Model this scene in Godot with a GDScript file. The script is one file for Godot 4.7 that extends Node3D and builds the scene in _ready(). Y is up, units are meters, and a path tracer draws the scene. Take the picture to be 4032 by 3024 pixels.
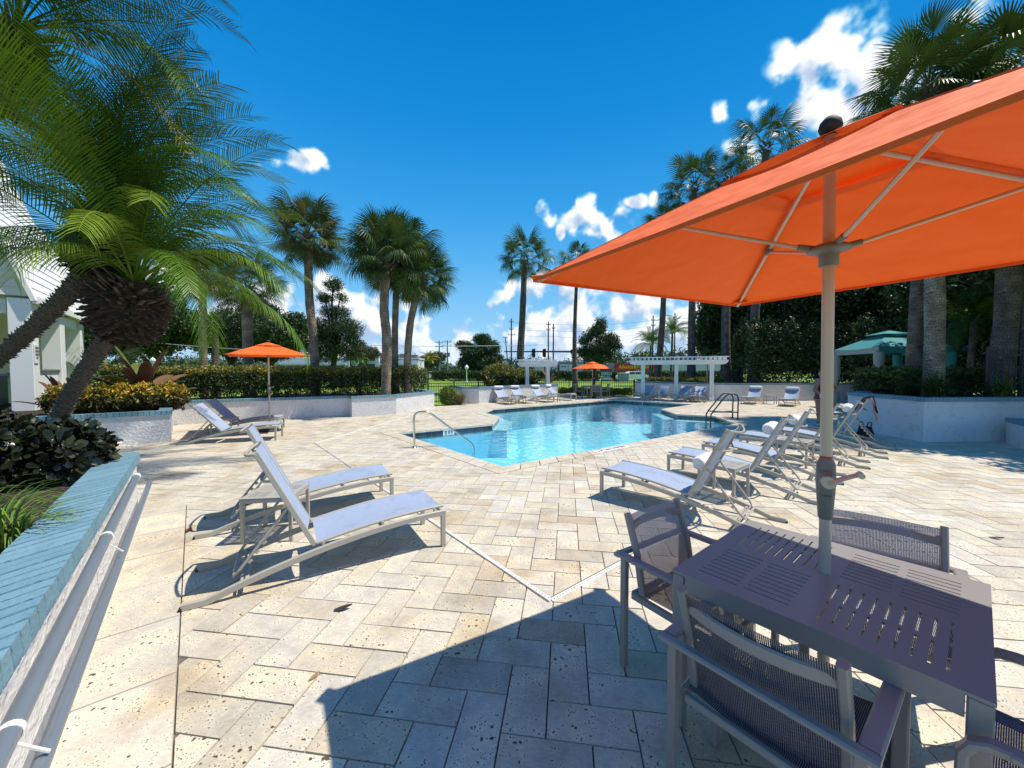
extends Node3D
# A resort pool deck on a bright summer day, built in metres: y is up and the photographer stands at the origin.

class MB:
	var v := PackedVector3Array()
	var n := PackedVector3Array()
	var uv := PackedVector2Array()
	var ix := PackedInt32Array()
	func tri(a: Vector3, b: Vector3, c: Vector3) -> void:
		var q := (b - a).cross(c - a).normalized()
		var k := v.size()
		v.append(a); v.append(b); v.append(c)
		n.append(q); n.append(q); n.append(q)
		ix.append(k); ix.append(k + 2); ix.append(k + 1)
	func quad(a: Vector3, b: Vector3, c: Vector3, d: Vector3) -> void:
		var q := (c - a).cross(d - b).normalized()
		var k := v.size()
		v.append(a); v.append(b); v.append(c); v.append(d)
		n.append(q); n.append(q); n.append(q); n.append(q)
		ix.append(k); ix.append(k + 2); ix.append(k + 1); ix.append(k); ix.append(k + 3); ix.append(k + 2)
	func quad_out(a: Vector3, b: Vector3, c: Vector3, d: Vector3, o: Vector3) -> void:
		if (c - a).cross(d - b).dot(o) < 0.0:
			quad(d, c, b, a)
		else:
			quad(a, b, c, d)
	func tri_out(a: Vector3, b: Vector3, c: Vector3, o: Vector3) -> void:
		if (b - a).cross(c - a).dot(o) < 0.0:
			tri(c, b, a)
		else:
			tri(a, b, c)
	func sv(p: Vector3, q: Vector3) -> int:
		v.append(p); n.append(q)
		return v.size() - 1
	func face(a: int, b: int, c: int) -> void:
		ix.append(a); ix.append(c); ix.append(b)
	func box(c: Vector3, s: Vector3, b := Basis.IDENTITY) -> void:
		var h := s * 0.5
		var p := []
		for i in 8:
			p.append(c + b * Vector3(h.x if i & 1 else -h.x, h.y if i & 2 else -h.y, h.z if i & 4 else -h.z))
		quad(p[0], p[4], p[6], p[2]); quad(p[1], p[3], p[7], p[5])
		quad(p[0], p[1], p[5], p[4]); quad(p[2], p[6], p[7], p[3])
		quad(p[0], p[2], p[3], p[1]); quad(p[4], p[5], p[7], p[6])
	func cbox(c: Vector3, s: Vector3, ch := 0.004, b := Basis.IDENTITY) -> void:
		var h := s * 0.5
		var f := func(x: int, y: int, z: int, ax: int) -> Vector3:
			return c + b * Vector3(x * (h.x - (0.0 if ax == 0 else ch)), y * (h.y - (0.0 if ax == 1 else ch)), z * (h.z - (0.0 if ax == 2 else ch)))
		for i in [-1, 1]:
			quad_out(f.call(i, -1, -1, 0), f.call(i, 1, -1, 0), f.call(i, 1, 1, 0), f.call(i, -1, 1, 0), b.x * i)
			quad_out(f.call(-1, i, -1, 1), f.call(1, i, -1, 1), f.call(1, i, 1, 1), f.call(-1, i, 1, 1), b.y * i)
			quad_out(f.call(-1, -1, i, 2), f.call(1, -1, i, 2), f.call(1, 1, i, 2), f.call(-1, 1, i, 2), b.z * i)
			for j in [-1, 1]:
				quad_out(f.call(i, j, -1, 0), f.call(i, j, 1, 0), f.call(i, j, 1, 1), f.call(i, j, -1, 1), b.x * i + b.y * j)
				quad_out(f.call(i, -1, j, 0), f.call(i, 1, j, 0), f.call(i, 1, j, 2), f.call(i, -1, j, 2), b.x * i + b.z * j)
				quad_out(f.call(-1, i, j, 1), f.call(1, i, j, 1), f.call(1, i, j, 2), f.call(-1, i, j, 2), b.y * i + b.z * j)
				for k in [-1, 1]:
					tri_out(f.call(i, j, k, 0), f.call(i, j, k, 1), f.call(i, j, k, 2), b.x * i + b.y * j + b.z * k)
	# a profile (x to the side, y upwards) swept along a path; sc scales the profile at each point
	func sweep(path: Array, prof: Array, up := Vector3.UP, smooth := false, sc := [], caps := true) -> void:
		var rings := []
		var m := path.size()
		var k := prof.size()
		var nrm := []
		var last := Vector3.RIGHT
		for i in m:
			var t: Vector3 = (path[mini(i + 1, m - 1)] - path[maxi(i - 1, 0)]).normalized()
			var side := t.cross(up)
			if i > 0 and (smooth or side.length() < 0.1):
				side = last - t * last.dot(t)
			elif side.length() < 0.1:
				side = t.cross(Vector3(0.3, 0.1, 0.95))
			side = side.normalized()
			last = side
			var u := side.cross(t)
			var s: float = sc[i] if sc.size() else 1.0
			var r := []
			var q := []
			for w: Vector2 in prof:
				r.append(path[i] + (side * w.x + u * w.y) * s)
				q.append((side * w.x + u * w.y).normalized())
			rings.append(r); nrm.append(q)
		if smooth:
			var b0 := v.size()
			for i in m:
				for j in k:
					sv(rings[i][j], nrm[i][j])
			for i in m - 1:
				for j in k:
					var a := b0 + i * k + j
					var b := b0 + i * k + (j + 1) % k
					face(a, a + k, b + k); face(a, b + k, b)
		else:
			for i in m - 1:
				for j in k:
					var j2 := (j + 1) % k
					quad(rings[i][j], rings[i + 1][j], rings[i + 1][j2], rings[i][j2])
		if caps:
			for e in [0, m - 1]:
				var o: Vector3 = path[0] - path[1] if e == 0 else path[m - 1] - path[m - 2]
				for j in range(1, k - 1):
					tri_out(rings[e][0], rings[e][j], rings[e][j + 1], o)
	func tube(path: Array, r: float, seg := 8, sc := []) -> void:
		var p := []
		for i in seg:
			p.append(Vector2(cos(TAU * i / seg), sin(TAU * i / seg)) * r)
		sweep(path, p, Vector3.UP, true, sc)
	func bar(path: Array, w: float, h: float, up := Vector3.UP) -> void:
		sweep(path, [Vector2(w, -h) / 2, Vector2(w, h) / 2, Vector2(-w, h) / 2, Vector2(-w, -h) / 2], up)
	# rounded bar, its corners cut
	func rbar(path: Array, w: float, h: float, up := Vector3.UP, e := 0.006) -> void:
		var a := w / 2
		var b := h / 2
		sweep(path, [Vector2(a, -b + e), Vector2(a, b - e), Vector2(a - e, b), Vector2(-a + e, b), Vector2(-a, b - e), Vector2(-a, -b + e), Vector2(-a + e, -b), Vector2(a - e, -b)], up)
	func lathe(prof: Array, seg := 16, c := Vector3.ZERO) -> void:
		var b0 := v.size()
		var m := prof.size()
		for i in m:
			var d: Vector2 = prof[mini(i + 1, m - 1)] - prof[maxi(i - 1, 0)]
			for j in seg:
				var a := TAU * j / seg
				var q := Vector3(cos(a) * d.y, -d.x, sin(a) * d.y).normalized()
				sv(c + Vector3(cos(a) * prof[i].x, prof[i].y, sin(a) * prof[i].x), q)
		for i in m - 1:
			for j in seg:
				var a := b0 + i * seg + j
				var b := b0 + i * seg + (j + 1) % seg
				face(a, a + seg, b + seg); face(a, b + seg, b)
	# a grid of points, seen from the side that the normals show
	func grid(pts: Array, flip := false) -> void:
		var r := pts.size()
		var c: int = pts[0].size()
		var b0 := v.size()
		for i in r:
			for j in c:
				var du: Vector3 = pts[i][mini(j + 1, c - 1)] - pts[i][maxi(j - 1, 0)]
				var dv: Vector3 = pts[mini(i + 1, r - 1)][j] - pts[maxi(i - 1, 0)][j]
				var q := du.cross(dv).normalized()
				sv(pts[i][j], -q if flip else q)
		for i in r - 1:
			for j in c - 1:
				var a := b0 + i * c + j
				if flip:
					face(a, a + c + 1, a + 1); face(a, a + c, a + c + 1)
				else:
					face(a, a + 1, a + c + 1); face(a, a + c + 1, a + c)
	# a cloth of some thickness over a grid
	func cloth(pts: Array, t: float) -> void:
		var low := []
		var r := pts.size()
		var c: int = pts[0].size()
		for i in r:
			var row := []
			for j in c:
				var du: Vector3 = pts[i][mini(j + 1, c - 1)] - pts[i][maxi(j - 1, 0)]
				var dv: Vector3 = pts[mini(i + 1, r - 1)][j] - pts[maxi(i - 1, 0)][j]
				row.append(pts[i][j] - du.cross(dv).normalized() * t)
			low.append(row)
		grid(pts); grid(low, true)
		for j in c - 1:
			quad_out(pts[0][j], pts[0][j + 1], low[0][j + 1], low[0][j], pts[0][j] - pts[1][j])
			quad_out(pts[r - 1][j], pts[r - 1][j + 1], low[r - 1][j + 1], low[r - 1][j], pts[r - 1][j] - pts[r - 2][j])
		for i in r - 1:
			quad_out(pts[i][0], pts[i + 1][0], low[i + 1][0], low[i][0], pts[i][0] - pts[i][1])
			quad_out(pts[i][c - 1], pts[i + 1][c - 1], low[i + 1][c - 1], low[i][c - 1], pts[i][c - 1] - pts[i][c - 2])
	# flat polygon in x and z, drawn out from y0 to y1
	func prism(poly: PackedVector2Array, y0: float, y1: float, bevel := 0.0, bottom := false) -> void:
		if Geometry2D.is_polygon_clockwise(poly):
			poly.reverse()
		var m := poly.size()
		var top := poly
		if bevel > 0.0:
			var o := Geometry2D.offset_polygon(poly, -bevel, Geometry2D.JOIN_MITER)
			if o.size() and o[0].size() == m:
				top = PackedVector2Array()
				for p in poly:
					var best: Vector2 = o[0][0]
					for w in o[0]:
						if w.distance_squared_to(p) < best.distance_squared_to(p):
							best = w
					top.append(best)
		var id := Geometry2D.triangulate_polygon(top)
		for i in range(0, id.size(), 3):
			tri_out(Vector3(top[id[i]].x, y1, top[id[i]].y), Vector3(top[id[i + 1]].x, y1, top[id[i + 1]].y), Vector3(top[id[i + 2]].x, y1, top[id[i + 2]].y), Vector3.UP)
			if bottom:
				tri_out(Vector3(poly[id[i]].x, y0, poly[id[i]].y), Vector3(poly[id[i + 1]].x, y0, poly[id[i + 1]].y), Vector3(poly[id[i + 2]].x, y0, poly[id[i + 2]].y), Vector3.DOWN)
		for i in m:
			var j := (i + 1) % m
			var o := Vector3(poly[j].y - poly[i].y, 0, poly[i].x - poly[j].x)
			quad_out(Vector3(poly[i].x, y0, poly[i].y), Vector3(poly[j].x, y0, poly[j].y), Vector3(top[j].x, y1, top[j].y), Vector3(top[i].x, y1, top[i].y), o + Vector3(0, 0.2 if bevel > 0.0 else 0.0, 0))
	func mesh() -> ArrayMesh:
		var a := []
		a.resize(Mesh.ARRAY_MAX)
		a[Mesh.ARRAY_VERTEX] = v
		a[Mesh.ARRAY_NORMAL] = n
		if uv.size() == v.size():
			a[Mesh.ARRAY_TEX_UV] = uv
		a[Mesh.ARRAY_INDEX] = ix
		var m := ArrayMesh.new()
		if v.size():
			m.add_surface_from_arrays(Mesh.PRIMITIVE_TRIANGLES, a)
		return m

var R := RandomNumberGenerator.new()
var M := {}
const U := Vector3(0.79, 0, -0.613)     # along the front of the pool, to the right and away
const W := Vector3(-0.613, 0, -0.79)    # across it, to the left and away

func rf(a: float, b: float) -> float:
	return R.randf_range(a, b)

func lin(r: float, g: float, b: float) -> Color:
	return Color(r, g, b).linear_to_srgb()

func mat(key: String, r: float, g: float, b: float, rough := 0.7, metal := 0.0) -> StandardMaterial3D:
	var m := StandardMaterial3D.new()
	m.resource_name = key
	m.albedo_color = lin(r, g, b)
	m.roughness = rough
	m.metallic = metal
	m.cull_mode = BaseMaterial3D.CULL_DISABLED
	M[key] = m
	return m

func noise(seed_: int, freq: float, oct := 4, type := FastNoiseLite.TYPE_SIMPLEX_SMOOTH) -> FastNoiseLite:
	var f := FastNoiseLite.new()
	f.seed = seed_; f.frequency = freq; f.noise_type = type
	f.fractal_octaves = oct
	if oct <= 1:
		f.fractal_type = FastNoiseLite.FRACTAL_NONE
	return f

func nimg(f: FastNoiseLite, w: int, h: int) -> PackedByteArray:
	var im := f.get_seamless_image(w, h)
	im.convert(Image.FORMAT_L8)
	return im.get_data()

func tex_l(d: PackedByteArray, w: int, h: int) -> ImageTexture:
	return ImageTexture.create_from_image(Image.create_from_data(w, h, false, Image.FORMAT_L8, d))

func tri_map(m: StandardMaterial3D, scale: Vector3, world := true, off := Vector3.ZERO) -> void:
	m.uv1_triplanar = true
	m.uv1_world_triplanar = world
	m.uv1_scale = scale
	m.uv1_offset = off
	m.uv1_triplanar_sharpness = 4.0

func tag(o: Node, label: String, category: String, group := "") -> void:
	o.set_meta("label", label)
	o.set_meta("category", category)
	if group:
		o.set_meta("group", group)

func thing(called: String, label: String, category: String, at := Vector3.ZERO, yaw := 0.0, group := "") -> Node3D:
	var o := Node3D.new()
	o.name = called
	add_child(o, true)
	o.position = at
	o.rotation.y = yaw
	tag(o, label, category, group)
	return o

func struct(called: String) -> Node3D:
	var o := Node3D.new()
	o.name = called
	add_child(o, true)
	o.set_meta("kind", "structure")
	return o

func part(called: String, shape, m: Material, parent: Node, label := "") -> MeshInstance3D:
	var o := MeshInstance3D.new()
	o.name = called
	o.mesh = shape.mesh() if shape is MB else shape
	o.material_override = m
	parent.add_child(o, true)
	if label:
		o.set_meta("label", label)
	return o

func stuff(o: Node) -> Node:
	o.set_meta("kind", "stuff")
	return o

func copy(o: Node3D, at: Vector3, yaw: float, label: String) -> Node3D:
	var c: Node3D = o.duplicate()
	c.name = String(o.name)
	add_child(c, true)
	c.position = at
	c.rotation.y = yaw
	c.set_meta("label", label)
	return c

func text(s: String, h: float, m: Material, parent: Node, t: Transform3D, called := "lettering", font := "Droid Sans", bold := true, width := 0.0, slant := 0.0) -> MeshInstance3D:
	var f := SystemFont.new()
	f.font_names = PackedStringArray([font])
	if bold:
		f.font_weight = 700
	var x := TextMesh.new()
	x.text = s
	x.font = f
	x.font_size = 32
	x.pixel_size = h / 24.0
	x.depth = 0.02
	x.curve_step = 1.0
	var o := part(called, x, m, parent)
	var k := 1.0
	if width > 0.0:
		k = width / maxf(x.get_aabb().size.x, 0.001)
	o.transform = t * Transform3D(Basis(Vector3(k, 0, 0), Vector3(slant, 1, 0), Vector3(0, 0, 1)), Vector3.ZERO)
	return o

# copies of one small mesh as one part: buffer rows of a transform and a colour
class Cloud:
	var b := PackedFloat32Array()
	var count := 0
	func add(p: Vector3, x: Basis, c: Color) -> void:
		b.append_array([x.x.x, x.y.x, x.z.x, p.x, x.x.y, x.y.y, x.z.y, p.y, x.x.z, x.y.z, x.z.z, p.z, c.r, c.g, c.b, 1.0])
		count += 1

func cloud_part(called: String, c: Cloud, mesh: Mesh, m: Material, parent: Node) -> Node:
	var mm := MultiMesh.new()
	mm.transform_format = MultiMesh.TRANSFORM_3D
	mm.use_colors = true
	mm.mesh = mesh
	mm.instance_count = c.count
	mm.buffer = c.b
	var o := MultiMeshInstance3D.new()
	o.name = called
	o.multimesh = mm
	o.material_override = m
	parent.add_child(o, true)
	return stuff(o)

func rand_basis(s: float) -> Basis:
	var ax := Vector3(R.randfn(), R.randfn(), R.randfn()).normalized()
	return Basis(ax, rf(0, TAU)).scaled(Vector3.ONE * s)

func spline(pts: Array, sub := 6) -> Array:
	var out := []
	var m := pts.size()
	for i in m - 1:
		for k in sub:
			var a: Vector3 = pts[i]
			out.append(a.cubic_interpolate(pts[i + 1], pts[maxi(i - 1, 0)], pts[mini(i + 2, m - 1)], float(k) / sub))
	out.append(pts[m - 1])
	return out

# ---------------------------------------------------------------- materials
func leaf_mat(key: String, rough := 0.45, through := 0.3) -> StandardMaterial3D:
	var m := mat(key, 1, 1, 1, rough)
	m.vertex_color_use_as_albedo = true
	m.backlight_enabled = true
	m.backlight = Color(through, through * 1.0, through * 0.6)
	return m

func green_mat(key: String, r: float, g: float, b: float, rough := 0.4) -> StandardMaterial3D:
	var m := mat(key, r, g, b, rough)
	m.backlight_enabled = true
	m.backlight = lin(0.012, 0.018, 0.002)
	m.metallic_specular = 0.28
	return m

func materials() -> void:
	var s := 1024
	var big := nimg(noise(1, 0.004, 4), s, s)
	var mid := nimg(noise(2, 0.018, 4), s, s)
	var vein := nimg(noise(3, 0.02, 3), s, s)
	var f := noise(4, 0.075, 1, FastNoiseLite.TYPE_CELLULAR)
	f.cellular_return_type = FastNoiseLite.RETURN_DISTANCE
	f.cellular_jitter = 1.0
	var cell := nimg(f, s, s)
	f = noise(5, 0.022, 1, FastNoiseLite.TYPE_CELLULAR)
	f.cellular_return_type = FastNoiseLite.RETURN_DISTANCE
	var cell2 := nimg(f, s, s)
	var alb := PackedByteArray()
	alb.resize(s * s * 3)
	var hgt := PackedByteArray()
	hgt.resize(s * s)
	for i in s * s:
		var x := i % s
		var y := i / s
		# stretched lookup: veins run along one way
		var vv := vein[(y * 3 % s) * s + x]
		var m := mid[i]
		var b := big[i]
		var k := 214.0 + (b - 128) * 0.16 + (m - 128) * 0.10 + (vv - 128) * 0.10
		var warm := clampf((b - 100) / 110.0, 0.0, 1.0)
		var pit := 0.0
		# open pores gather in patches; a few are large
		var t := 19.0 + (m - 128) * 0.42 + (vv - 128) * 0.22 + (b - 128) * 0.12
		if cell[i] < t:
			pit = clampf((t - cell[i]) / 14.0, 0.0, 0.8)
		t = 6.0 + (b - 128) * 0.32 + (vv - 128) * 0.20
		if cell2[i] < t:
			pit = maxf(pit, clampf((t - cell2[i]) / 8.0, 0.0, 1.0))
		var r := k
		var g := k * (0.968 - 0.012 * warm)
		var bl := k * (0.915 - 0.05 * warm)
		if pit > 0.0:
			r = lerpf(r, 92, pit); g = lerpf(g, 80, pit); bl = lerpf(bl, 68, pit)
		alb[i * 3] = clampi(int(r), 0, 255)
		alb[i * 3 + 1] = clampi(int(g), 0, 255)
		alb[i * 3 + 2] = clampi(int(bl), 0, 255)
		hgt[i] = clampi(int(190 + (m - 128) * 0.25 - pit * 130), 0, 255)
	var ta := ImageTexture.create_from_image(Image.create_from_data(s, s, false, Image.FORMAT_RGB8, alb))
	var th := tex_l(hgt, s, s)
	# wear and water marks that spread over many pavers
	var wa := nimg(noise(41, 0.008, 5), 512, 512)
	var wb := nimg(noise(42, 0.02, 4), 512, 512)
	var wd := PackedByteArray()
	wd.resize(512 * 512 * 3)
	for i in 512 * 512:
		var k := clampf((wa[i] - 128) / 90.0, 0.0, 1.0) * clampf((wb[i] - 84) / 90.0, 0.0, 1.0)
		var q := clampf((wb[i] - 150) / 60.0, 0.0, 1.0) * 0.35
		wd[i * 3] = int(255 - 20 * k - 22 * q); wd[i * 3 + 1] = int(255 - 29 * k - 23 * q); wd[i * 3 + 2] = int(255 - 42 * k - 24 * q)
	var stain := ImageTexture.create_from_image(Image.create_from_data(512, 512, false, Image.FORMAT_RGB8, wd))
	var tones := [[1.0, 1.0, 1.0], [1.04, 1.03, 1.0], [0.93, 0.91, 0.88], [1.0, 0.98, 0.93], [0.98, 0.94, 0.87], [1.06, 1.06, 1.06], [0.88, 0.87, 0.84], [0.95, 0.88, 0.78], [0.99, 0.99, 0.98], [1.02, 1.0, 0.95], [0.90, 0.80, 0.68], [0.96, 0.95, 0.93]]
	for i in tones.size():
		var m := mat("paver_%d" % i, 1, 1, 1, 0.62)
		m.albedo_color = Color(minf(0.94 * lerpf(1.0, tones[i][0], 0.62), 1.0), minf(0.937 * lerpf(1.0, tones[i][1], 0.62), 1.0), minf(0.925 * lerpf(1.0, tones[i][2], 0.62), 1.0))
		m.detail_enabled = true
		m.detail_blend_mode = BaseMaterial3D.BLEND_MODE_MUL
		m.detail_uv_layer = BaseMaterial3D.DETAIL_UV_2
		m.detail_albedo = stain
		m.uv2_triplanar = true
		m.uv2_world_triplanar = true
		m.uv2_scale = Vector3.ONE * 0.17
		m.albedo_texture = ta
		m.heightmap_enabled = true
		m.heightmap_texture = th
		m.heightmap_scale = 0.35
		tri_map(m, Vector3.ONE * 0.8, true, Vector3(0.37 * i, 0.21 * i, 0.53 * i))
	# stucco
	var st := nimg(noise(11, 0.03, 5), 512, 512)
	var st2 := nimg(noise(12, 0.006, 3), 512, 512)
	var sth := PackedByteArray()
	var sta := PackedByteArray()
	sth.resize(512 * 512); sta.resize(512 * 512)
	for i in 512 * 512:
		sth[i] = clampi(int(128 + (maxi(st[i], 120) - 120) * 1.5 + (st2[i] - 128) * 0.3), 0, 255)
		sta[i] = clampi(int(240 - maxi(0, st2[i] - 165) * 0.22 + (st[i] - 128) * 0.05), 0, 255)
	var m := mat("stucco", 0.76, 0.76, 0.78, 0.9)
	m.albedo_texture = tex_l(sta, 512, 512)
	m.heightmap_enabled = true
	m.heightmap_texture = tex_l(sth, 512, 512)
	m.heightmap_scale = 1.3
	tri_map(m, Vector3.ONE * 0.9)
	# painted brick of the copings
	for i in 3:
		m = mat("coping_%d" % i, 0.165 + 0.015 * i, 0.315 + 0.02 * i, 0.40 + 0.02 * i, 0.6)
		m.albedo_texture = M["stucco"].albedo_texture
		m.heightmap_enabled = true
		m.heightmap_texture = M["stucco"].heightmap_texture
		m.heightmap_scale = 0.35
		tri_map(m, Vector3.ONE * 2.3, true, Vector3(0.3 * i, 0.1, 0.7 * i))
	mat("joint", 0.15, 0.125, 0.10, 0.95)
	mat("mortar", 0.07, 0.14, 0.17, 0.9)
	m = mat("mulch", 1, 1, 1, 0.95)
	var mu := PackedByteArray()
	mu.resize(512 * 512 * 3)
	for i in 512 * 512:
		var k := clampf((st[i] - 60) / 150.0, 0.0, 1.0)
		mu[i * 3] = int(45 + 75 * k * k); mu[i * 3 + 1] = int(36 + 52 * k * k); mu[i * 3 + 2] = int(30 + 34 * k * k)
	m.albedo_texture = ImageTexture.create_from_image(Image.create_from_data(512, 512, false, Image.FORMAT_RGB8, mu))
	m.heightmap_enabled = true
	m.heightmap_texture = tex_l(st, 512, 512)
	m.heightmap_scale = 6.0
	tri_map(m, Vector3.ONE * 1.6)
	m = mat("lawn", 1, 1, 1, 0.9)
	var lw := PackedByteArray()
	lw.resize(512 * 512 * 3)
	for i in 512 * 512:
		var k := (st[i] - 128) / 128.0 * 0.6 + (st2[i] - 128) / 128.0 * 0.5
		lw[i * 3] = int(112 + 40 * k); lw[i * 3 + 1] = int(140 + 38 * k); lw[i * 3 + 2] = int(38 + 18 * k)
	m.albedo_texture = ImageTexture.create_from_image(Image.create_from_data(512, 512, false, Image.FORMAT_RGB8, lw))
	tri_map(m, Vector3.ONE * 0.21)
	# metals, cloth
	mat("frame", 0.40, 0.38, 0.33, 0.38)
	mat("dark_frame", 0.255, 0.245, 0.235, 0.36)
	mat("steel", 0.62, 0.62, 0.60, 0.16, 1.0)
	mat("bronze", 0.10, 0.075, 0.06, 0.4, 0.3)
	mat("chrome", 0.75, 0.75, 0.75, 0.08, 1.0)
	mat("galvanized", 0.26, 0.30, 0.35, 0.35, 0.5)
	mat("black_rubber", 0.02, 0.02, 0.022, 0.7)
	mat("black_metal", 0.012, 0.012, 0.013, 0.4)
	mat("pole", 0.52, 0.47, 0.40, 0.33, 0.25)
	mat("grey_plastic", 0.17, 0.17, 0.16, 0.42)
	mat("white_paint", 0.80, 0.80, 0.79, 0.5)
	mat("white_plastic", 0.82, 0.82, 0.80, 0.35)
	mat("cream_paint", 0.66, 0.63, 0.56, 0.55)
	m = mat("sling", 0.38, 0.46, 0.62, 0.62)
	m.rim_enabled = true; m.rim = 0.3
	m.backlight_enabled = true
	m.backlight = lin(0.10, 0.11, 0.13)
	m.albedo_texture = M["stucco"].albedo_texture
	tri_map(m, Vector3.ONE * 1.1)
	m = mat("blue_sling", 0.10, 0.22, 0.48, 0.62)
	mat("mesh_strand", 0.40, 0.42, 0.47, 0.5)
	mat("dark_strand", 0.035, 0.037, 0.05, 0.5)
	mat("blue_strand", 0.26, 0.36, 0.55, 0.5)
	for v in [["orange", 0.88, 0.135, 0.010, 0.17], ["red_trim", 0.45, 0.05, 0.01, 0.2]]:
		m = mat(v[0], v[1], v[2], v[3], 0.75)
		m.backlight_enabled = true
		m.backlight = lin(v[4], v[4] * 0.12, v[4] * 0.004)
		m.heightmap_enabled = true
		m.heightmap_texture = tex_l(st2, 512, 512)
		m.heightmap_scale = 1.6
		tri_map(m, Vector3.ONE * 1.1)
	m = mat("towel", 0.80, 0.80, 0.82, 0.95)
	m.rim_enabled = true; m.rim = 0.6
	m.heightmap_enabled = true
	m.heightmap_texture = tex_l(st, 512, 512)
	m.heightmap_scale = 0.8
	tri_map(m, Vector3.ONE * 5.0)
	mat("dark_cloth", 0.022, 0.012, 0.016, 0.9)
	mat("pink_cloth", 0.42, 0.25, 0.24, 0.9)
	mat("red_plastic", 0.45, 0.03, 0.03, 0.4)
	mat("teal_cloth", 0.03, 0.24, 0.25, 0.8)
	mat("grey_cloth", 0.28, 0.30, 0.29, 0.85)
	# pool
	mat("plaster", 0.12, 0.58, 0.72, 0.7)
	mat("plaster_step", 0.26, 0.66, 0.78, 0.7)
	for i in 4:
		mat("tile_%d" % i, 0.035 + 0.012 * i, 0.06 + 0.015 * i, 0.085 + 0.017 * i, 0.12)
	mat("grout", 0.36, 0.40, 0.42, 0.8)
	m = mat("water", 0.9, 0.97, 1.0, 0.02)
	m.transparency = BaseMaterial3D.TRANSPARENCY_ALPHA
	m.albedo_color.a = 0.02
	m.normal_enabled = true
	var wn := NoiseTexture2D.new()
	wn.width = 512; wn.height = 512; wn.seamless = true; wn.as_normal_map = true; wn.bump_strength = 5.0
	wn.noise = noise(21, 0.012, 3)
	m.normal_texture = wn
	m.normal_scale = 0.26
	tri_map(m, Vector3(0.38, 0.38, 0.38))
	# bark
	var bk := PackedByteArray()
	bk.resize(512 * 512)
	var bka := PackedByteArray()
	bka.resize(512 * 512)
	for i in 512 * 512:
		var y := i / 512
		var x := i % 512
		var ring := absf(fposmod(y / 512.0 * 22.0 + (st2[i] - 128) * 0.006, 1.0) - 0.5) * 2.0
		var fib := st[(y * 1 % 512) * 512 + (x * 5 % 512)]
		bk[i] = clampi(int(120 + ring * 60 + (fib - 128) * 0.5), 0, 255)
		bka[i] = clampi(int(185 - (60 if ring < 0.16 else 0) + (fib - 128) * 0.55 + (st2[i] - 128) * 0.4), 0, 255)
	var tb := tex_l(bk, 512, 512)
	var tba := tex_l(bka, 512, 512)
	for v in [["palm_bark", 0.46, 0.37, 0.27], ["grey_bark", 0.25, 0.205, 0.17], ["dark_bark", 0.13, 0.105, 0.08]]:
		m = mat(v[0], v[1], v[2], v[3], 0.92)
		m.albedo_texture = tba
		m.heightmap_enabled = true
		m.heightmap_texture = tb
		m.heightmap_scale = 4.0
		tri_map(m, Vector3.ONE * 0.55)
	mat("date_bark", 0.085, 0.068, 0.052, 0.95)
	mat("date_spike", 0.17, 0.14, 0.11, 0.9)
	mat("boot", 0.12, 0.085, 0.06, 0.95)
	mat("dark_boot", 0.070, 0.045, 0.030, 0.95)
	mat("dead_frond", 0.13, 0.095, 0.06, 0.9)
	mat("petiole", 0.10, 0.13, 0.03, 0.5)
	green_mat("date_green_0", 0.052, 0.120, 0.012)
	green_mat("date_green_1", 0.092, 0.180, 0.014)
	green_mat("date_green_2", 0.034, 0.085, 0.016)
	green_mat("date_yellow", 0.30, 0.24, 0.022)
	green_mat("date_light", 0.17, 0.26, 0.026)
	green_mat("fan_green_0", 0.066, 0.112, 0.030, 0.42)
	green_mat("fan_green_1", 0.100, 0.150, 0.040, 0.42)
	green_mat("fan_green_2", 0.042, 0.080, 0.026, 0.42)
	green_mat("fan_tan", 0.20, 0.165, 0.065, 0.5)
	green_mat("feather_pale", 0.13, 0.22, 0.07)
	leaf_mat("leaf", 0.5, 0.28)
	leaf_mat("glossy_leaf", 0.28, 0.10)
	mat("stem", 0.10, 0.075, 0.05, 0.9)
	green_mat("strap_green", 0.105, 0.13, 0.028, 0.4)
	green_mat("strap_red", 0.11, 0.055, 0.045, 0.4)
	green_mat("strap_brown", 0.16, 0.09, 0.04, 0.6)
	# far things
	mat("asphalt", 0.05, 0.05, 0.05, 0.9)
	mat("white_wall", 0.58, 0.60, 0.63, 0.8)
	mat("dark_wall", 0.035, 0.045, 0.06, 0.7)
	mat("glass_dark", 0.03, 0.04, 0.05, 0.1)
	mat("red_sign", 0.55, 0.012, 0.015, 0.5)
	mat("yellow_letter", 0.85, 0.60, 0.03, 0.5)
	mat("white_letter", 0.85, 0.85, 0.85, 0.5)
	mat("black_letter", 0.02, 0.02, 0.02, 0.5)
	mat("beige_wall", 0.56, 0.53, 0.47, 0.8)
	mat("teal_sign", 0.02, 0.065, 0.085, 0.5)
	mat("wood_pole", 0.055, 0.04, 0.032, 0.9)
	mat("concrete_pole", 0.22, 0.24, 0.26, 0.8)
	mat("grey_green", 0.20, 0.28, 0.27, 0.5)
	mat("pink_paint", 0.62, 0.35, 0.38, 0.6)
	mat("skin", 0.36, 0.17, 0.11, 0.5)
	mat("swimsuit", 0.16, 0.012, 0.014, 0.6)
	mat("hair", 0.045, 0.028, 0.02, 0.6)

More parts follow.
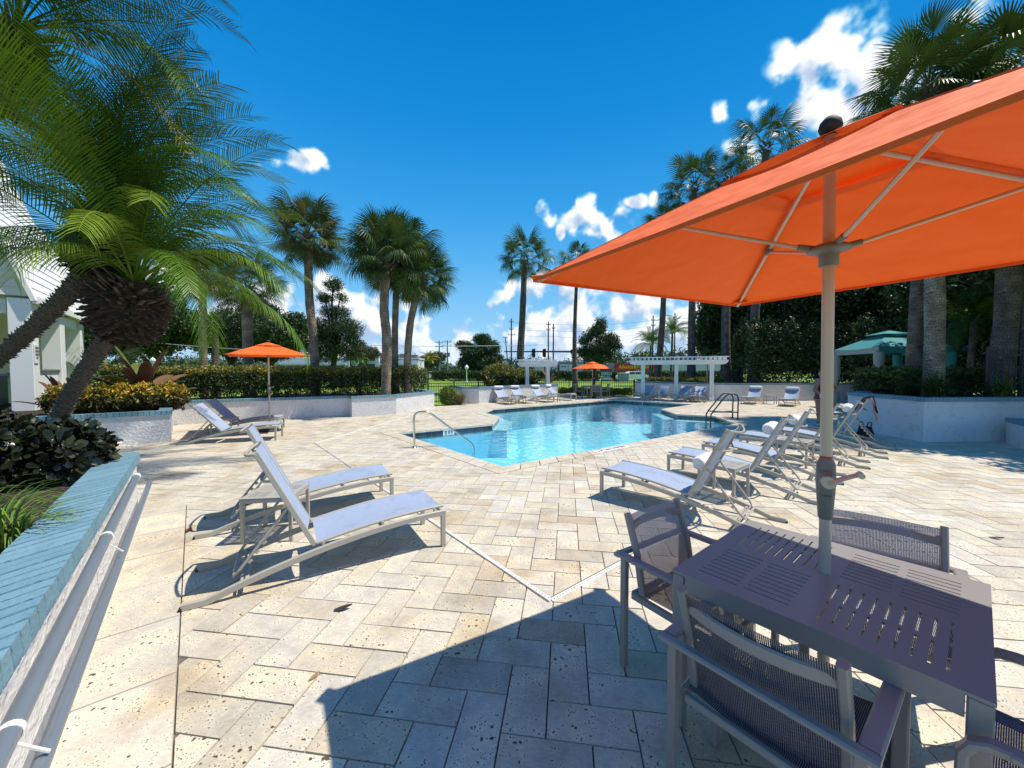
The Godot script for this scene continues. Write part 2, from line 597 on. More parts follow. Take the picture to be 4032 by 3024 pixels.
# ---------------------------------------------------------------- the sky: air and clouds by direction
func sky_image() -> Image:
	var w := 3072
	var h := 1536
	var im := Image.create(w, h, false, Image.FORMAT_RGB8)
	var els := [-90.0, 0.0, 4.0, 9.0, 15.0, 22.0, 32.0, 45.0, 90.0]
	var cols := [Color8(150, 150, 140), Color8(176, 201, 222), Color8(152, 197, 230), Color8(120, 184, 229), Color8(86, 167, 224), Color8(54, 148, 215), Color8(24, 129, 202), Color8(6, 113, 186), Color8(0, 95, 164)]
	for y in h:
		var el := 90.0 - (y + 0.5) / h * 180.0
		var c: Color = cols[0]
		if el > 0.0:
			for i in range(1, els.size() - 1):
				if el >= els[i] and el <= els[i + 1]:
					c = cols[i].lerp(cols[i + 1], (el - els[i]) / (els[i + 1] - els[i]))
		im.fill_rect(Rect2i(0, y, w, 1), c)
	var d := im.get_data()
	var env := PackedFloat32Array()
	env.resize(w * h / 2)
	env.fill(-1.0)
	# each cloud mass: bearing and height of its middle as tangents, its half width and half height, in thousandths
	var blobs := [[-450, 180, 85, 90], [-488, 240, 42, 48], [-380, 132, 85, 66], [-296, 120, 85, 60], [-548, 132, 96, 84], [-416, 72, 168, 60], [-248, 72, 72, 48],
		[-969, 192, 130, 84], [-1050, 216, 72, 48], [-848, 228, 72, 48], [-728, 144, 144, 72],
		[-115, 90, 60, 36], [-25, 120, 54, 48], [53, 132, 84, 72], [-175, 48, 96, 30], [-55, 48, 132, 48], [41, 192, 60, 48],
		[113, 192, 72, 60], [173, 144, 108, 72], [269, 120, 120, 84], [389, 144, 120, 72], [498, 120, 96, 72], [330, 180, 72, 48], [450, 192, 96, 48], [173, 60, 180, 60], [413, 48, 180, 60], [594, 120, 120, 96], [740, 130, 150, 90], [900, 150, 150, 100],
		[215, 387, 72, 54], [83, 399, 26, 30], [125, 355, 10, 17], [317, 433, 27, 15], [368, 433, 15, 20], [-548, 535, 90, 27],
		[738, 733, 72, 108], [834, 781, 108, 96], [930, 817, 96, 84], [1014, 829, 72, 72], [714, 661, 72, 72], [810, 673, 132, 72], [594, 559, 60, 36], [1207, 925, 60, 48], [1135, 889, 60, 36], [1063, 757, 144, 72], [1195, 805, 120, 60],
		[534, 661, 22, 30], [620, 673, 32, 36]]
	for b in blobs:
		var cx: float = b[0] / 1000.0
		var cy: float = b[1] / 1000.0
		var rx: float = b[2] / 1000.0 * 1.75
		var ry: float = b[3] / 1000.0 * 1.75
		var a0 := int(floor(atan(cx - rx) / TAU * w))
		var a1 := int(ceil(atan(cx + rx) / TAU * w))
		for ai in range(a0, a1 + 1):
			var az := (ai + 0.5) / w * TAU
			var tx := tan(az)
			var ca := cos(az)
			var y0 := clampi(int((0.5 - atan(maxf(cy + ry, 0.0) * ca) / PI) * h), 0, h / 2 - 1)
			var y1 := clampi(int((0.5 - atan(maxf(cy - ry, 0.0) * ca) / PI) * h), 0, h / 2 - 1)
			var dx := (tx - cx) / rx
			for y in range(y0, y1 + 1):
				var ty := tan((0.5 - (y + 0.5) / h) * PI) / ca
				var dy := (ty - cy) / ry
				var e := 1.0 - (dx * dx + dy * dy) * 2.0
				var k := y * w + posmod(ai, w)
				if e > env[k]:
					env[k] = e
	# low cumulus goes on round the horizon; unseen higher clouds added for whiter fill
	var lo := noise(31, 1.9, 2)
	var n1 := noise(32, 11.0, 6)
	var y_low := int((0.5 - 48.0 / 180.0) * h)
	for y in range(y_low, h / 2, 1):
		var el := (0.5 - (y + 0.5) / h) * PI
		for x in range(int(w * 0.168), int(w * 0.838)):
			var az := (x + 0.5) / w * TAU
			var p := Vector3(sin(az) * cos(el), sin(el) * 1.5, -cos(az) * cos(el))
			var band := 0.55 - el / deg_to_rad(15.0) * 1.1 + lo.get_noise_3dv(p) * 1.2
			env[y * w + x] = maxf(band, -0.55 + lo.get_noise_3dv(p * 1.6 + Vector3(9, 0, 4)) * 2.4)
	for y in h / 2:
		var el := (0.5 - (y + 0.5) / h) * PI
		var ce := cos(el)
		var se := sin(el)
		var haze := clampf(1.0 - el / deg_to_rad(13.0), 0.0, 1.0)
		for x in w:
			var e := env[y * w + x]
			if e < -0.95:
				continue
			var az := (x + 0.5) / w * TAU
			var p := Vector3(sin(az) * ce, se, -cos(az) * ce)
			var q := n1.get_noise_3dv(p)
			var den := (e - 0.16) * 0.8 + q * 1.7
			if den <= 0.0:
				continue
			var a := smoothstep(0.0, 0.62, den)
			a *= clampf(0.75 + e, 0.0, 1.0)
			var lit := n1.get_noise_3dv(p + Vector3(0.018, 0.026, 0.0))
			var s := clampf(0.70 + (q - lit) * 2.0 - den * 0.24 + (1.0 - haze) * 0.25, 0.0, 1.0)
			var cr := lerpf(0.62, 0.94, s)
			var cg := lerpf(0.71, 0.945, s)
			var cb := lerpf(0.83, 0.955, s)
			var hz := haze * haze * 0.45
			cr = lerpf(cr, 0.76, hz); cg = lerpf(cg, 0.86, hz); cb = lerpf(cb, 0.95, hz)
			var k := (y * w + x) * 3
			d[k] = int(lerpf(d[k], cr * 255.0, a)); d[k + 1] = int(lerpf(d[k + 1], cg * 255.0, a)); d[k + 2] = int(lerpf(d[k + 2], cb * 255.0, a))
	return Image.create_from_data(w, h, false, Image.FORMAT_RGB8, d)

func light_and_camera() -> void:
	var cam := Camera3D.new()
	cam.name = "camera"
	cam.fov = 89.86
	cam.near = 0.05
	cam.far = 900.0
	cam.position = Vector3(0, 1.6, 0)
	cam.rotation_degrees = Vector3(-2.03, 0, 0)
	add_child(cam)
	cam.current = true
	var env := Environment.new()
	env.background_mode = Environment.BG_SKY
	var sky := Sky.new()
	var ps := PanoramaSkyMaterial.new()
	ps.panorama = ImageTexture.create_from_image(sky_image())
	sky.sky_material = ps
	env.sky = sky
	env.background_energy_multiplier = 0.84
	env.tonemap_mode = Environment.TONE_MAPPER_LINEAR
	env.tonemap_exposure = 1.46
	env.sdfgi_enabled = true
	env.ssao_enabled = true
	env.ssil_enabled = true
	var we := WorldEnvironment.new()
	we.name = "surroundings"
	we.environment = env
	add_child(we)
	var sun := DirectionalLight3D.new()
	sun.name = "sun"
	sun.light_energy = 1.25
	sun.light_color = Color(1.0, 0.965, 0.905)
	sun.light_angular_distance = 0.5
	sun.shadow_enabled = true
	add_child(sun)
	sun.look_at_from_position(Vector3(1.05, 2.08, -0.17), Vector3.ZERO)

# ---------------------------------------------------------------- ground, deck, pool
var POOL := PackedVector2Array([Vector2(-0.16, -6.33), Vector2(6.75, -11.5), Vector2(7.1, -13.4), Vector2(6.05, -14.0), Vector2(6.2, -15.9), Vector2(8.6, -18.1), Vector2(5.55, -20.9), Vector2(-0.8, -15.95), Vector2(-1.07, -14.5), Vector2(-0.45, -13.3), Vector2(-0.6, -11.45), Vector2(-2.97, -9.8)])
var DECK := PackedVector2Array([Vector2(1.28, 2.35), Vector2(9, 2.5), Vector2(15, -2.0), Vector2(14.0, -8.75), Vector2(9.3, -8.65), Vector2(9.55, -10.7), Vector2(12.6, -12.95), Vector2(20.0, -13.0), Vector2(20.0, -20.7), Vector2(11.9, -20.0), Vector2(11.2, -20.2), Vector2(7.7, -23.9), Vector2(5.6, -23.6), Vector2(2.9, -23.6), Vector2(-1.5, -18.8), Vector2(-2.4, -18.7), Vector2(-3.4, -17.1), Vector2(-4.4, -14.2), Vector2(-5.6, -13.5), Vector2(-10.0, -11.35), Vector2(-7.9, -8.7), Vector2(-11.2, -6.1), Vector2(-15.0, -5.6), Vector2(-11.0, 1.2), Vector2(-4.13, -4.2)])
const WALL0 := Vector2(-1.9, -1.506)
const WALLD := Vector2(-0.637, -0.771)

func poly_inside(p: PackedVector2Array, poly: PackedVector2Array) -> int:
	var k := 0
	for q in p:
		if Geometry2D.is_point_in_polygon(q, poly):
			k += 1
	return k

func ground_and_deck() -> void:
	var g := struct("ground")
	var mb := MB.new()
	# one sheet to the horizon, with holes cut for the pool and the deck
	var big := PackedVector2Array([Vector2(-450, 120), Vector2(450, 120), Vector2(450, -450), Vector2(-450, -450)])
	var hole := Geometry2D.offset_polygon(POOL, 0.12, Geometry2D.JOIN_MITER)[0]
	# the hole joined to the rim by a slit
	var rim := PackedVector2Array([Vector2(-450, 120), Vector2(-450, -450), Vector2(450, -450), Vector2(450, 120)])
	var lp := Geometry2D.clip_polygons(rim, PackedVector2Array([Vector2(2, -12), Vector2(2, 130), Vector2(-460, 130), Vector2(-460, -12)]))
	for half in [PackedVector2Array([Vector2(2, 120), Vector2(450, 120), Vector2(450, -450), Vector2(2, -450)]), PackedVector2Array([Vector2(-450, 120), Vector2(2, 120), Vector2(2, -450), Vector2(-450, -450)])]:
		for piece in Geometry2D.clip_polygons(half, hole):
			var id := Geometry2D.triangulate_polygon(piece)
			for i in range(0, id.size(), 3):
				mb.tri_out(Vector3(piece[id[i]].x, -0.03, piece[id[i]].y), Vector3(piece[id[i + 1]].x, -0.03, piece[id[i + 1]].y), Vector3(piece[id[i + 2]].x, -0.03, piece[id[i + 2]].y), Vector3.UP)
	part("lawn", mb, M["lawn"], g)
	# the bed under the pavers, seen as the joints between them
	var deck := struct("pool_deck")
	var bed := MB.new()
	for half in [PackedVector2Array([Vector2(2, 20), Vector2(60, 20), Vector2(60, -60), Vector2(2, -60)]), PackedVector2Array([Vector2(-60, 20), Vector2(2, 20), Vector2(2, -60), Vector2(-60, -60)])]:
		for piece in Geometry2D.intersect_polygons(DECK, half):
			for q in Geometry2D.clip_polygons(piece, hole):
				var id := Geometry2D.triangulate_polygon(q)
				for i in range(0, id.size(), 3):
					bed.tri_out(Vector3(q[id[i]].x, -0.014, q[id[i]].y), Vector3(q[id[i + 1]].x, -0.014, q[id[i + 1]].y), Vector3(q[id[i + 2]].x, -0.014, q[id[i + 2]].y), Vector3.UP)
	part("sand_bed", bed, M["joint"], deck)
	# herringbone pavers, 0.4 by 0.2
	var ax := Vector2(cos(deg_to_rad(8.0)), sin(deg_to_rad(8.0)))
	var ay := Vector2(ax.y, -ax.x)
	var o := Vector2(-0.42, -1.90)
	var m := 0.2
	var coping := Geometry2D.offset_polygon(POOL, 0.31, Geometry2D.JOIN_MITER)[0]
	# the border course that runs along the near planter wall
	var wn := Vector2(-WALLD.y, WALLD.x)
	if wn.x < 0:
		wn = -wn
	var near := []
	var far := []
	for iy in range(-40, 140):
		for ix in range(-110, 130):
			var s := posmod(ix - iy, 4)
			if s != 0 and s != 3:
				continue
			var sx := 2.0 if s == 0 else 1.0
			var sy := 1.0 if s == 0 else 2.0
			var c := o + ax * ((ix + sx / 2) * m) + ay * ((iy + sy / 2) * m)
			if c.y > 1.4 or c.y < -24.0 or c.length() > 27.0:
				continue
			var j := 0.0020
			var p := PackedVector2Array()
			for w in [Vector2(j, j), Vector2(sx * m - j, j), Vector2(sx * m - j, sy * m - j), Vector2(j, sy * m - j)]:
				p.append(o + ax * (ix * m + w.x) + ay * (iy * m + w.y))
			var inside := poly_inside(p, DECK)
			if inside == 0:
				continue
			var bits := [p]
			if inside < 4:
				bits = Geometry2D.intersect_polygons(p, DECK)
			if poly_inside(p, coping) > 0 or Geometry2D.intersect_polygons(p, coping).size():
				var nb := []
				for q in bits:
					nb.append_array(Geometry2D.clip_polygons(q, coping))
				bits = nb
			# keep clear of the border course
			var dw := INF
			for q in p:
				dw = minf(dw, (q - WALL0).dot(wn))
			if dw < 0.41 and (c - WALL0).dot(WALLD) < 3.7:
				var a := WALL0 + wn * 0.405 - WALLD * 8.0
				var b := WALL0 + wn * 0.405 + WALLD * 3.6
				var strip := PackedVector2Array([a, b, b - wn * 2.0, a - wn * 2.0])
				var nb := []
				for q in bits:
					nb.append_array(Geometry2D.clip_polygons(q, strip))
				bits = nb
			for q in bits:
				if q.size() < 3:
					continue
				var area := 0.0
				for i in q.size():
					area += q[i].cross(q[(i + 1) % q.size()])
				if absf(area) * 0.5 < 0.002:
					continue
				var cc := Vector2.ZERO
				for w in q:
					cc += w / q.size()
				# size in the picture: what lies in view before the camera comes first
				var inview := cc.y < -0.9 and absf(cc.x) < -cc.y * 1.42
				near.append([cc.length() if inview else cc.length() + 60.0, q])
	# border course: pavers 0.61 long beside the wall
	for k in range(-5, 6):
		var a := WALL0 + WALLD * (k * 0.62 + 0.30)
		var b := WALL0 + WALLD * (k * 0.62 + 0.915)
		var q := PackedVector2Array([a + wn * 0.005, b + wn * 0.005, b + wn * 0.40, a + wn * 0.40])
		near.append([q[2].length() if q[2].y < -0.9 else 70.0, q])
	near.sort_custom(func(a, b): return a[0] < b[0])
	var groups := []
	for i in 12:
		groups.append(MB.new())
	for i in near.size():
		var q: PackedVector2Array = near[i][1]
		var cc := Vector2.ZERO
		for w in q:
			cc += w / q.size()
		var tone = [0, 1, 2, 3, 8, 9, 11, 0, 1, 3, 8, 9, 11, 2, 5, 4, 0, 9, 6, 4][R.randi() % 20]
		if R.randf() < 0.05:
			tone = [7, 10, 4, 6][R.randi() % 4]
		if i < 288:
			var t := MB.new()
			var loc := PackedVector2Array()
			for w in q:
				loc.append(w - cc)
			t.prism(loc, -0.016, 0.0, 0.0022)
			var pv := part("paver", t, M["paver_%d" % tone], deck)
			pv.position = Vector3(cc.x, rf(-0.0022, 0.0012), cc.y)
		else:
			var dy := rf(-0.0022, 0.0012)
			groups[tone].prism(q, -0.016, dy, 0.0022)
	var am := ArrayMesh.new()
	for i in 12:
		var s: ArrayMesh = groups[i].mesh()
		if s.get_surface_count():
			am.add_surface_from_arrays(Mesh.PRIMITIVE_TRIANGLES, s.surface_get_arrays(0))
			am.surface_set_material(am.get_surface_count() - 1, M["paver_%d" % i])
	var rest := MeshInstance3D.new()
	rest.name = "pavers"
	rest.mesh = am
	deck.add_child(rest, true)
	stuff(rest)

func pool() -> void:
	var p := struct("pool")
	var mb := MB.new()
	if true:
		var wide := Geometry2D.offset_polygon(POOL, 0.10, Geometry2D.JOIN_MITER)[0]
		var id := Geometry2D.triangulate_polygon(wide)
		for i in range(0, id.size(), 3):
			mb.tri_out(Vector3(wide[id[i]].x, -1.0, wide[id[i]].y), Vector3(wide[id[i + 1]].x, -1.0, wide[id[i + 1]].y), Vector3(wide[id[i + 2]].x, -1.0, wide[id[i + 2]].y), Vector3.UP)
		for i in POOL.size():
			var a := POOL[i]
			var b := POOL[(i + 1) % POOL.size()]
			var nn := Vector2(b.y - a.y, a.x - b.x).normalized()
			if not Geometry2D.is_point_in_polygon((a + b) / 2 + nn * 0.05, POOL):
				nn = -nn
			mb.quad_out(Vector3(a.x, -1.0, a.y), Vector3(b.x, -1.0, b.y), Vector3(b.x, -0.04, b.y), Vector3(a.x, -0.04, a.y), Vector3(nn.x, 0, nn.y))
	part("pool_shell", mb, M["plaster"], p)
	# steps along the near left side and a bench at the little corner
	var l0 := POOL[11]
	var a0 := POOL[0]
	var inn := Vector2(U.x, U.z)
	for k in 3:
		var st := MB.new()
		var w0 := 0.0
		var w1 := 0.45 + 0.34 * k
		var q := PackedVector2Array([a0 + inn * 0.012, l0 + inn * 0.012, l0 + inn * w1, a0 + inn * w1])
		st.prism(Geometry2D.intersect_polygons(q, POOL)[0], -1.0, -0.30 - 0.22 * k - 0.002)
		part("step", st, M["plaster_step"], p)
		st = MB.new()
		var e := PackedVector2Array([a0 + inn * (w1 - 0.05), l0 + inn * (w1 - 0.05), l0 + inn * (w1 - 0.02), a0 + inn * (w1 - 0.02)])
		st.prism(Geometry2D.intersect_polygons(e, POOL)[0], -0.33 - 0.22 * k, -0.296 - 0.22 * k)
		part("step_edge", st, M["tile_3"], p)
	var bench := MB.new()
	for q in [[POOL[10], POOL[9], POOL[9] + Vector2(0.45, -0.05), POOL[10] + Vector2(0.45, 0.05)], [POOL[9], POOL[8], POOL[8] + Vector2(0.55, -0.05), POOL[9] + Vector2(0.45, -0.06)], [POOL[4], POOL[3], POOL[3] + Vector2(-0.5, 0), POOL[4] + Vector2(-0.45, 0.1)], [POOL[3], POOL[2], POOL[2] + Vector2(0, 0.4), POOL[3] + Vector2(-0.3, 0.45)]]:
		for r in Geometry2D.intersect_polygons(PackedVector2Array(q), POOL):
			bench.prism(r, -1.0, -0.19)
	part("bench", bench, M["plaster_step"], p)
	# tiles at the waterline and coping stones above them
	var rest := []
	for i in 4:
		rest.append(MB.new())
	var stones := 0
	var outer := PackedVector2Array()
	var np := POOL.size()
	for i in np:
		var a := POOL[(i + np - 1) % np]
		var b := POOL[i]
		var c := POOL[(i + 1) % np]
		var n1 := Vector2(b.y - a.y, a.x - b.x).normalized()
		var n2 := Vector2(c.y - b.y, b.x - c.x).normalized()
		if Geometry2D.is_point_in_polygon((a + b) / 2 + n1 * 0.05, POOL):
			n1 = -n1
		if Geometry2D.is_point_in_polygon((c + b) / 2 + n2 * 0.05, POOL):
			n2 = -n2
		var mid := (n1 + n2).normalized()
		outer.append(b + mid * (0.304 / maxf(mid.dot(n1), 0.35)))
	for i in np:
		var a := POOL[i]
		var b := POOL[(i + 1) % np]
		var dd := (b - a)
		var ln := dd.length()
		dd /= ln
		var nn := Vector2(dd.y, -dd.x)
		if not Geometry2D.is_point_in_polygon((a + b) / 2 + nn * 0.05, POOL):
			nn = -nn
		var cnt := int(ln / 0.155)
		for k in cnt:
			var s0 := ln * k / cnt + 0.003
			var s1 := ln * (k + 1) / cnt - 0.003
			var q := [a + dd * s0, a + dd * s1]
			var white := (i == 10 and k >= cnt - 10 and k < cnt - 7 and false)
			var own := i == 10 or i == 9
			var t: MB = MB.new() if own else rest[R.randi() % 4]
			var mid: Vector2 = (q[0] + q[1]) / 2 + nn * 0.004
			var yaw := atan2(-dd.y, dd.x)
			t.cbox(Vector3(mid.x, -0.125, mid.y), Vector3(s1 - s0, 0.149, 0.014), 0.003, Basis(Vector3.UP, yaw))
			if own:
				part("tile", t, M["tile_%d" % (R.randi() % 4)], p)
		var cs := maxi(1, int(round(ln / 0.41)))
		for k in cs:
			var f0 := float(k) / cs + 0.003 / ln
			var f1 := float(k + 1) / cs - 0.003 / ln
			var oa := outer[i]
			var ob := outer[(i + 1) % np]
			var ia := a + nn * 0.03
			var ib := b + nn * 0.03
			var q := PackedVector2Array([ia.lerp(ib, f0), ia.lerp(ib, f1), oa.lerp(ob, f1), oa.lerp(ob, f0)])
			var t := MB.new()
			t.prism(q, -0.048, 0.002 + rf(-0.001, 0.001), 0.006, true)
			part("coping_stone", t, M["paver_%d" % [3, 4, 9, 3, 0, 11][R.randi() % 6]], p)
	for i in 4:
		stuff(part("tile_band", rest[i], M["tile_%d" % i], p))
	var gr := MB.new()
	for i in np:
		var a := POOL[i]
		var b := POOL[(i + 1) % np]
		var nn := Vector2(b.y - a.y, a.x - b.x).normalized()
		if not Geometry2D.is_point_in_polygon((a + b) / 2 + nn * 0.05, POOL):
			nn = -nn
		a += nn * 0.004; b += nn * 0.004
		gr.quad_out(Vector3(a.x, -0.215, a.y), Vector3(b.x, -0.215, b.y), Vector3(b.x, -0.045, b.y), Vector3(a.x, -0.045, a.y), Vector3(nn.x, 0, nn.y))
	part("grout", gr, M["grout"], p)
	# depth marks: a white tile in the side wall, and one laid in the edge of the deck
	var mk := MB.new()
	var dl := (POOL[11] - POOL[10]).normalized()
	var c3 := POOL[10] - dl * 0.0 + dl * 1.42
	var nl := Vector2(dl.y, -dl.x)
	if not Geometry2D.is_point_in_polygon(c3 + nl * 0.05, POOL):
		nl = -nl
	var b3 := Basis(Vector3(-dl.x, 0, -dl.y), Vector3.UP, Vector3(nl.x, 0, nl.y))
	if b3.determinant() < 0:
		b3 = Basis(Vector3(dl.x, 0, dl.y), Vector3.UP, Vector3(nl.x, 0, nl.y))
	mk.cbox(Vector3(c3.x, -0.122, c3.y) + b3.z * 0.012, Vector3(0.34, 0.15, 0.016), 0.003, b3)
	var mp := part("depth_tile", mk, M["white_plastic"], p, "white tile marked 3 FT")
	text("3 FT", 0.085, M["black_letter"], mp, Transform3D(b3, Vector3(c3.x, -0.118, c3.y) + b3.z * 0.016), "depth_lettering", "Droid Sans", true, 0.25)
	var db := Basis(U, -W, Vector3.UP)
	var dm := MB.new()
	var dc := Vector3(-0.16, 0, -6.33) + U * 2.62 - W * 0.20
	dm.box(dc + Vector3(0, 0.004, 0), Vector3(1.05, 0.15, 0.012), db)
	var dmp := part("depth_tile", dm, M["white_plastic"], p, "white deck tile with depth warning")
	text("3 FT NO DIVING", 0.075, M["black_letter"], dmp, Transform3D(Basis(U, W * 1.0, Vector3.UP), dc + Vector3(0, 0.003, 0)), "depth_lettering", "Droid Sans", true, 0.9)
	# the water
	var wt := struct("pool_water")
	var wm := MB.new()
	var id2 := Geometry2D.triangulate_polygon(POOL)
	for i in range(0, id2.size(), 3):
		wm.tri_out(Vector3(POOL[id2[i]].x, -0.14, POOL[id2[i]].y), Vector3(POOL[id2[i + 1]].x, -0.14, POOL[id2[i + 1]].y), Vector3(POOL[id2[i + 2]].x, -0.14, POOL[id2[i + 2]].y), Vector3.UP)
	part("water_surface", wm, M["water"], wt)

# ---------------------------------------------------------------- planters
func planter(label: String, pts: Array, h: float, brick: float, own: bool, coping_w := 0.38, soil := true, close_to := []) -> Node3D:
	var o := thing("planter_wall", label, "planter", Vector3.ZERO, 0.0, "white stucco planters with painted brick copings")
	var n := pts.size()
	# inside lies to the left of the way the points run
	var lay := func(off: float) -> Array:
		var r := []
		for i in n:
			var d1: Vector2 = (pts[i] - pts[i - 1]).normalized() if i > 0 else (pts[1] - pts[0]).normalized()
			var d2: Vector2 = (pts[i + 1] - pts[i]).normalized() if i < n - 1 else d1
			var n1 := Vector2(d1.y, -d1.x)
			var n2 := Vector2(d2.y, -d2.x)
			var md := (n1 + n2).normalized()
			r.append(pts[i] + md * off / maxf(md.dot(n1), 0.3))
		return r
	var wi: Array = lay.call(0.30)
	var mb := MB.new()
	var top := h - 0.085
	for i in n - 1:
		var a: Vector2 = pts[i]
		var b: Vector2 = pts[i + 1]
		var c: Vector2 = wi[i + 1]
		var d: Vector2 = wi[i]
		var out := Vector3(a.x - d.x, 0, a.y - d.y)
		mb.quad_out(Vector3(a.x, -0.05, a.y), Vector3(b.x, -0.05, b.y), Vector3(b.x, top, b.y), Vector3(a.x, top, a.y), out)
		mb.quad_out(Vector3(d.x, -0.05, d.y), Vector3(c.x, -0.05, c.y), Vector3(c.x, top, c.y), Vector3(d.x, top, d.y), -out)
		mb.quad_out(Vector3(a.x, top, a.y), Vector3(b.x, top, b.y), Vector3(c.x, top, c.y), Vector3(d.x, top, d.y), Vector3.UP)
	for i in [0, n - 1]:
		var a: Vector2 = pts[i]
		var d: Vector2 = wi[i]
		var q: Vector2 = pts[0] - pts[1] if i == 0 else pts[n - 1] - pts[n - 2]
		mb.quad_out(Vector3(a.x, -0.05, a.y), Vector3(d.x, -0.05, d.y), Vector3(d.x, top, d.y), Vector3(a.x, top, a.y), Vector3(q.x, 0, q.y))
	part("wall", mb, M["stucco"], o)
	var ci: Array = lay.call(coping_w - 0.03)
	var co: Array = lay.call(-0.03)
	var mortar := MB.new()
	var all := [MB.new(), MB.new(), MB.new()]
	for i in n - 1:
		var ln: float = pts[i].distance_to(pts[i + 1])
		var cnt := maxi(1, int(round(ln / brick)))
		for k in cnt:
			var f0 := float(k) / cnt + 0.0035 / ln
			var f1 := float(k + 1) / cnt - 0.0035 / ln
			var q := PackedVector2Array([co[i].lerp(co[i + 1], f0), co[i].lerp(co[i + 1], f1), ci[i].lerp(ci[i + 1], f1), ci[i].lerp(ci[i + 1], f0)])
			var tone := R.randi() % 3
			var t: MB = MB.new() if own else all[tone]
			t.prism(q, top, h + rf(-0.002, 0.002), 0.005, true)
			if own:
				part("coping_brick", t, M["coping_%d" % tone], o)
		var mq := PackedVector2Array([lay.call(-0.024)[i], lay.call(-0.024)[i + 1], lay.call(coping_w - 0.036)[i + 1], lay.call(coping_w - 0.036)[i]])
		mortar.prism(mq, top + 0.003, h - 0.006)
	part("mortar", mortar, M["mortar"], o)
	if not own:
		for k in 3:
			stuff(part("coping_bricks", all[k], M["coping_%d" % k], o))
	if soil:
		var poly := PackedVector2Array(wi)
		for q in close_to:
			poly.append(q)
		var sb := MB.new()
		var id := Geometry2D.triangulate_polygon(poly)
		for i in range(0, id.size(), 3):
			sb.tri_out(Vector3(poly[id[i]].x, h - 0.14, poly[id[i]].y), Vector3(poly[id[i + 1]].x, h - 0.14, poly[id[i + 1]].y), Vector3(poly[id[i + 2]].x, h - 0.14, poly[id[i + 2]].y), Vector3.UP)
		var so := struct("planting_soil")
		part("mulch", sb, M["mulch"], so)
	return o

# ---------------------------------------------------------------- furniture
func rail_y(s: float) -> float:
	return 0.335 * (1.0 - pow(clampf(s / 1.86, 0.0, 1.0), 2.0))

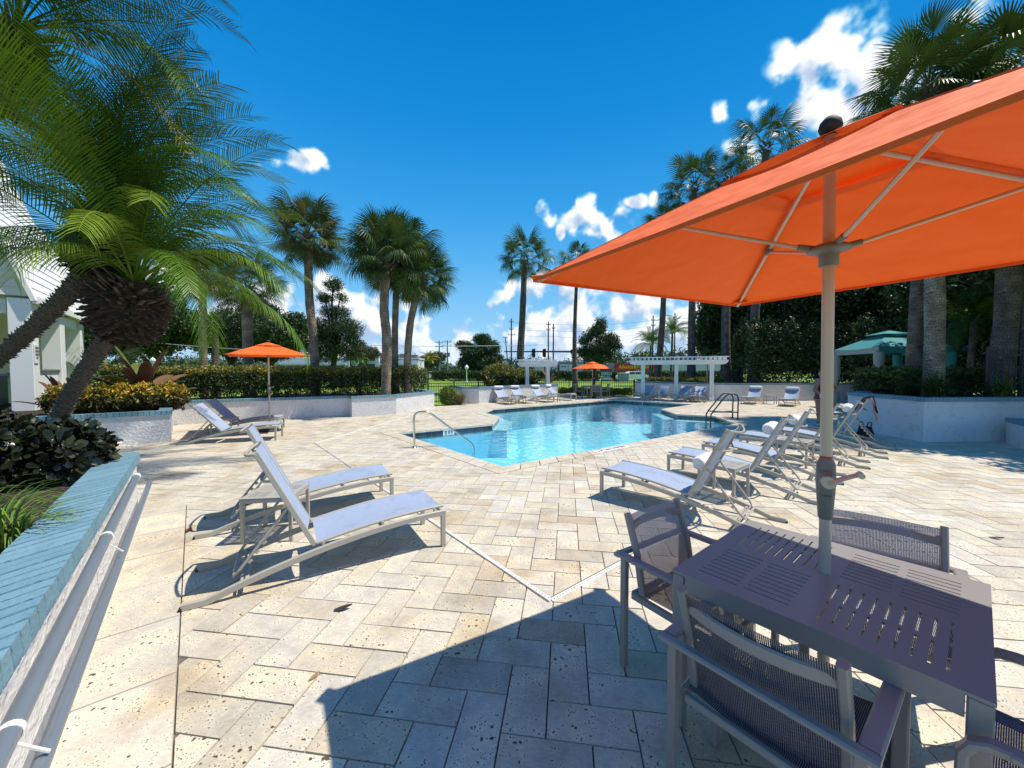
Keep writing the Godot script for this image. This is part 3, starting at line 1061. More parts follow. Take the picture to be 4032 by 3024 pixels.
func make_lounger(deg: float, sling: String, label: String, group: String) -> Node3D:
	var t := thing("sun_lounger", label, "sun lounger", Vector3.ZERO, 0.0, group)
	var F: Material = M["frame"]
	var z0 := 0.93
	for sx in [-1, 1]:
		var p := []
		for i in 15:
			var s := 1.86 * i / 14.0
			p.append(Vector3(sx * 0.295, maxf(rail_y(s) - 0.024, 0.022), z0 - s))
		var mb := MB.new()
		mb.rbar(p, 0.03, 0.048, Vector3.UP, 0.005)
		var rail := part("side_rail", mb, F, t)
		mb = MB.new()
		mb.cbox(Vector3(sx * 0.295, 0.012, z0 - 1.862), Vector3(0.033, 0.022, 0.02), 0.003)
		part("foot_cap", mb, M["black_rubber"], rail)
		mb = MB.new()
		mb.cbox(Vector3(sx * 0.295, 0.148, z0 - 0.022), Vector3(0.03, 0.29, 0.042), 0.004)
		part("front_leg", mb, F, t)
	var mb := MB.new()
	mb.cbox(Vector3(0, 0.305, z0 - 0.02), Vector3(0.555, 0.036, 0.026), 0.004)
	for s in [0.55, 1.02, 1.5]:
		mb.cbox(Vector3(0, rail_y(s) - 0.03, z0 - s), Vector3(0.555, 0.022, 0.026), 0.004)
	part("cross_bar", mb, F, t)
	# seat
	var g := []
	for i in 17:
		var s := 0.012 + 1.03 * i / 16.0
		var row := []
		for j in 9:
			var x := -0.272 + 0.544 * j / 8.0
			row.append(Vector3(x, rail_y(s) + 0.034 - 0.016 * (1.0 - pow(x / 0.272, 2.0)) - (0.012 * pow(1.0 - s / 0.05, 2.0) if s < 0.05 else 0.0), z0 - s))
		g.append(row)
	mb = MB.new()
	mb.cloth(g, -0.004 if (g[0][1] - g[0][0]).cross(g[1][0] - g[0][0]).y < 0 else 0.004)
	part("seat_sling", mb, M[sling], t)
	mb = MB.new()
	for sx in [-1, 1]:
		var p := []
		for i in 12:
			var s := 0.012 + 1.03 * i / 11.0
			p.append(Vector3(sx * 0.272, rail_y(s) + 0.03, z0 - s))
		mb.tube(p, 0.013, 8)
		for s in [0.1, 0.55, 1.0]:
			mb.cbox(Vector3(sx * 0.283, rail_y(s) + 0.012, z0 - s), Vector3(0.014, 0.034, 0.022), 0.002)
	part("seat_frame", mb, F, t)
	# backrest, hinged at 1.06 m from the front
	var hz := z0 - 1.06
	var hy := rail_y(1.06) + 0.02
	var a := deg_to_rad(deg)
	var along := Vector3(0, sin(a), -cos(a))
	var nrm := Vector3(0, cos(a), sin(a))
	var h := Vector3(0, hy, hz)
	mb = MB.new()
	for sx in [-1, 1]:
		mb.rbar([h + Vector3(sx * 0.262, 0, 0), h + Vector3(sx * 0.262, 0, 0) + along * 0.84], 0.024, 0.036, nrm, 0.004)
	part("back_frame", mb, F, t)
	g = []
	for i in 9:
		var s := 0.03 + 0.79 * i / 8.0
		var row := []
		for j in 9:
			var x := -0.25 + 0.5 * j / 8.0
			row.append(h + along * s + Vector3(x, 0, 0) + nrm * (0.012 - 0.03 * (1.0 - pow(x / 0.25, 2.0))))
		g.append(row)
	mb = MB.new()
	mb.cloth(g, 0.004)
	part("back_sling", mb, M[sling], t)
	for s in [0.60, 0.83]:
		var p := []
		for i in 9:
			var x := -0.262 + 0.524 * i / 8.0
			p.append(h + along * (s + 0.004) + Vector3(x, 0, 0) - nrm * (0.014 + 0.075 * (1.0 - pow(x / 0.262, 2.0))))
		mb = MB.new()
		mb.tube(p, 0.011, 8)
		part("bow_bar", mb, F, t)
	# the prop: a bent tube with teeth that rests on the frame
	var top := h + along * 0.36 - nrm * 0.02
	var foot := Vector3(0, rail_y(1.58) + 0.02, z0 - 1.58)
	if deg < 50:
		foot = Vector3(0, rail_y(1.72) + 0.015, z0 - 1.72)
	mb = MB.new()
	var pts := [top + Vector3(-0.235, 0, 0), foot.lerp(top, 0.12) + Vector3(-0.235, 0, 0), foot + Vector3(-0.20, 0, 0), foot + Vector3(0.20, 0, 0), foot.lerp(top, 0.12) + Vector3(0.235, 0, 0), top + Vector3(0.235, 0, 0)]
	mb.tube(pts, 0.011, 8)
	part("prop", mb, F, t)
	var dir := (foot - top).normalized()
	for sx in [-1, 1]:
		for k in 4:
			mb = MB.new()
			var c := top.lerp(foot, 0.36 + 0.13 * k) + Vector3(sx * 0.235, 0, 0) + dir.cross(Vector3.RIGHT).normalized() * 0.02
			mb.cbox(c, Vector3(0.006, 0.022, 0.03), 0.001, Basis(Vector3.RIGHT, -0.6))
			part("prop_tooth", mb, F, t)
	mb = MB.new()
	mb.tube([foot + Vector3(-0.275, -0.022, 0.05), foot + Vector3(0.275, -0.022, 0.05)], 0.010, 8)
	part("prop_rest", mb, F, t)
	t.set_meta("back_top", h + along * 0.84)
	t.set_meta("along", along)
	t.set_meta("nrm", nrm)
	t.set_meta("hinge", h)
	return t

# a loosely rolled towel laid over the top of a backrest
func make_towel(label: String) -> Node3D:
	var t := thing("rolled_towel", label, "towel", Vector3.ZERO, 0.0, "white towels on the loungers")
	var mb := MB.new()
	var nz := noise(77, 6.0, 2)
	var rings := []
	for i in 19:
		var x := -0.25 + 0.5 * i / 18.0
		var row := []
		for j in 19:
			var a := TAU * j / 18.0
			var r := 0.078 * (1.0 + 0.16 * nz.get_noise_3d(x * 3.0, cos(a), sin(a))) * (1.0 - 0.25 * pow(absf(x) / 0.25, 6.0))
			row.append(Vector3(x, sin(a) * r * 0.9, cos(a) * r * 1.05))
		rings.append(row)
	mb.grid(rings)
	for e in [0, 18]:
		for j in 18:
			mb.tri_out(rings[e][j], rings[e][j + 1], Vector3(rings[e][0].x * 0.97, 0, 0), Vector3(rings[e][0].x, 0, 0))
	part("roll", mb, M["towel"], t)
	mb = MB.new()
	var sp := []
	for k in 22:
		var a := k * 0.55
		var r := 0.012 + 0.062 * k / 22.0
		sp.append(Vector3(0.243, sin(a) * r * 0.9, cos(a) * r))
	mb.bar(sp, 0.006, 0.02, Vector3.RIGHT)
	part("rolled_edge", mb, M["towel"], t)
	mb = MB.new()
	mb.cbox(Vector3(0, -0.004, -0.085), Vector3(0.52, 0.05, 0.014), 0.004)
	part("strap", mb, M["sling"], t)
	return t

# slotted metal top: four fields of slots that run one way and the other
func slotted_top(mb: MB, size: float, y: float, th: float, rows: int, gap: float, rim: float, hole := 0.0) -> void:
	var f := (size - rim * 2.0 - rim * 0.6) / 2.0
	var y0 := y - th / 2
	var half := size / 2
	for s in [-1, 1]:
		mb.box(Vector3(s * (half - rim / 2), y0, 0), Vector3(rim, th, size))
		mb.box(Vector3(0, y0, s * (half - rim / 2)), Vector3(size - rim * 2, th, rim))
	mb.box(Vector3(0, y0, 0), Vector3(rim * 0.6, th, size - rim * 2))
	for s in [-1, 1]:
		mb.box(Vector3(s * (f / 2 + rim * 0.3), y0, 0), Vector3(f, th, rim * 0.6))
	for qx in [-1, 1]:
		for qz in [-1, 1]:
			var c := Vector3(qx * (f / 2 + rim * 0.3), y0, qz * (f / 2 + rim * 0.3))
			var turned: bool = qx == qz
			var bw := (f - gap * rows) / (rows + 1.0)
			for k in rows + 1:
				var o := -f / 2 + bw / 2 + k * (bw + gap)
				mb.box(c + (Vector3(o, 0, 0) if turned else Vector3(0, 0, o)), Vector3(bw, th, f) if turned else Vector3(f, th, bw))
			for k in rows:
				var o := -f / 2 + bw + gap / 2 + k * (bw + gap)
				for e in [[-0.47, 0.06], [0.0, 0.07], [0.47, 0.06]]:
					var l: float = f * e[0]
					var w: float = f * e[1]
					mb.box(c + (Vector3(o, 0, l) if turned else Vector3(l, 0, o)), Vector3(gap, th, w) if turned else Vector3(w, th, gap))

func make_side_table(label: String) -> Node3D:
	var t := thing("side_table", label, "side table", Vector3.ZERO, 0.0, "small side tables between the loungers")
	var mb := MB.new()
	slotted_top(mb, 0.45, 0.42, 0.008, 5, 0.008, 0.035)
	part("tabletop", mb, M["frame"], t)
	mb = MB.new()
	for s in [-1, 1]:
		mb.cbox(Vector3(s * 0.209, 0.392, 0), Vector3(0.028, 0.036, 0.39), 0.003)
		mb.cbox(Vector3(0, 0.392, s * 0.209), Vector3(0.39, 0.036, 0.028), 0.003)
	part("apron", mb, M["frame"], t)
	for sx in [-1, 1]:
		for sz in [-1, 1]:
			mb = MB.new()
			mb.cbox(Vector3(sx * 0.208, 0.205, sz * 0.208), Vector3(0.031, 0.41, 0.031), 0.003)
			part("leg", mb, M["frame"], t)
	return t

func make_dining_table(label: String) -> Node3D:
	var t := thing("dining_table", label, "table")
	var mb := MB.new()
	slotted_top(mb, 0.91, 0.705, 0.010, 9, 0.008, 0.055)
	part("tabletop", mb, M["dark_frame"], t)
	mb = MB.new()
	for s in [-1, 1]:
		mb.cbox(Vector3(s * 0.434, 0.662, 0), Vector3(0.036, 0.072, 0.80), 0.003)
		mb.cbox(Vector3(0, 0.662, s * 0.434), Vector3(0.80, 0.072, 0.036), 0.003)
	part("apron", mb, M["dark_frame"], t)
	for sx in [-1, 1]:
		for sz in [-1, 1]:
			mb = MB.new()
			mb.cbox(Vector3(sx * 0.428, 0.348, sz * 0.428), Vector3(0.05, 0.69, 0.05), 0.004)
			part("leg", mb, M["dark_frame"], t)
	return t

# an open weave of crossing strands over a grid function
func weave(f: Callable, nu: int, nv: int, w: float, m: Material, called: String, parent: Node) -> void:
	var mb := MB.new()
	var m2: Material = M["dark_strand"] if called.begins_with("back") or called.begins_with("seat") else m
	for i in nu:
		var u := (i + 0.5) / nu
		var a := []
		var b := []
		for k in 15:
			var v := k / 14.0
			var p: Vector3 = f.call(u, v)
			var q: Vector3 = f.call(minf(u + 0.02, 1.0), v) - f.call(maxf(u - 0.02, 0.0), v)
			q = q.normalized() * w / 2
			a.append(p - q); b.append(p + q)
		mb.grid([a, b])
	part(called + "_warp", mb, m2, parent)
	mb = MB.new()
	for i in nv:
		var v := (i + 0.5) / nv
		var a := []
		var b := []
		for k in 9:
			var u := k / 8.0
			var p: Vector3 = f.call(u, v)
			var q: Vector3 = f.call(u, minf(v + 0.02, 1.0)) - f.call(u, maxf(v - 0.02, 0.0))
			q = q.normalized() * w / 2
			var o: Vector3 = (f.call(minf(u + 0.05, 1.0), v) - f.call(maxf(u - 0.05, 0.0), v)).cross(q).normalized() * 0.0008
			a.append(p - q + o); b.append(p + q + o)
		mb.grid([a, b])
	part(called, mb, m, parent)

func make_chair(label: String, strand := "mesh_strand", fr := "dark_frame", round_arm := true) -> Node3D:
	var t := thing("dining_chair", label, "chair", Vector3.ZERO, 0.0, "mesh dining chairs with flat arms")
	var F: Material = M[fr]
	var mb := MB.new()
	# arms and the bar behind the back are one flat bar, bent down at the front into the front legs
	for sx in [-1, 1]:
		mb = MB.new()
		mb.rbar([Vector3(sx * 0.277, 0.615, -0.30), Vector3(sx * 0.277, 0.615, 0.125)], 0.05, 0.022)
		part("arm", mb, F, t)
		var p := [Vector3(sx * 0.277, 0.615, 0.12), Vector3(sx * 0.277, 0.610, 0.16), Vector3(sx * 0.277, 0.592, 0.19), Vector3(sx * 0.277, 0.56, 0.206), Vector3(sx * 0.277, 0.3, 0.21), Vector3(sx * 0.277, 0.008, 0.21)]
		mb = MB.new()
		mb.rbar(p, 0.042, 0.026, Vector3(0, 0.4, 1))
		part("front_leg", mb, F, t)
		mb = MB.new()
		mb.cbox(Vector3(sx * 0.262, 0.302, -0.295), Vector3(0.032, 0.59, 0.036), 0.004)
		part("rear_leg", mb, F, t)
		mb = MB.new()
		mb.rbar([Vector3(sx * 0.222, 0.40, -0.205), Vector3(sx * 0.222, 0.62, -0.245), Vector3(sx * 0.222, 0.825, -0.315)], 0.028, 0.036, Vector3(0, 0.2, 1))
		part("back_post", mb, F, t)
		mb = MB.new()
		mb.cbox(Vector3(sx * 0.24, 0.405, -0.03), Vector3(0.026, 0.034, 0.46), 0.004)
		part("seat_rail", mb, F, t)
	mb = MB.new()
	mb.rbar([Vector3(-0.302, 0.6152, -0.318), Vector3(0.302, 0.6152, -0.318)], 0.038, 0.021)
	part("arm_bar", mb, F, t)
	mb = MB.new()
	for v in [[0.40, -0.268], [0.405, 0.195]]:
		mb.cbox(Vector3(0, v[0], v[1]), Vector3(0.45, 0.03, 0.024), 0.004)
	part("cross_rail", mb, F, t)
	mb = MB.new()
	var p := []
	for i in 9:
		var x := -0.21 + 0.42 * i / 8.0
		p.append(Vector3(x, 0.755, -0.287 - 0.05 * (1.0 - pow(x / 0.21, 2.0))))
	mb.rbar(p, 0.016, 0.046)
	part("back_rail", mb, F, t)
	var fb := func(u: float, v: float) -> Vector3:
		var y := 0.385 + 0.425 * v
		var z := -0.20 - 0.115 * pow(v, 1.3)
		return Vector3(-0.208 + 0.416 * u, y, z - 0.022 * (1.0 - pow(u * 2 - 1, 2.0)))
	weave(fb, 74, 80, 0.0034, M[strand], "back_mesh", t)
	var fs := func(u: float, v: float) -> Vector3:
		return Vector3(-0.226 + 0.452 * u, 0.425 - 0.03 * (1.0 - pow(u * 2 - 1, 2.0)) + 0.012 * v, -0.245 + 0.44 * v)
	weave(fs, 80, 86, 0.0037, M[strand], "seat_mesh", t)
	return t

func make_umbrella(label: String, half: float, low: float, peak: float, base: bool, pole_from := 0.0, crank_yaw := 0.0) -> Node3D:
	var t := thing("patio_umbrella", label, "umbrella", Vector3.ZERO, 0.0, "square orange umbrellas")
	var O: Material = M["orange"]
	var c := [Vector2(half, half), Vector2(-half, half), Vector2(-half, -half), Vector2(half, -half)]
	var vent := 0.27
	# each side of the main canopy from the vent opening down to the hem, a little slack between the ribs
	var wr := noise(61, 2.6, 3)
	var mb := MB.new()
	var sag := func(f: float, g: float) -> float:
		return -0.018 * sin(PI * f) * sin(PI * clampf(g * 0.9 + 0.05, 0.0, 1.0))
	for k in 4:
		var a: Vector2 = c[k]
		var b: Vector2 = c[(k + 1) % 4]
		var rows := []
		for i in 13:
			var g := vent + (1.0 - vent) * i / 12.0
			var row := []
			for j in 13:
				var f := j / 12.0
				var q := a.lerp(b, f) * g
				# hem drawn in between the corners
				q *= 1.0 - 0.012 * sin(PI * f) * g
				var y: float = lerpf(peak, low, pow(g, 1.06)) + sag.call(f, g) + 0.004 * wr.get_noise_3d(q.x, q.y, k)
				row.append(Vector3(q.x, y, q.y))
			rows.append(row)
		mb.grid(rows, (rows[0][1] - rows[0][0]).cross(rows[1][0] - rows[0][0]).y < 0)
	part("canopy", mb, O, t)
	mb = MB.new()
	for k in 4:
		var a: Vector2 = c[k]
		var b: Vector2 = c[(k + 1) % 4]
		var p := []
		for j in 13:
			var f := j / 12.0
			var q := a.lerp(b, f)
			q *= 1.0 - 0.012 * sin(PI * f)
			p.append(Vector3(q.x, low + sag.call(f, 1.0) - 0.004, q.y))
		mb.bar(p, 0.006, 0.016)
	part("hem", mb, O, t)
	mb = MB.new()
	for k in 4:
		var a: Vector2 = c[k]
		var b: Vector2 = c[(k + 1) % 4]
		var rows := []
		for i in 9:
			var g := (vent + 0.055) * i / 8.0
			var row := []
			for j in 11:
				var f := j / 10.0
				var q := a.lerp(b, f) * g
				var lift := 0.004 + 0.016 * sin(PI * f) * pow(i / 8.0, 3.0)
				row.append(Vector3(q.x, lerpf(peak + 0.012, low, pow(g, 1.06)) + lift, q.y))
			rows.append(row)
		mb.grid(rows, (rows[1][1] - rows[1][0]).cross(rows[2][0] - rows[1][0]).y < 0)
	part("vent_cap", mb, O, t)
	# seams where the four cloths meet, and the pockets at the corners
	for k in 4:
		var q: Vector2 = c[k]
		var p := []
		for i in 10:
			var g := vent + (1.0 - vent) * i / 9.0
			p.append(Vector3(q.x * g, lerpf(peak, low, pow(g, 1.06)) - 0.003, q.y * g))
		mb = MB.new()
		mb.bar(p, 0.02, 0.004)
		part("seam", mb, O, t)
		mb = MB.new()
		var e := Vector3(q.x, low, q.y)
		mb.cbox(e * Vector3(0.965, 1, 0.965) + Vector3(0, 0.006, 0), Vector3(0.09, 0.014, 0.10), 0.005, Basis(Vector3.UP, atan2(q.x, q.y)))
		part("corner_pocket", mb, O, t)
	var hub_y := lerpf(peak, low, 0.93)
	for k in 4:
		var q: Vector2 = c[k]
		var tip := Vector3(q.x * 0.985, lerpf(peak, low, 0.985) - 0.018, q.y * 0.985)
		var mid := Vector3(q.x * 0.52, lerpf(peak, low, 0.52) - 0.028, q.y * 0.52)
		mb = MB.new()
		mb.tube([Vector3(q.x * 0.02, peak - 0.035, q.y * 0.02), tip], 0.0105, 8)
		part("rib", mb, M["pole"], t)
		mb = MB.new()
		mb.tube([Vector3(q.x * 0.05, hub_y, q.y * 0.05), mid], 0.0085, 8)
		var st := part("strut", mb, M["pole"], t)
		mb = MB.new()
		mb.cbox(mid + Vector3(0, 0.008, 0), Vector3(0.03, 0.045, 0.06), 0.004, Basis(Vector3.UP, atan2(q.x, q.y)))
		part("joint", mb, M["grey_plastic"], st)
		mb = MB.new()
		mb.tube([Vector3(q.x * 0.03, hub_y, q.y * 0.03), Vector3(q.x * 0.09, lerpf(hub_y, mid.y, 0.09), q.y * 0.09)], 0.0135, 8)
		part("joint", mb, M["grey_plastic"], st)
	mb = MB.new()
	mb.lathe([Vector2(0.0, hub_y + 0.02), Vector2(0.045, hub_y + 0.018), Vector2(0.075, hub_y + 0.004), Vector2(0.077, hub_y - 0.012), Vector2(0.05, hub_y - 0.02), Vector2(0.036, hub_y - 0.028), Vector2(0.036, hub_y - 0.075), Vector2(0.0, hub_y - 0.076)], 20)
	part("hub", mb, M["grey_plastic"], t)
	mb = MB.new()
	mb.lathe([Vector2(0.0, peak + 0.078), Vector2(0.022, peak + 0.076), Vector2(0.038, peak + 0.058), Vector2(0.043, peak + 0.035), Vector2(0.036, peak + 0.015), Vector2(0.02, peak + 0.006), Vector2(0.016, peak), Vector2(0.0, peak)], 16)
	part("finial", mb, M["black_rubber"], t)
	mb = MB.new()
	mb.lathe([Vector2(0.0222, peak), Vector2(0.0222, pole_from + 0.0), Vector2(0.0, pole_from)], 16)
	part("pole", mb, M["pole"], t)
	# crank housing with its handle
	var cy := pole_from + 0.30 if pole_from > 0.5 else 1.08
	mb = MB.new()
	var pr := []
	for v in [[0.0215, 0.14], [0.034, 0.11], [0.037, 0.04], [0.031, -0.06], [0.027, -0.13], [0.0215, -0.135]]:
		pr.append(Vector2(v[0], cy + v[1]))
	mb.lathe(pr, 16)
	mb.cbox(Vector3(0, cy + 0.03, 0.03), Vector3(0.055, 0.11, 0.05), 0.012)
	var hs := part("crank_housing", mb, M["grey_plastic"], t)
	hs.rotation.y = crank_yaw
	mb = MB.new()
	mb.tube([Vector3(0, cy + 0.045, 0.05), Vector3(0, cy + 0.045, 0.085)], 0.026, 14)
	var cd := part("crank", mb, M["pole"], hs)
	mb = MB.new()
	mb.lathe([Vector2(0.0235, cy + 0.145), Vector2(0.0235, cy + 0.128), Vector2(0.0215, cy + 0.125)], 14)
	part("collar", mb, M["red_plastic"], hs)
	mb = MB.new()
	mb.rbar([Vector3(0.0, cy + 0.045, 0.079), Vector3(0.10, cy + 0.095, 0.079)], 0.014, 0.032, Vector3(0, 0, 1))
	mb.tube([Vector3(0.098, cy + 0.094, 0.07), Vector3(0.098, cy + 0.094, 0.115)], 0.012, 8)
	part("crank_handle", mb, M["pole"], hs)
	if base:
		mb = MB.new()
		mb.lathe([Vector2(0.0, 0.11), Vector2(0.045, 0.11), Vector2(0.06, 0.085), Vector2(0.2, 0.06), Vector2(0.25, 0.035), Vector2(0.26, 0.0)], 28)
		part("base", mb, M["black_rubber"], t)
	return t

# a rail bent from one steel tube
func hand_rail(label: String, pts: Array, m: String, extra := []) -> void:
	var t := thing("pool_handrail", label, "handrail", Vector3.ZERO)
	for q in pts:
		var mb := MB.new()
		mb.tube(spline(q, 7), 0.0225, 12)
		part("rail", mb, M[m], t)
		mb = MB.new()
		mb.lathe([Vector2(0.023, 0.03), Vector2(0.05, 0.02), Vector2(0.056, 0.002)], 16, Vector3(q[0].x, 0.0, q[0].z))
		part("deck_flange", mb, M[m], t)
	for q in extra:
		var mb := MB.new()
		mb.tube(q, 0.018, 10)
		part("cross_rail", mb, M[m], t)

# ---------------------------------------------------------------- plants
# a feather frond: a rachis that arches over, with leaflets on both sides
func feather(l: float, start: float, bend: float, n: int, leaf: float, droop: float, lift: float, wide := 0.020, rach := 0.016) -> ArrayMesh:
	var mb := MB.new()
	var pts := []
	var p := Vector3.ZERO
	var th := start
	var m := 18
	for i in m + 1:
		pts.append(p)
		var s := float(i) / m
		th = start - bend * pow(s, 1.35)
		p += Vector3(0, sin(th), cos(th)) * l / m
	var sc := []
	for i in m + 1:
		sc.append(lerpf(1.0, 0.15, float(i) / m))
	mb.sweep(pts, [Vector2(rach, 0), Vector2(rach * 0.5, rach * 0.7), Vector2(-rach * 0.5, rach * 0.7), Vector2(-rach, 0), Vector2(0, -rach * 0.6)], Vector3.UP, false, sc)
	for i in n:
		var s := 0.16 + 0.83 * (i + rf(-0.25, 0.25)) / n
		s = clampf(s, 0.1, 0.995)
		var k := s * m
		var i0 := mini(int(k), m - 1)
		var c: Vector3 = pts[i0].lerp(pts[i0 + 1], k - i0)
		var t: Vector3 = (pts[i0 + 1] - pts[i0]).normalized()
		var up := t.cross(Vector3.RIGHT).normalized()
		if up.y < 0 and absf(t.y) < 0.95:
			up = -up
		var ll := leaf * (0.35 + 0.65 * pow(sin(PI * clampf(0.12 + s * 0.80, 0.0, 1.0)), 0.7)) * rf(0.88, 1.08)
		for side in [-1, 1]:
			var fwd := lerpf(0.35, 1.15, s)
			var d := (Vector3(side, 0, 0) + t * fwd + up * (lift + rf(-0.12, 0.12))).normalized()
			var w := wide * rf(0.85, 1.15)
			var wd := t
			var p1 := c + d * ll * 0.45 - Vector3(0, droop * ll * 0.10, 0)
			var p2 := c + d * ll * 0.80 - Vector3(0, droop * ll * 0.36, 0)
			var p3 := c + d * ll * 0.99 - Vector3(0, droop * ll * 0.66, 0)
			mb.quad_out(c - wd * w * 0.3, p1 - wd * w * 0.5, p1 + wd * w * 0.5, c + wd * w * 0.3, up)
			mb.quad_out(p1 - wd * w * 0.5, p2 - wd * w * 0.34, p2 + wd * w * 0.34, p1 + wd * w * 0.5, up)
			mb.tri_out(p2 - wd * w * 0.34, p3, p2 + wd * w * 0.34, up)
	return mb.mesh()

# a fan leaf: a stalk and a pleated, drooping blade of many segments
func fan(stalk: float, r: float, n: int, droop: float, spread: float, fold: float) -> ArrayMesh:
	var mb := MB.new()
	var c := Vector3(0, -stalk * 0.10, stalk)
	mb.bar([Vector3.ZERO, Vector3(0, 0.0, stalk * 0.5), c, c + Vector3(0, -0.07 * r, r * 0.4)], 0.024, 0.012)
	for i in n:
		var a := spread * (2.0 * (i + 0.5) / n - 1.0)
		var rr := r * (0.80 + 0.20 * cos(a * 0.55)) * rf(0.9, 1.06)
		var d := Vector3(sin(a), 0, cos(a))
		var wd := Vector3(cos(a), 0, -sin(a))
		var half := r * spread / n * 0.95
		var cc := c + Vector3(0, -0.05 * r, r * 0.30 * maxf(cos(a), 0.0))
		var dr := droop * rf(0.8, 1.25)
		var f := func(s: float) -> Vector3:
			return cc + d * rr * s * (1.0 - 0.22 * dr * s * s) + Vector3(0, -fold * absf(sin(a)) * rr * s - dr * rr * 0.62 * pow(s, 2.6) + (0.014 if i & 1 else 0.0), 0)
		var p1: Vector3 = f.call(0.45)
		var p2: Vector3 = f.call(0.75)
		var p3: Vector3 = f.call(1.0)
		mb.quad_out(cc - wd * 0.006, p1 - wd * half * 0.46, p1 + wd * half * 0.46, cc + wd * 0.006, Vector3.UP)
		mb.quad_out(p1 - wd * half * 0.46, p2 - wd * half * 0.26, p2 + wd * half * 0.26, p1 + wd * half * 0.46, Vector3.UP)
		mb.tri_out(p2 - wd * half * 0.26, p3, p2 + wd * half * 0.26, Vector3.UP)
	return mb.mesh()

func aim(d: Vector3, roll := 0.0) -> Basis:
	var z := d.normalized()
	var x := Vector3.UP.cross(z)
	if x.length() < 0.05:
		x = Vector3.RIGHT
	x = x.normalized()
	return Basis(x, z.cross(x), z) * Basis(Vector3(0, 0, 1), roll)

func trunk(path: Array, r0: float, r1: float, m: Material, parent: Node, swell := 0.0) -> void:
	var p := spline(path, 7)
	var sc := []
	for i in p.size():
		var f := float(i) / (p.size() - 1)
		sc.append(lerpf(r0, r1, f) + swell * exp(-f * 9.0) + r0 * 0.035 * sin(i * 2.1))
	var mb := MB.new()
	mb.tube(p, 1.0, 14, sc)
	part("trunk", mb, m, parent)

# old leaf bases: flat wedges set round the top of the trunk
func boots(c: Vector3, ax: Vector3, r: float, h: float, n: int, l: float, up_tilt: float, m: Material, parent: Node, called := "leaf_bases", w := 0.07) -> void:
	var mb := MB.new()
	for i in n:
		var f := float(i) / n
		var a := i * 2.39996 + rf(-0.2, 0.2)
		var b := aim(ax)
		var out := (b.x * cos(a) + b.y * sin(a)).normalized()
		var rr := r * (0.75 + 0.4 * sin(PI * f))
		var p := c + ax * (h * (f - 0.5)) + out * rr * 0.85
		var d := (out + ax * (up_tilt + rf(-0.3, 0.3))).normalized()
		var s := d.cross(ax).normalized()
		var ll := l * rf(0.6, 1.2)
		var ww := w * rf(0.7, 1.2)
		var t := d.cross(s).normalized() * 0.014
		var e := p + d * ll
		mb.quad_out(p - s * ww, p + s * ww, e + s * ww * 0.55, e - s * ww * 0.55, ax)
		mb.quad_out(p - s * ww - t, p + s * ww - t, e + s * ww * 0.55 - t, e - s * ww * 0.55 - t, -ax)
		mb.quad_out(e - s * ww * 0.55, e + s * ww * 0.55, e + s * ww * 0.55 - t, e - s * ww * 0.55 - t, d)
		mb.quad_out(p - s * ww, e - s * ww * 0.55, e - s * ww * 0.55 - t, p - s * ww - t, -s)
		mb.quad_out(p + s * ww, e + s * ww * 0.55, e + s * ww * 0.55 - t, p + s * ww - t, s)
	stuff(part(called, mb, m, parent))

var FANS := []
var WFANS := []
var FEATHERS := []
var FARFEATHERS := []

func frond_meshes() -> void:
	for v in [[0.75, 0.78, 40, 0.55, 2.2, 0.30], [0.95, 0.74, 40, 0.85, 2.3, 0.42], [0.6, 0.80, 40, 0.35, 2.1, 0.22]]:
		FANS.append(fan(v[0], v[1], v[2], v[3], v[4], v[5]))
	for v in [[0.9, 0.8, 30, 0.45, 2.0, 0.25], [1.1, 0.85, 30, 0.8, 2.0, 0.35]]:
		WFANS.append(fan(v[0], v[1], v[2], v[3], v[4], v[5]))
	for v in [[3.1, 0.4, 1.25, 68, 0.50, 0.55, 0.35], [2.9, 0.4, 1.6, 66, 0.46, 0.9, 0.15], [3.2, 0.3, 0.95, 70, 0.52, 0.3, 0.5], [2.6, 0.4, 2.1, 60, 0.45, 1.1, 0.05]]:
		FEATHERS.append(feather(v[0], v[1], v[2], v[3], v[4], v[5], v[6]))
	for v in [[2.6, 0.6, 2.2, 40, 0.55, 0.9, 0.1], [2.4, 0.7, 1.6, 40, 0.5, 0.6, 0.3]]:
		FARFEATHERS.append(feather(v[0], v[1], v[2], v[3], v[4], v[5], v[6], 0.035, 0.025))

func crown(c: Vector3, meshes: Array, mats: Array, n: int, top: float, bottom: float, s0: float, s1: float, parent: Node, called := "frond") -> void:
	for i in n:
		var f := (i + 0.5) / n
		var el := lerpf(top, bottom, pow(f, 0.85)) + rf(-0.12, 0.12)
		var az := i * 2.39996 + rf(-0.25, 0.25)
		var d := Vector3(cos(az) * cos(el), sin(el), sin(az) * cos(el))
		var o := part(called, meshes[R.randi() % meshes.size()], mats[R.randi() % mats.size()], parent)
		var s := rf(s0, s1)
		o.transform = Transform3D(aim(d, rf(-0.5, 0.5)).scaled(Vector3.ONE * s), c + d * 0.1)

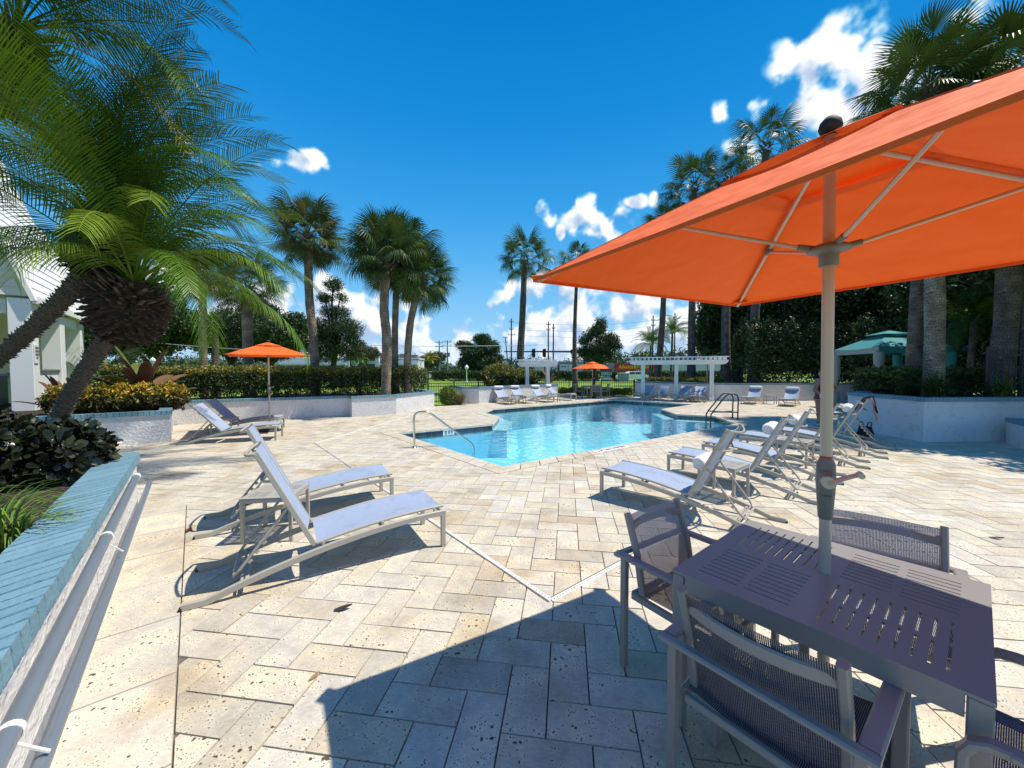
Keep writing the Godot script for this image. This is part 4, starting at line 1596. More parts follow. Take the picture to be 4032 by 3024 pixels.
func sabal(label: String, path: Array, r: float, n: int, s: float, tan_share := 0, bark := "palm_bark", droop_to := -0.75) -> Node3D:
	var t := thing("sabal_palm", label, "palm tree", path[0], 0.0, "tall fan palms")
	var o: Vector3 = path[0]
	var q := []
	for p in path:
		q.append(p - o)
	trunk(q, r, r * 0.88, M[bark], t, r * 0.12)
	var c: Vector3 = q[q.size() - 1]
	var ax: Vector3 = (q[q.size() - 1] - q[q.size() - 2]).normalized()
	boots(c - ax * 0.05, ax, r * 1.25, 0.85 * s, 70, 0.24 * s, 0.9, M["boot"], t, "leaf_bases", 0.05)
	var ms := [M["fan_green_0"], M["fan_green_1"], M["fan_green_2"], M["fan_green_0"]]
	for k in tan_share:
		ms.append(M["fan_tan"])
	crown(c + ax * 0.4 * s, FANS, ms, n, 1.45, droop_to, 0.82 * s, 1.12 * s, t)
	return t

func washingtonia(label: String, path: Array, r: float, n: int, s: float, skirt: int) -> Node3D:
	var t := thing("fan_palm", label, "palm tree", path[0], 0.0, "slender fan palms")
	var o: Vector3 = path[0]
	var q := []
	for p in path:
		q.append(p - o)
	trunk(q, r, r * 0.62, M["grey_bark"], t, r * 0.5)
	var c: Vector3 = q[q.size() - 1]
	boots(c, Vector3.UP, r * 0.8, 0.7, 26, 0.22, 0.9, M["boot"], t)
	crown(c + Vector3(0, 0.2, 0), WFANS, [M["fan_green_1"], M["fan_green_0"], M["fan_green_2"]], n, 1.4, -0.5, 0.8 * s, 1.1 * s, t)
	for k in skirt:
		var az := k * 2.4
		var d := Vector3(cos(az) * 0.35, -1, sin(az) * 0.35)
		var f := part("dead_frond", WFANS[1], M["dead_frond"], t)
		f.transform = Transform3D(aim(d, rf(-0.3, 0.3)).scaled(Vector3(0.35, 0.35, 0.8) * s), c + Vector3(cos(az), 0, sin(az)) * 0.25)
	return t

func date_palm(label: String, path: Array, r: float, boot_r: float, boot_h: float, extra: Array, n: int, light := false, lowest := -0.45) -> Node3D:
	var t := thing("date_palm", label, "palm tree", path[0], 0.0, "leaning feather palms by the white building")
	var o: Vector3 = path[0]
	var q := []
	for p in path:
		q.append(p - o)
	trunk(q, r, r * 1.05, M["date_bark"], t)
	var sp := spline(q, 16)
	var mb := MB.new()
	for i in sp.size() - 1:
		var ax: Vector3 = (sp[i + 1] - sp[i]).normalized()
		var b := aim(ax)
		for k in 13:
			var a := TAU * k / 13.0 + i * 0.7 + rf(-0.15, 0.15)
			var out := b.x * cos(a) + b.y * sin(a)
			var p: Vector3 = sp[i].lerp(sp[i + 1], rf(0, 1)) + out * r * 0.92
			var l := rf(0.03, 0.075)
			var s := out.cross(ax).normalized() * rf(0.018, 0.03)
			var e := p + out * l + ax * rf(0.01, 0.05)
			mb.tri_out(p - s, p + s, e, ax)
			mb.tri_out(p - s - ax * 0.03, p + s - ax * 0.03, e, -ax)
			mb.tri_out(p + s, p + s - ax * 0.03, e, s)
			mb.tri_out(p - s, p - s - ax * 0.03, e, -s)
	stuff(part("leaf_scars", mb, M["date_spike"], t))
	var c: Vector3 = q[q.size() - 1]
	var ax: Vector3 = ((c - q[q.size() - 2]).normalized() + Vector3(0, 0.8, 0)).normalized()
	# the thick head of old boots and fibre
	mb = MB.new()
	var pf := []
	for i in 9:
		var f := i / 8.0
		pf.append(c - ax * boot_h * 0.5 + ax * boot_h * f)
	var sc := [0.3, 0.7, 0.88, 0.95, 1.0, 0.95, 0.85, 0.7, 0.4]
	for i in 9:
		sc[i] *= boot_r * 0.8
	mb.tube(pf, 1.0, 14, sc)
	part("fibre_head", mb, M["dark_boot"], t)
	boots(c, ax, boot_r, boot_h, 420, 0.17, -0.25, M["dark_boot"], t, "old_boots", 0.042)
	boots(c + ax * boot_h * 0.25, ax, boot_r * 0.8, boot_h * 0.5, 90, 0.30, 0.9, M["boot"], t, "old_boots", 0.035)
	var top := c + ax * boot_h * 0.48
	var ms := [M["date_green_0"], M["date_green_1"], M["date_green_0"], M["date_green_2"], M["date_green_1"]]
	if light:
		ms = [M["date_green_1"], M["date_light"], M["date_green_0"], M["date_green_1"], M["date_green_2"]]
	crown(top, FEATHERS, ms, n, 1.45, lowest, 0.82, 1.08, t)
	for e in extra:
		var f := part("frond", FEATHERS[e[2]], M[e[1]], t)
		f.transform = Transform3D(aim(e[0], e[4] if e.size() > 4 else 0.0).scaled(Vector3.ONE * e[3]), top)
	return t

func queen_palm(label: String, at: Vector3, h: float, s: float, m := "feather_pale") -> void:
	var t := thing("queen_palm", label, "palm tree", at)
	trunk([Vector3.ZERO, Vector3(0.05, h * 0.5, 0), Vector3(0.1, h, 0)], 0.14 * s, 0.10 * s, M["grey_bark"], t)
	crown(Vector3(0.1, h, 0), FARFEATHERS, [M[m], M["date_green_1"], M[m]], 26, 1.3, -0.4, 0.8 * s, 1.1 * s, t)

# clumps of leaves, used over and over at many sizes and turns
func clump(n: int, rad: float, l: float, w: float) -> ArrayMesh:
	var mb := MB.new()
	for i in n:
		var c := Vector3(R.randfn(), R.randfn(), R.randfn()).normalized() * rad * pow(R.randf(), 0.5)
		var b := rand_basis(1.0)
		var p := c - b.z * l * 0.5
		var e := c + b.z * l * 0.5 - b.y * l * 0.1
		var k := c + b.x * w * 0.5
		var j := c - b.x * w * 0.5
		mb.tri_out(p, k, e, b.y)
		mb.tri_out(p, e, j, b.y)
	return mb.mesh()

var C_OAK: ArrayMesh
var C_FINE: ArrayMesh
var C_HEDGE: ArrayMesh
var C_NEAR: ArrayMesh

func clumps() -> void:
	C_OAK = clump(14, 0.42, 0.20, 0.11)
	C_FINE = clump(12, 0.26, 0.13, 0.06)
	C_HEDGE = clump(11, 0.13, 0.065, 0.036)
	C_NEAR = clump(9, 0.12, 0.10, 0.034)

func limb(mb: MB, a: Vector3, b: Vector3, r: float, bow := 0.3) -> void:
	var m := (a + b) / 2 + Vector3(rf(-1, 1), rf(-0.2, 1.0), rf(-1, 1)) * a.distance_to(b) * bow * 0.3
	mb.tube(spline([a, m, b], 4), r, 7, [1.0, 0.95, 0.9, 0.85, 0.75, 0.65, 0.55, 0.45, 0.35])

# a tree of lobes, each a ball of leaf clumps on a limb of its own
func tree(called: String, label: String, at: Vector3, fork: float, lobes: Array, n: int, mesh: ArrayMesh, col: Array, r: float, cat := "tree", group := "", bark := "dark_bark", fill := 0.55) -> Node3D:
	var t := thing(called, label, cat, at, 0.0, group)
	var mb := MB.new()
	var f := Vector3(rf(-0.2, 0.2), fork, rf(-0.2, 0.2))
	mb.tube(spline([Vector3(0, -0.1, 0), Vector3(rf(-0.15, 0.15), fork * 0.5, rf(-0.15, 0.15)), f], 5), r, 10, [1.35, 1.15, 1.05, 1.0, 0.97, 0.95, 0.92, 0.9, 0.88, 0.86, 0.84])
	part("trunk", mb, M[bark], t)
	mb = MB.new()
	var vol := 0.0
	for l in lobes:
		vol += pow(l[1].x * l[1].y * l[1].z, 0.667)
		limb(mb, f - Vector3(0, fork * rf(0.0, 0.25), 0), l[0] - Vector3(0, l[1].y * 0.1, 0), r * 0.5)
		for k in 4:
			var d := Vector3(R.randfn(), absf(R.randfn()), R.randfn()).normalized()
			limb(mb, l[0] - Vector3(0, l[1].y * 0.4, 0), l[0] + d * l[1] * 0.85, r * 0.16)
	part("limbs", mb, M[bark], t)
	var c := Cloud.new()
	var nz := noise(int(at.x * 7) + 100, 0.35, 2)
	for l in lobes:
		var k := int(n * pow(l[1].x * l[1].y * l[1].z, 0.667) / vol)
		for i in k:
			var d := Vector3(R.randfn(), R.randfn(), R.randfn()).normalized()
			var p: Vector3 = l[0] + d * l[1] * pow(rf(fill * fill, 1.0), 0.5)
			# open the crown in places
			if nz.get_noise_3dv((p + at) * 1.6) < -0.22 and R.randf() < 0.75:
				continue
			var q: Array = col[R.randi() % col.size()]
			var v := rf(0.7, 1.3)
			c.add(p, rand_basis(rf(0.7, 1.35)), Color(q[0] * v, q[1] * v, q[2] * v))
	cloud_part("leaves", c, mesh, M["leaf"], t)
	return t

func round_lobes(c: Vector3, r: Vector3, n: int) -> Array:
	var out := []
	for i in n:
		var d := Vector3(R.randfn(), R.randfn() * 0.8, R.randfn()).normalized()
		var s := rf(0.34, 0.52)
		out.append([c + d * r * rf(0.45, 0.72), r * s])
	out.append([c, r * 0.55])
	return out

# a clipped hedge along a line of points
func hedge(label: String, pts: Array, w: float, y0: float, y1: float, n: int, cols: Array, tops: Array, mesh: ArrayMesh, s := 1.0, called := "hedge", stems := true, uneven := 0.09) -> Node3D:
	var t := thing(called, label, "hedge")
	var ln := 0.0
	for i in pts.size() - 1:
		ln += pts[i].distance_to(pts[i + 1])
	var c := Cloud.new()
	var mb := MB.new()
	var nz := noise(int(pts[0].x * 11) + 7, 0.9, 2)
	for i in pts.size() - 1:
		var a: Vector2 = pts[i]
		var b: Vector2 = pts[i + 1]
		var d := (b - a).normalized()
		var m := Vector2(d.y, -d.x)
		var k := int(n * a.distance_to(b) / ln)
		for j in k:
			var f := R.randf()
			var across := rf(-1, 1)
			var h := R.randf()
			# most of the leaves sit near the skin
			var e := R.randf()
			if e < 0.34:
				across = signf(across) * rf(0.8, 1.04)
			elif e < 0.68:
				h = rf(0.86, 1.04)
			h = pow(h, 0.8)
			var p := a.lerp(b, f) + m * across * w * 0.5 * (0.86 + 0.14 * sin(PI * clampf(h, 0, 1)))
			var bump := nz.get_noise_2d(p.x * 1.3, p.y * 1.3) * uneven
			var y := lerpf(y0, y1, h) + bump * h
			if h < 0.35 and R.randf() < 0.55:
				continue
			var q: Array = tops[R.randi() % tops.size()] if h > 0.90 and R.randf() < 0.8 else cols[R.randi() % cols.size()]
			var v := rf(0.7, 1.3)
			c.add(Vector3(p.x, y, p.y), rand_basis(rf(0.8, 1.3) * s), Color(q[0] * v, q[1] * v, q[2] * v))
		if stems:
			for j in int(a.distance_to(b) * 4):
				var p := a.lerp(b, R.randf()) + m * rf(-0.3, 0.3) * w
				for e in 3:
					limb(mb, Vector3(p.x, y0 - 0.05, p.y), Vector3(p.x + rf(-0.3, 0.3), lerpf(y0, y1, 0.75), p.y + rf(-0.3, 0.3)), 0.014)
	if stems:
		stuff(part("stems", mb, M["stem"], t))
	cloud_part("leaves", c, mesh, M["leaf"], t)
	return t

# a broad leaf that arches out of a rosette
func strap(l: float, w: float, start: float, bend: float, tip := 0.5) -> ArrayMesh:
	var mb := MB.new()
	var rows := []
	var p := Vector3.ZERO
	for i in 13:
		var s := i / 12.0
		var th := start - bend * s * s
		var ww := w * pow(sin(PI * clampf(0.16 + 0.80 * s, 0.0, 1.0)), tip)
		if i == 12:
			ww *= 0.1
		var up := Vector3(0, cos(th), -sin(th))
		var row := []
		for j in 5:
			var x := -1.0 + j * 0.5
			row.append(p + Vector3(x * ww * 0.5, 0, 0) + up * (x * x) * ww * 0.16)
		rows.append(row)
		p += Vector3(0, sin(th), cos(th)) * l / 12.0
	mb.cloth(rows, -0.004 if (rows[0][1] - rows[0][0]).cross(rows[1][0] - rows[0][0]).y < 0 else 0.004)
	return mb.mesh()

func bromeliad(label: String, at: Vector3, n: int, l: float, w: float, mats: Array, yaw := 0.0) -> Node3D:
	var t := thing("bromeliad", label, "plant", at, yaw)
	var ms := [strap(l, w, 1.15, 0.7), strap(l * 0.9, w, 0.85, 0.9), strap(l * 1.05, w * 0.9, 1.35, 0.4), strap(l * 0.8, w, 0.55, 0.5)]
	for i in n:
		var o := part("leaf", ms[i % 4], M[mats[R.randi() % mats.size()]], t)
		o.transform = Transform3D(Basis(Vector3.UP, i * 2.39996 + rf(-0.3, 0.3)).scaled(Vector3.ONE * rf(0.8, 1.1)), Vector3(0, 0.02, 0))
	return t

# rosettes of thick rounded leaves on a tangle of stems
func rounded_shrub(label: String, at: Vector3, r: Vector3, n: int, cols: Array, called := "rounded_leaf_shrub") -> Node3D:
	var t := thing(called, label, "shrub", at)
	var mb := MB.new()
	for i in 9:
		var a := i * 2.39996 + rf(-0.3, 0.3)
		var el := rf(0.1, 1.2)
		var d := Vector3(cos(a) * cos(el), sin(el), sin(a) * cos(el))
		var s := d.cross(Vector3.UP).normalized()
		var u := s.cross(d)
		var p := d * 0.012
		var l := rf(0.07, 0.11)
		var w := l * 0.24
		var rows := [[p, p, p], [p + d * l * 0.4 - s * w * 0.55, p + d * l * 0.4 - u * 0.004, p + d * l * 0.4 + s * w * 0.55], [p + d * l * 0.78 - s * w + u * 0.004, p + d * l * 0.78 - u * 0.002, p + d * l * 0.78 + s * w + u * 0.004], [p + d * l - s * w * 0.45, p + d * l * 1.04, p + d * l + s * w * 0.45]]
		mb.grid(rows, (rows[1][2] - rows[1][0]).cross(rows[2][1] - rows[1][1]).dot(u) < 0)
	var ros := mb.mesh()
	mb = MB.new()
	var c := Cloud.new()
	for i in n:
		var d := Vector3(R.randfn(), R.randfn() * 0.9 + 0.3, R.randfn()).normalized()
		var p := d * r * pow(rf(0.35, 1.0), 0.5)
		if p.y < -r.y * 0.75:
			continue
		var q: Array = cols[R.randi() % cols.size()]
		var v := rf(0.6, 1.4)
		c.add(p, (Basis(Vector3.UP.cross(d).normalized() if absf(d.y) < 0.97 else Vector3.RIGHT, acos(clampf(d.y, -1, 1)) * 0.8) * Basis(Vector3.UP, rf(0, TAU))).scaled(Vector3.ONE * rf(0.8, 1.35)), Color(q[0] * v, q[1] * v, q[2] * v))
		if i % 3 == 0:
			limb(mb, Vector3(p.x * 0.2, -r.y, p.z * 0.2), p, 0.011, 0.6)
	stuff(part("branches", mb, M["stem"], t))
	cloud_part("leaves", c, ros, M["glossy_leaf"], t)
	return t

# long thin blades arching out of a tuft
func grass_tuft(label: String, at: Vector3, n: int, l: float, cols: Array, called := "ornamental_grass", w := 0.010) -> Node3D:
	var t := thing(called, label, "plant", at)
	var mb := MB.new()
	var p := Vector3.ZERO
	for i in 7:
		var s := i / 6.0
		var th := 1.25 - 2.0 * s * s
		var ww := w * (1.0 - 0.85 * s * s)
		var q := p + Vector3(0, sin(th), cos(th)) / 6.0
		if i < 6:
			var w2 := w * (1.0 - 0.85 * pow((i + 1) / 6.0, 2.0))
			mb.quad_out(p - Vector3(ww, 0, 0), q - Vector3(w2, 0, 0), q + Vector3(w2, 0, 0), p + Vector3(ww, 0, 0), Vector3(0, 1, -0.5))
		p = q
	var blade := mb.mesh()
	var c := Cloud.new()
	for i in n:
		var b := Basis(Vector3.UP, rf(0, TAU)) * Basis(Vector3.RIGHT, rf(-0.25, 0.5))
		var q: Array = cols[R.randi() % cols.size()]
		var v := rf(0.7, 1.3)
		var ll := l * rf(0.6, 1.15)
		c.add(Vector3(rf(-0.1, 0.1), 0, rf(-0.1, 0.1)) * l, b.scaled(Vector3(1, ll, ll)) if false else b * Basis.from_scale(Vector3(1, ll, ll)), Color(q[0] * v, q[1] * v, q[2] * v))
	cloud_part("blades", c, blade, M["leaf"], t)
	return t

func bush(called: String, label: String, at: Vector3, r: Vector3, n: int, mesh: ArrayMesh, cols: Array, tops: Array, s := 1.0) -> Node3D:
	var t := thing(called, label, "shrub", at)
	var c := Cloud.new()
	var nz := noise(int(at.x * 13) + 9, 1.1, 2)
	var mb := MB.new()
	for i in 14:
		limb(mb, Vector3(0, -r.y, 0), Vector3(rf(-0.6, 0.6) * r.x, rf(-0.1, 0.5) * r.y, rf(-0.6, 0.6) * r.z), 0.016)
	stuff(part("stems", mb, M["stem"], t))
	for i in n:
		var d := Vector3(R.randfn(), R.randfn(), R.randfn()).normalized()
		var k := 1.0 + 0.28 * nz.get_noise_3dv(d * 1.8)
		var p := d * r * k * pow(rf(0.3, 1.0), 0.45)
		if p.y < -r.y * 0.8:
			continue
		var q: Array = tops[R.randi() % tops.size()] if d.y > 0.15 and R.randf() < 0.75 else cols[R.randi() % cols.size()]
		var v := rf(0.7, 1.3)
		c.add(p, rand_basis(rf(0.8, 1.3) * s), Color(q[0] * v, q[1] * v, q[2] * v))
	cloud_part("leaves", c, mesh, M["leaf"], t)
	return t

# ---------------------------------------------------------------- the bather
# bones [a, b, radius at a, radius at b] joined smoothly and meshed as surface nets
func flesh(mb: MB, bones: Array, cell: float, k: float, grow := 0.0, keep = null) -> void:
	var lo := Vector3(9, 9, 9)
	var hi := Vector3(-9, -9, -9)
	for b in bones:
		var r: float = maxf(b[2], b[3]) + grow + cell * 3.0
		for e in [b[0], b[1]]:
			lo = lo.min(e - Vector3.ONE * r)
			hi = hi.max(e + Vector3.ONE * r)
	var n := Vector3i(((hi - lo) / cell).ceil()) + Vector3i.ONE
	var f := PackedFloat32Array()
	f.resize(n.x * n.y * n.z)
	f.fill(1.0)
	for b in bones:
		var a: Vector3 = b[0]
		var ab: Vector3 = b[1] - a
		var l2 := maxf(ab.length_squared(), 1e-9)
		var m: float = maxf(b[2], b[3]) + grow + k + cell * 2.5
		var p0 := Vector3i(((a.min(b[1]) - Vector3.ONE * m - lo) / cell).floor()).clamp(Vector3i.ZERO, n - Vector3i.ONE)
		var p1 := Vector3i(((a.max(b[1]) + Vector3.ONE * m - lo) / cell).ceil()).clamp(Vector3i.ZERO, n - Vector3i.ONE)
		for z in range(p0.z, p1.z + 1):
			for y in range(p0.y, p1.y + 1):
				for x in range(p0.x, p1.x + 1):
					var p := lo + Vector3(x, y, z) * cell
					var t := clampf((p - a).dot(ab) / l2, 0.0, 1.0)
					var d := (p - a - ab * t).length() - lerpf(b[2], b[3], t) - grow
					var i := (z * n.y + y) * n.x + x
					var h := maxf(k - absf(f[i] - d), 0.0) / k
					f[i] = minf(f[i], d) - h * h * k * 0.25
	if keep != null:
		for z in n.z:
			for y in n.y:
				for x in n.x:
					var i := (z * n.y + y) * n.x + x
					if f[i] < 0.1:
						f[i] = maxf(f[i], keep.call(lo + Vector3(x, y, z) * cell))
	var id := PackedInt32Array()
	id.resize(f.size())
	id.fill(-1)
	var sx := 1
	var sy := n.x
	var sz := n.x * n.y
	var off := [0, sx, sy, sx + sy, sz, sz + sx, sz + sy, sz + sx + sy]
	for z in n.z - 1:
		for y in n.y - 1:
			for x in n.x - 1:
				var i := (z * n.y + y) * n.x + x
				var ins := 0
				for o in off:
					if f[i + o] < 0.0:
						ins += 1
				if ins == 0 or ins == 8:
					continue
				var s := Vector3.ZERO
				var c := 0
				for e in [[0, 1], [2, 3], [4, 5], [6, 7], [0, 2], [1, 3], [4, 6], [5, 7], [0, 4], [1, 5], [2, 6], [3, 7]]:
					var u: float = f[i + off[e[0]]]
					var v: float = f[i + off[e[1]]]
					if (u < 0.0) != (v < 0.0):
						var t := u / (u - v)
						var q0 := Vector3(e[0] & 1, (e[0] >> 1) & 1, e[0] >> 2)
						var q1 := Vector3(e[1] & 1, (e[1] >> 1) & 1, e[1] >> 2)
						s += q0.lerp(q1, t)
						c += 1
				var g := Vector3(f[i + 1] - f[i] + f[i + 7 * 0 + sx + sy] - f[i + sy], f[i + sy] - f[i] + f[i + sx + sy] - f[i + sx], f[i + sz] - f[i] + f[i + sz + sx] - f[i + sx]).normalized()
				id[i] = mb.sv(lo + (Vector3(x, y, z) + s / c) * cell, g)
	for z in range(1, n.z - 1):
		for y in range(1, n.y - 1):
			for x in range(1, n.x - 1):
				var i := (z * n.y + y) * n.x + x
				for ax in 3:
					var st: int = [sx, sy, sz][ax]
					if (f[i] < 0.0) == (f[i + st] < 0.0):
						continue
					var u: int = [sy, sz, sx][ax]
					var v: int = [sz, sx, sy][ax]
					var a := id[i]
					var b := id[i - u]
					var c := id[i - u - v]
					var d := id[i - v]
					if a < 0 or b < 0 or c < 0 or d < 0:
						continue
					if f[i] < 0.0:
						mb.face(a, b, c); mb.face(a, c, d)
					else:
						mb.face(a, c, b); mb.face(a, d, c)

func hand_bones(w: Vector3, dir: Vector3, palm: Vector3, thumb: Vector3, curl: float) -> Array:
	var side := dir.cross(palm).normalized()
	if side.dot(thumb) < 0:
		side = -side
	var out := []
	for i in 4:
		var o := side * (0.027 - 0.018 * i)
		var l: float = [0.068, 0.076, 0.070, 0.054][i]
		var k := w + dir * 0.085 + o
		out.append([w + dir * 0.015 + o * 0.6, k, 0.013, 0.011])
		var d1 := (dir + palm * curl * 0.5).normalized()
		var d2 := (dir + palm * curl * 1.3).normalized()
		out.append([k, k + d1 * l * 0.5, 0.0095, 0.0085])
		out.append([k + d1 * l * 0.5, k + d1 * l * 0.5 + d2 * l * 0.5, 0.0085, 0.007])
	var tb := w + dir * 0.025 + side * 0.026
	var td := (dir * 0.7 + side * 0.8 + palm * 0.3).normalized()
	out.append([tb, tb + td * 0.04, 0.013, 0.011])
	out.append([tb + td * 0.04, tb + td * 0.04 + (td + dir * 0.5 + palm * 0.2).normalized() * 0.03, 0.0105, 0.008])
	out.append([w - dir * 0.03, w + dir * 0.02, 0.024, 0.022])
	return out

func person() -> void:
	var t := thing("person", "person in a dark red one-piece swimsuit seen from behind, hands on hips, holding white paper", "person", Vector3(8.08, 0, -10.0), deg_to_rad(8))
	var torso := [
		[Vector3(-0.085, 0.88, 0.02), Vector3(0.085, 0.88, 0.02), 0.125, 0.125], [Vector3(-0.075, 0.83, 0.05), Vector3(-0.075, 0.90, 0.05), 0.10, 0.09], [Vector3(0.075, 0.83, 0.05), Vector3(0.075, 0.90, 0.05), 0.10, 0.09],
		[Vector3(-0.06, 1.04, 0), Vector3(0.06, 1.04, 0), 0.115, 0.115], [Vector3(-0.09, 1.22, 0.0), Vector3(0.09, 1.22, 0.0), 0.112, 0.112],
		[Vector3(-0.08, 1.20, -0.08), Vector3(0.08, 1.20, -0.08), 0.065, 0.065], [Vector3(0, 0.9, 0), Vector3(0, 1.25, 0), 0.11, 0.11]]
	var body := torso.duplicate()
	body.append_array([
		[Vector3(-0.155, 1.335, 0.01), Vector3(0.155, 1.335, 0.01), 0.062, 0.062], [Vector3(0, 1.33, 0.0), Vector3(0, 1.44, -0.01), 0.062, 0.052],
		[Vector3(0, 1.525, -0.005), Vector3(0, 1.555, 0.005), 0.076, 0.080], [Vector3(0, 1.48, -0.045), Vector3(0, 1.51, -0.05), 0.048, 0.055], [Vector3(0, 1.525, -0.095), Vector3(0, 1.505, -0.112), 0.010, 0.015],
		[Vector3(-0.08, 1.515, 0.005), Vector3(-0.084, 1.535, 0.008), 0.013, 0.016], [Vector3(0.08, 1.515, 0.005), Vector3(0.084, 1.535, 0.008), 0.013, 0.016],
		# arms, both hands resting on the hips
		[Vector3(0.175, 1.325, 0.01), Vector3(0.40, 1.10, 0.07), 0.052, 0.040], [Vector3(0.40, 1.10, 0.07), Vector3(0.235, 0.965, 0.03), 0.041, 0.027],
		[Vector3(-0.175, 1.325, 0.01), Vector3(-0.325, 1.09, 0.09), 0.052, 0.040], [Vector3(-0.325, 1.09, 0.09), Vector3(-0.20, 0.96, 0.16), 0.041, 0.027],
		# legs
		[Vector3(-0.095, 0.85, 0.01), Vector3(-0.085, 0.47, 0.0), 0.098, 0.060], [Vector3(0.095, 0.85, 0.01), Vector3(0.09, 0.47, 0.0), 0.098, 0.060],
		[Vector3(-0.085, 0.47, 0.0), Vector3(-0.085, 0.30, 0.022), 0.058, 0.058], [Vector3(0.09, 0.47, 0.0), Vector3(0.095, 0.30, 0.022), 0.058, 0.058],
		[Vector3(-0.085, 0.30, 0.022), Vector3(-0.085, 0.075, 0.01), 0.057, 0.036], [Vector3(0.095, 0.30, 0.022), Vector3(0.10, 0.075, 0.01), 0.057, 0.036],
		[Vector3(-0.085, 0.05, 0.03), Vector3(-0.095, 0.03, -0.14), 0.036, 0.028], [Vector3(0.10, 0.05, 0.03), Vector3(0.115, 0.03, -0.14), 0.036, 0.028]])
	var mb := MB.new()
	flesh(mb, body, 0.014, 0.045)
	flesh(mb, hand_bones(Vector3(0.235, 0.965, 0.03), Vector3(-0.55, -0.25, -0.75).normalized(), Vector3(-0.9, 0, 0.4).normalized(), Vector3(0, 1, 0), 0.5), 0.0055, 0.008)
	flesh(mb, hand_bones(Vector3(-0.20, 0.96, 0.16), Vector3(0.85, -0.2, 0.2).normalized(), Vector3(0, -0.1, -1).normalized(), Vector3(0, 1, 0), 0.3), 0.0055, 0.008)
	part("body", mb, M["skin"], t)
	mb = MB.new()
	torso.append_array([[Vector3(-0.095, 0.85, 0.01), Vector3(-0.09, 0.7, 0.0), 0.098, 0.09], [Vector3(0.095, 0.85, 0.01), Vector3(0.09, 0.7, 0.0), 0.098, 0.09], [Vector3(-0.11, 1.33, 0.01), Vector3(0.11, 1.33, 0.01), 0.062, 0.062]])
	flesh(mb, torso, 0.014, 0.045, 0.007, func(p: Vector3) -> float:
		var leg := 0.795 + absf(p.x) * 0.30 - p.y
		var back := p.y - (1.12 + absf(p.x) * 0.75 if p.z > -0.02 else 1.24 + absf(p.x) * 0.55)
		return maxf(leg, maxf(back, p.y - 1.40)))
	part("swimsuit", mb, M["swimsuit"], t)
	mb = MB.new()
	flesh(mb, [[Vector3(0, 1.545, 0.015), Vector3(0, 1.565, 0.012), 0.090, 0.086], [Vector3(-0.05, 1.49, 0.045), Vector3(0.05, 1.49, 0.045), 0.052, 0.052], [Vector3(0, 1.60, -0.05), Vector3(0, 1.57, 0.06), 0.05, 0.06]], 0.011, 0.03, 0.0, func(p: Vector3) -> float: return -0.055 - p.z + maxf(0.0, 1.56 - p.y) * 0.5)
	part("hair", mb, M["hair"], t)
	mb = MB.new()
	for s in [-1, 1]:
		mb.lathe([Vector2(0, 1.546), Vector2(0.009, 1.543), Vector2(0.012, 1.536), Vector2(0.009, 1.529), Vector2(0, 1.526)], 8, Vector3(s * 0.031, 0, -0.079))
	part("eyes", mb, M["white_paint"], t)
	mb = MB.new()
	mb.cbox(Vector3(0, 1.478, -0.094), Vector3(0.045, 0.012, 0.012), 0.004)
	part("mouth", mb, M["red_trim"], t)
	var pp := thing("paper", "folded white paper held in the left hand of the bather", "paper")
	mb = MB.new()
	var rows := []
	for i in 5:
		var row := []
		for j in 6:
			row.append(Vector3(-0.14 + 0.05 * j, -0.045 + 0.0225 * i - 0.012 * j, 0.01 * sin(j * 1.5 + i)))
		rows.append(row)
	mb.cloth(rows, 0.003)
	part("sheet", mb, M["white_paint"], pp)
	pp.position = Vector3(7.97, 0.955, -9.785)

# ---------------------------------------------------------------- the building, walls and fences
func v2(p: Vector3) -> Vector2:
	return Vector2(p.x, p.z)

